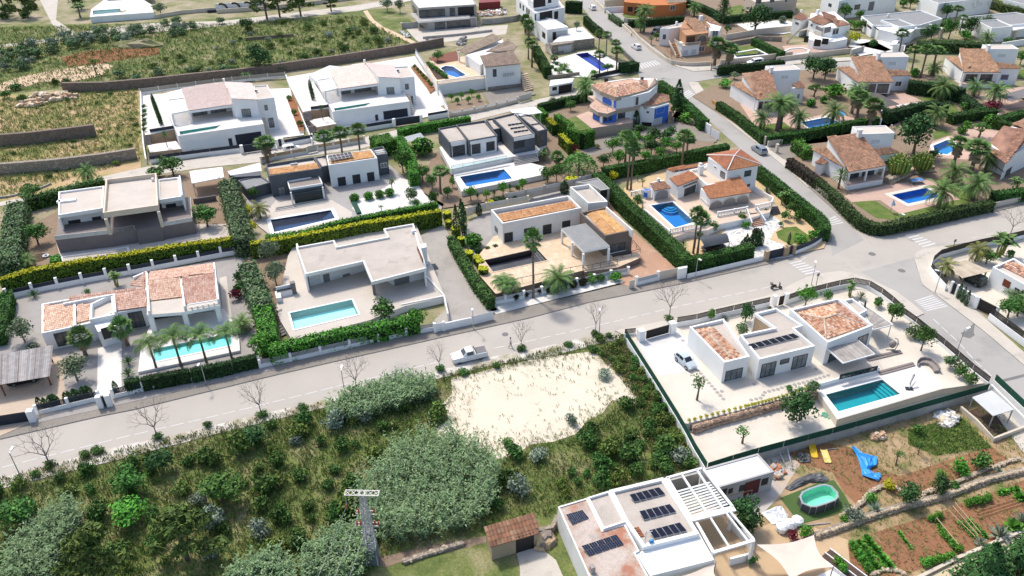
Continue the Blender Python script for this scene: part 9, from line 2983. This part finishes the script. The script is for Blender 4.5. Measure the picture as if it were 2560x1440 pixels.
t=SI('planter_box','white wooden planter boxes with green plants at bottom edge','planter',(850,1400),0,[('side',WP,[(-.8,0,0,.6,.12,5.),(.1,0,0,.6,.12,5.),(1.,0,0,.6,.12,5.)]),('soil',MD,[(-.35,0,0,.5,.8,4.8),(.55,0,0,.5,.8,4.8)])],R(35))
for i,q_ in enumerate(((800,1330),(840,1390))):
 PL_('bbush',q_,'green plant in white planter box, %s one'%('upper','lower')[i],w=1.5,h=1.2,z0=.4)
for k,p,l,h_,w_ in PT('pine 1960 1640 8.5 6.5 dark conifer at bottom right corner, left one|pine 2250 1600 9.5 7 dark conifer at bottom right corner, middle one|pine 2440 1560 10.5 7.5 dark conifer at bottom right corner, right one'):
 q_=W(p,0)
 t=TH('conifer_tree',l,'tree',q_)
 gC=np.random.default_rng(int(p[0]))
 C,N=[],[]
 n=2600
 zz=gC.uniform(.3,h_,n)
 rr=w_/2*(1-zz/h_)**.75*gC.uniform(.6,1.05,n)*(1+.22*np.sin(zz*2.6+gC.uniform(0,6)))
 aa=gC.uniform(0,6.28,n)
 C=np.stack([rr*np.cos(aa),rr*np.sin(aa),zz],1)
 N=np.stack([np.cos(aa),np.sin(aa),np.full(n,.7)],1)
 c=bpy.data.objects.new('crown',QM('crown',LQ(C,.24,gC,N,asp=1.4),LD))
 COL.objects.link(c)
 c.parent=t
 c=bpy.data.objects.new('trunk',MB().tu((0,0,0),(0,0,h_*.85),.2,.05,7).mesh('trunk',BR_))
 COL.objects.link(c)
 c.parent=t
SC_('white_roof_sheet','white corrugated sheet at bottom edge beside planters','560 1470 780 1370 880 1440 900 1520',WP,.05)
def LA(p,lbl,h=4.,d=(0,-1),m=None):
 q=W(p,.1)
 t=TH('street_lamp',lbl,'street lamp',(q.x,q.y,.1),'street lamps')
 ORG[t.name]=V3()
 MB().tu((0,0,0),(0,0,h),.075,.045,7).b('pole',ST,t)
 v=V3((d[0],d[1],0)).normalized()
 MB().ba((0,0,h),v*.5+up(h+.12),.08,.08).b('arm',ST,t)
 MB().ba(v*.35+up(h+.12),v*1.+up(h+.18),.3,.12).b('lamp_head',WP,t)
TI('X')
for p,l,d in[((52,1192),'street lamp at bottom left corner of street',(0,1)),((516,962),'street lamp in front of dark hedge blocks',(0,-1)),((862,982),'street lamp beside purple jacaranda',(0,1)),((1184,823),'street lamp by white sliding gate',(0,-1)),((1498,836),'street lamp beside bare tree at sand clearing',(0,1)),((1738,697),'street lamp by broad white pillar',(.4,-1)),((2028,713),'street lamp on corner pavement behind scooter',(.3,1)),((2238,582),'street lamp at corner lawn wall',(.4,-1)),((2392,880),'street lamp at slatted fence over asphalt patch',(1,.4)),((2337,732),'street lamp at curved screen of right junction',(-.6,.3))]:
 LA(p,l,4.,d)
for p,l in(((2040,714),'dark sign post on corner pavement'),((2380,628),'dark leaning sign post at right junction corner')):
 q_=W(p,.1)
 t=TH('sign_post',l,'sign post',(q_.x,q_.y,.1))
 MB().tu((q_.x,q_.y,.1),(q_.x,q_.y,2.4),.05,.05,6).b('post',DK,t)
 MB().bx(q_.x,q_.y,2.,2.5,.5,.06,R(20)).b('sign_plate',MG,t)
for k,p,l,h_,w_ in PT('bare 125 1166 5.6 6.4 bare street tree at bottom left, first in row|bare 394 1096 6 6.2 bare street tree, second in row from left|bare 655 1040 6.4 6 bare street tree, third in row from left|jacaranda 892 978 6.2 5.4 jacaranda with purple tinge beside street lamp|jacaranda 1100 928 5.2 4.4 small purple jacaranda left of white pickup|bare 1304 876 5 3.6 small bare tree behind walking person|bare 1488 838 6.4 4 bare tree at top corner of sand clearing|bare 1673 800 7.6 6.6 large bare tree beside driveway gate of corner villa'):
 PL_(k,p,l,h=h_,w=w_,z0=.05)
 q_=W(p,.05)
 PL_('scrub',None,'green tuft at foot of '+' '.join(l.split(' ')[:3])+(' '+' '.join(l.split(' ')[-4:])),w=1.9,h=.9,z0=.05,at=(q_.x,q_.y))
PK=[(0,.45,.8,.82,.76,.72),(.04,.3,.98,1.02,.88,.8),(.24,.28,1.08,1.12,.92,.82),(.29,.28,1.1,1.18,.92,.78),(.4,.28,1.12,1.72,.92,.66),(.6,.28,1.12,1.76,.92,.66),(.655,.28,1.12,1.2,.92,.8),(.66,.28,1.1,1.14,.92,.88),(.985,.35,1.1,1.14,.92,.88),(1,.5,1.,1.02,.86,.82)]
o=car('pickup_truck','white double cab pickup with black bed cover parked in main street','pickup truck',(1173,896),(1133,905),PAINTW,5.3,1.87,PK,glass=[('windscreen',3,4,'top'),('rear_window',5,6,'top'),('side_window',4,5,'sides')],z0=.012,wr=.39)
MB().bx(-5.3/2+.17*5.3,0,1.13,1.2,1.62,1.56).b('bed_cover',MG,o)
MB().tu((-.95,-.8,1.15),(-.9,-.7,1.6),.05,.05,6).tu((-.9,-.7,1.6),(-.9,.7,1.6),.05,.05,6).tu((-.9,.7,1.6),(-.95,.8,1.15),.05,.05,6).b('roll_bar',BL_,o)
q_=W((1940,722),.012)
t=TH('scooter','black motor scooter with top box parked on main street','scooter',q_,None,R(-3))
ORG[t.name]=V3()
for x in(-.68,.68):
 w_=MB().tu((x,-.07,.28),(x,.07,.28),.28,.28,14).b('wheel',TYRE,t)
 MB().tu((x,-.08,.28),(x,.08,.28),.15,.15,10).b('rim',RIM,w_)
BK=PAINTB
MB().hx([(-.75,-.16,.42),(.05,-.16,.3),(.05,.16,.3),(-.75,.16,.42)],[(-.8,-.13,.75),(0.,-.14,.68),(0.,.14,.68),(-.8,.13,.75)]).hx([(0.,-.15,.28),(.45,-.13,.28),(.45,.13,.28),(0.,.15,.28)],[(0.,-.15,.36),(.45,-.13,.38),(.45,.13,.38),(0.,.15,.36)]).hx([(.4,-.2,.3),(.62,-.08,.35),(.62,.08,.35),(.4,.2,.3)],[(.42,-.16,1.),(.58,-.06,1.),(.58,.06,1.),(.42,.16,1.)]).b('body',BK,t)
MB().hx([(-.8,-.15,.75),(0,-.15,.7),(0,.15,.7),(-.8,.15,.75)],[(-.78,-.12,.84),(-.05,-.12,.8),(-.05,.12,.8),(-.78,.12,.84)]).b('seat',BL_,t)
MB().tu((.45,-.35,1.08),(.45,.35,1.08),.025,.025,6).b('handlebar',DK,t)
MB().hx([(.5,-.2,1.),(.62,-.12,.95),(.62,.12,.95),(.5,.2,1.)],[(.4,-.18,1.4),(.42,-.14,1.42),(.42,.14,1.42),(.4,.18,1.4)]).b('windshield',CG,t)
MB().bx(-.85,0,.86,1.18,.4,.42).b('top_box',MG,t)
MB().tu((.65,0,.3),(.48,0,1.),.04,.04,6).b('fork',DK,t)
def PE(lbl,p,face,shirt,trousers,hairc,z=.012):
 q=W(p,z)
 t=TH('person',lbl,'person',q,None,face)
 ORG[t.name]=V3()
 V=[(0,0,.93),(0,0,1.15),(.01,0,1.38),(.03,0,1.5),(.06,0,1.62),(.05,0,1.72),(0,.19,1.4),(-.1,.24,1.13),(.02,.27,.88),(0,-.19,1.4),(.1,-.24,1.13),(.26,-.22,.95),(0,.1,.88),(.2,.11,.5),(.16,.11,.07),(.3,.12,.03),(0,-.1,.88),(-.08,-.11,.48),(-.34,-.11,.14),(-.24,-.12,.05)]
 E=[(0,1),(1,2),(2,3),(3,4),(4,5),(2,6),(6,7),(7,8),(2,9),(9,10),(10,11),(0,12),(12,13),(13,14),(14,15),(0,16),(16,17),(17,18),(18,19)]
 Rr=[.15,.14,.16,.06,.1,.085,.07,.05,.035,.07,.05,.035,.1,.075,.045,.035,.1,.075,.045,.035]
 me=bpy.data.meshes.new('body')
 me.from_pydata(V,E,[])
 o=bpy.data.objects.new('body',me)
 COL.objects.link(o)
 m=o.modifiers.new('skin','SKIN')
 o.modifiers.new('sub','SUBSURF').levels=2
 for i,sv in enumerate(me.skin_vertices[0].data):
  sv.radius=(Rr[i],Rr[i])
  sv.use_root=i==0
 dg=bpy.context.evaluated_depsgraph_get()
 m2=bpy.data.meshes.new_from_object(o.evaluated_get(dg))
 bpy.data.objects.remove(o)
 for mm in(PLN('skin tone',(.42,.26,.18)),shirt,trousers,BL_):
  m2.materials.append(mm)
 for f in m2.polygons:
  c=f.center
  f.material_index=3 if c.z<.1 else 2 if c.z<.96 and abs(c.y)<.21 else 1 if c.z<1.47 and c.z>.9 and(abs(c.y)<.28 and c.z>1.12)else 1 if .96<=c.z<1.47 and abs(c.y)<.2 else 0
  f.use_smooth=True
 b=link('body',m2,t)
 MB().bl((.03,0,1.7),.125,10,6,1.).b('hair',hairc,t,smooth=True)
 return t
PE('person in a white top and grey trousers walking along main street',(1276,868),R(15),PLN('white shirt',(.7,.7,.69)),PLN('grey trousers',(.2,.2,.21)),PLN('dark hair',(.03,.022,.018)))
TI('X')
q_=W((933,1403),0)
t=TH('electricity_pylon','steel lattice electricity pylon with red insulators in scrub','pylon',q_)
ORG[t.name]=V3()
HT=10.6
mb,base=MB(),MB()
def corner(i,zz):
 w_=.62-.4*zz/HT
 return V3((w_*(1,1,-1,-1)[i],w_*(1,-1,-1,1)[i],zz))
lv=[2.4+(HT-2.4)*k/9 for k in range(10)]
for i in range(4):
 mb.ba(corner(i,0),corner(i,HT),.11,.11)
 j=(i+1)%4
 for k in range(9):
  mb.ba(corner(i,lv[k]),corner(j,lv[k+1]),.06,.06)
  mb.ba(corner(j,lv[k]),corner(i,lv[k+1]),.06,.06)
  mb.ba(corner(i,lv[k]),corner(j,lv[k]),.06,.06)
mb.b('lattice_mast',MA_('weathered steel',(.46,.46,.45),sca=3,ro=.6),t)
base.pr([corner(i,0).xy[:]for i in range(4)],0,2.4)
base.b('base_panel',MA_('grey steel panel',(.16,.18,.2),ro=.5),t)
arm=MB()
for y_ in(-.35,.35):
 arm.ba((-1.75,y_,HT+.1),(1.75,y_,HT-.1),.09,.09)
 for k in range(6):
  arm.ba((-1.75+k*3.5/6,y_,HT+.1-k*.033),(-1.75+(k+1)*3.5/6,-y_,HT+.06-k*.033),.05,.05)
for x_ in(-1.75,-.3,.3,1.75):
 arm.ba((x_,-.35,HT),(x_,.35,HT),.07,.07)
arm.b('crossarm',MA_('cream steel',(.62,.6,.54),ro=.6),t)
a2=MB()
for zz,w_ in((7.6,1.),(5.8,1.25),(4.6,.8)):
 a2.ba((-w_,0,zz),(w_,-.2,zz),.1,.1)
 a2.ba((-w_,.3,zz),(w_,.3,zz),.1,.1)
a2.b('bracket',MATS['weathered steel'],t)
RI=PLN((.36,.05,.03))
for x_,zz in((-1.75,8.7),(-.6,7.9),(1.,7.9),(-1.,6.1),(-.6,6.1),(1.25,6.),(.9,6.1)):
 MB().tu((x_,-.25,zz),(x_,-.1,zz+.45),.12,.08,7).b('insulator',RI,t)
cab=MB()
for(x_,zz),e_ in zip(((-1.75,9.),(-.6,8.),(0,6.)),((760,1520),(800,1530),(840,1530))):
 E_=W(e_,2.)-q_
 A_=V3((x_,-.2,zz))
 pts=[A_.lerp(E_,k/10)-V3((0,0,1.2*(k/10)*(1-k/10)))for k in range(11)]
 cab.path(pts,[.022]*11,4)
cab.tu((-1.7,0,HT),(-1.75,-.2,9.1),.03,.03,4).tu((1.7,0,HT),(1.,-.1,8.3),.03,.03,4)
cab.b('cable',PLN('pale cable',(.5,.49,.46)),t)
TI('X')
def XP(pts):
 pts=pp(pts)
 return[W(p,0).xy[:]for p in pts]
gS=np.random.default_rng(2024)
field=XP('-60 1245 0 1232 300 1155 580 1085 840 1015 1080 965 1105 1000 1090 1095 1170 1130 1240 1160 1330 1122 1440 1095 1510 1045 1540 1020 1640 990 1700 1090 1730 1160 1560 1225 1410 1280 1200 1330 950 1390 900 1470 -60 1470')
reed1=XP('900 1240 985 1135 1060 1105 1150 1105 1240 1165 1250 1230 1215 1310 1120 1345 1010 1365 940 1360 905 1310')
reed2=XP('820 1030 900 990 1010 955 1085 965 1090 1000 1000 1030 900 1060 830 1060')
reed3=XP('770 1400 860 1345 915 1330 925 1400 900 1460 760 1470')
reed4=XP('30 1400 110 1320 190 1270 215 1320 150 1400 140 1460 20 1470')
reed5=XP('590 1440 680 1395 740 1420 740 1480 580 1480')
bare_spots=XP('1210 1320 1350 1290 1420 1300 1440 1470 1210 1470')
def canes(name,P,n,hmin,hmax,m):
 xy=RI_(P,n,gS)
 C,D=[],[]
 k=12
 base=np.repeat(xy,k,0)
 hh=np.repeat(gS.uniform(hmin,hmax,n),k)
 f=gS.uniform(.15,1,n*k)
 lean=np.repeat(gS.normal(0,.14,(n,2)),k,0)
 z=hh*f
 pos=np.column_stack([base+lean*(z**1.3)[:,None]+gS.normal(0,.1,(n*k,2)),z])
 a=gS.uniform(0,6.28,n*k)
 L=gS.uniform(.35,.75,n*k)
 d=np.stack([np.cos(a)*.75,np.sin(a)*.75,gS.uniform(.1,.9,n*k)],1)*L[:,None]
 s=np.stack([-np.sin(a),np.cos(a),gS.normal(0,.3,n*k)],1)*(.075)
 V=np.empty((n*k,4,3))
 V[:,0],V[:,1],V[:,2],V[:,3]=pos,pos+d*.45-s,pos+d-np.array((0,0,.12)),pos+d*.45+s
 o=link(name,QM(name,V.reshape(-1,3),m))
 o['kind']='stuff'
canes('cane_thicket',reed1,1500,1.6,4.4,LR)
canes('cane_thicket',reed2,900,1.6,3.2,LR)
canes('cane_thicket',reed3,700,1.8,3.4,LR)
canes('cane_thicket',reed4,700,1.8,3.4,LR)
canes('cane_thicket',reed5,350,1.6,3.,LR)
spots=PO(field,330,1.45,gS)
nb=0
for q in spots:
 if any(inside(q,R_)for R_ in(reed1,reed3,reed4,reed5,bare_spots))or nb>=110:
  continue
 px=q[0]
 k=gS.choice(['scrub','scrub','scruby','scrubg'],p=[.45,.2,.27,.08])
 w=gS.uniform(1.5,3.9)**1.
 PL_(str(k),None,{'scrub':'green wild bush in scrub field below main street','scruby':'yellow green wild bush in scrub field below main street','scrubg':'silvery grey wild bush in scrub field below main street'}[str(k)],w=w,h=w*gS.uniform(.55,.8),z0=-.05,at=q,gp=1)
 nb+=1
for k,p,l,h_,w_ in PT('pine 250 1455 8 8 yellow green pine at bottom left, left of two|pine 470 1400 7.6 8.4 yellow green pine at bottom left, right of two|round 60 1320 4 6 bright green bushy tree at left edge of scrub|dark 410 1180 3.4 4.2 dark green bushy tree near street in scrub|round 330 1230 3.6 5 green bushy tree beside pale pavement in scrub|dark 640 1110 3 4.4 dense dark bush near street, middle of scrub|bright 330 1310 3 5 bright green bush between two pines|round 560 1260 4 6 olive green bushy tree in middle of scrub|scrubg 1430 1060 1.5 2.2 grey blue dome bush at edge of sand|scrubg 1510 945 1.3 2.8 grey dry bush on right of sand|bush 1270 1112 1 2.2 low green bush at lower edge of sand'):
 PL_(k,p,l,h=h_,w=w_,z0=-.05)
TU_('field_grass',RI_(field,9000,gS),.42,LG,gS,-.03,4)
TU_('dry_grass',RI_(field,4500,gS),.5,LDG,gS,-.03,4)
sandP=XP(sand)
rim=XP('1095 950 1240 908 1400 880 1560 880 1640 985 1540 1060 1440 1105 1240 1165 1080 1105 1085 1000')
xy=RI_(rim,3600,gS)
keep=[]
cx,cy=W((1300,1010),0).xy
for q in xy:
 d=min((V3(q)-V3(a)).length for a in sandP)
 if not inside(q,sandP)or gS.uniform()<math.exp(-d/1.6)*.9+.035:
  keep.append(q)
keep=np.array(keep)
TU_('sand_weeds',keep[::2],.3,LSY,gS,0.,4,lean=.9)
TU_('sand_weeds',keep[1::2],.34,LDG,gS,0.,4,lean=.8)
sideP=XP('1480 880 1570 850 1720 1090 1740 1160 1640 1190 1600 1010 1540 930')
for i,q in enumerate(PO(sideP,46,1.3,gS)):
 k=['scruby','scrub','scrub'][i%3]
 w=gS.uniform(1.2,2.8)
 PL_(k,None,'rough bush in strip beside green mesh fence',w=w,h=w*.55,z0=-.03,at=q,gp=1)
TU_('rough_grass',RI_(sideP,2600,gS),.45,LDG,gS,-.02,4)
vergeP=XP('-40 1205 300 1125 620 1050 1060 948 1340 884 1550 835 1560 846 1400 892 1080 962 590 1085 300 1156 -40 1235')
xy=RI_(vergeP,1100,gS)
TU_('verge_weeds',xy,.34,LG,gS,.05,5)
TU_('verge_weeds',RI_(vergeP,700,gS),.3,LDG,gS,.05,5)
for i,q_ in enumerate([(90,1190),(215,1143),(245,1130),(520,1066),(760,1022),(1010,958),(1160,935),(1240,920),(1420,865),(1500,850),(1520,842)]):
 PL_('scrub',q_,'low weedy bush on pale verge, '+ORD[i]+' from the left',w=gS.uniform(1.4,2.4),h=gS.uniform(.6,1.1),z0=.03)
gard=XP('1790 1180 2100 1095 2470 985 2560 1110 2560 1330 2300 1440 2130 1440 2120 1330 2230 1290 2100 1200 1960 1180')
TU_('garden_weeds',RI_(gard,1500,gS),.26,LDG,gS,0.,4,lean=.8)
TU_('garden_weeds',RI_(gard,900,gS),.28,LG,gS,0.,4,lean=.8)
TU_('garden_grass_blades',RI_(XP('2270 1075 2400 1040 2440 1080 2480 1120 2430 1125 2340 1140 2270 1110'),1500,gS),.28,LG,gS,0.,4)
upF=XP('0 70 300 62 560 60 700 50 900 40 1000 95 1040 118 650 180 300 205 0 235')
TU_('terrace_grass',RI_(upF,7000,gS),.6,LG,gS,-.02,4)
TU_('terrace_dry_grass',RI_(upF,4500,gS),.65,LDG,gS,-.02,4)
band=XP('-20 120 120 95 300 75 440 55 540 45 560 60 480 85 350 105 250 125 150 150 0 190 -20 200')
for i,q in enumerate(PO(band,60,2.2,gS)):
 k=['oleander','oleander','scrubg'][i%3]
 w=gS.uniform(3.,5.6)
 PL_(k,None,'grey green oleander in dense belt along upper road',w=w,h=w*.62,at=q,gp=1)
slope=XP('330 190 400 150 560 120 640 60 850 50 900 40 1000 110 900 140 640 185')
for i,q in enumerate(PO(slope,62,2.4,gS)):
 k=['scruby','scrub','scrubg','scruby'][i%4]
 w=gS.uniform(1.8,4.6)
 PL_(k,None,'wild bush on grassy slope above new villas',w=w,h=w*.5,at=q,gp=1)
lowT=XP('0 250 160 232 345 215 350 400 200 440 0 500')
TU_('terrace_grass',RI_(lowT,3600,gS),.5,LG,gS,-.02,4,lean=.7)
TU_('terrace_dry_grass',RI_(lowT,3600,gS),.5,LDG,gS,-.02,4,lean=.7)
for i,q in enumerate(PO(lowT,46,2.4,gS)):
 k=['scruby','scrub','scrub'][i%3]
 w=gS.uniform(.8,2.2)
 PL_(k,None,'low wild bush on dry left terraces',w=w,h=w*.45,at=q,gp=1)
tl=XP('0 60 90 40 100 10 0 10')
for i,q in enumerate(PO(tl,8,3,gS)):
 PL_('scrub',None,'dark bush below pines at top left corner',w=gS.uniform(3,6),h=gS.uniform(1.8,3),at=q,gp=1)
for i,q_ in enumerate([(40,225),(15,245),(60,255),(170,215),(140,212)]):
 PL_('scrub',q_,'dark bush at left edge by stone heap, '+('top one','left one','big one','by the wall end','small one')[i],w=4.2-i*.4,h=2.2)
for i,q_ in enumerate([(340,205),(400,190),(480,185),(560,182),(620,200),(700,178),(790,160),(880,150),(300,195)]):
 PL_('oleander',q_,'dense grey green bush along long dark terrace wall, '+ORD[i],w=4.8,h=2.6)
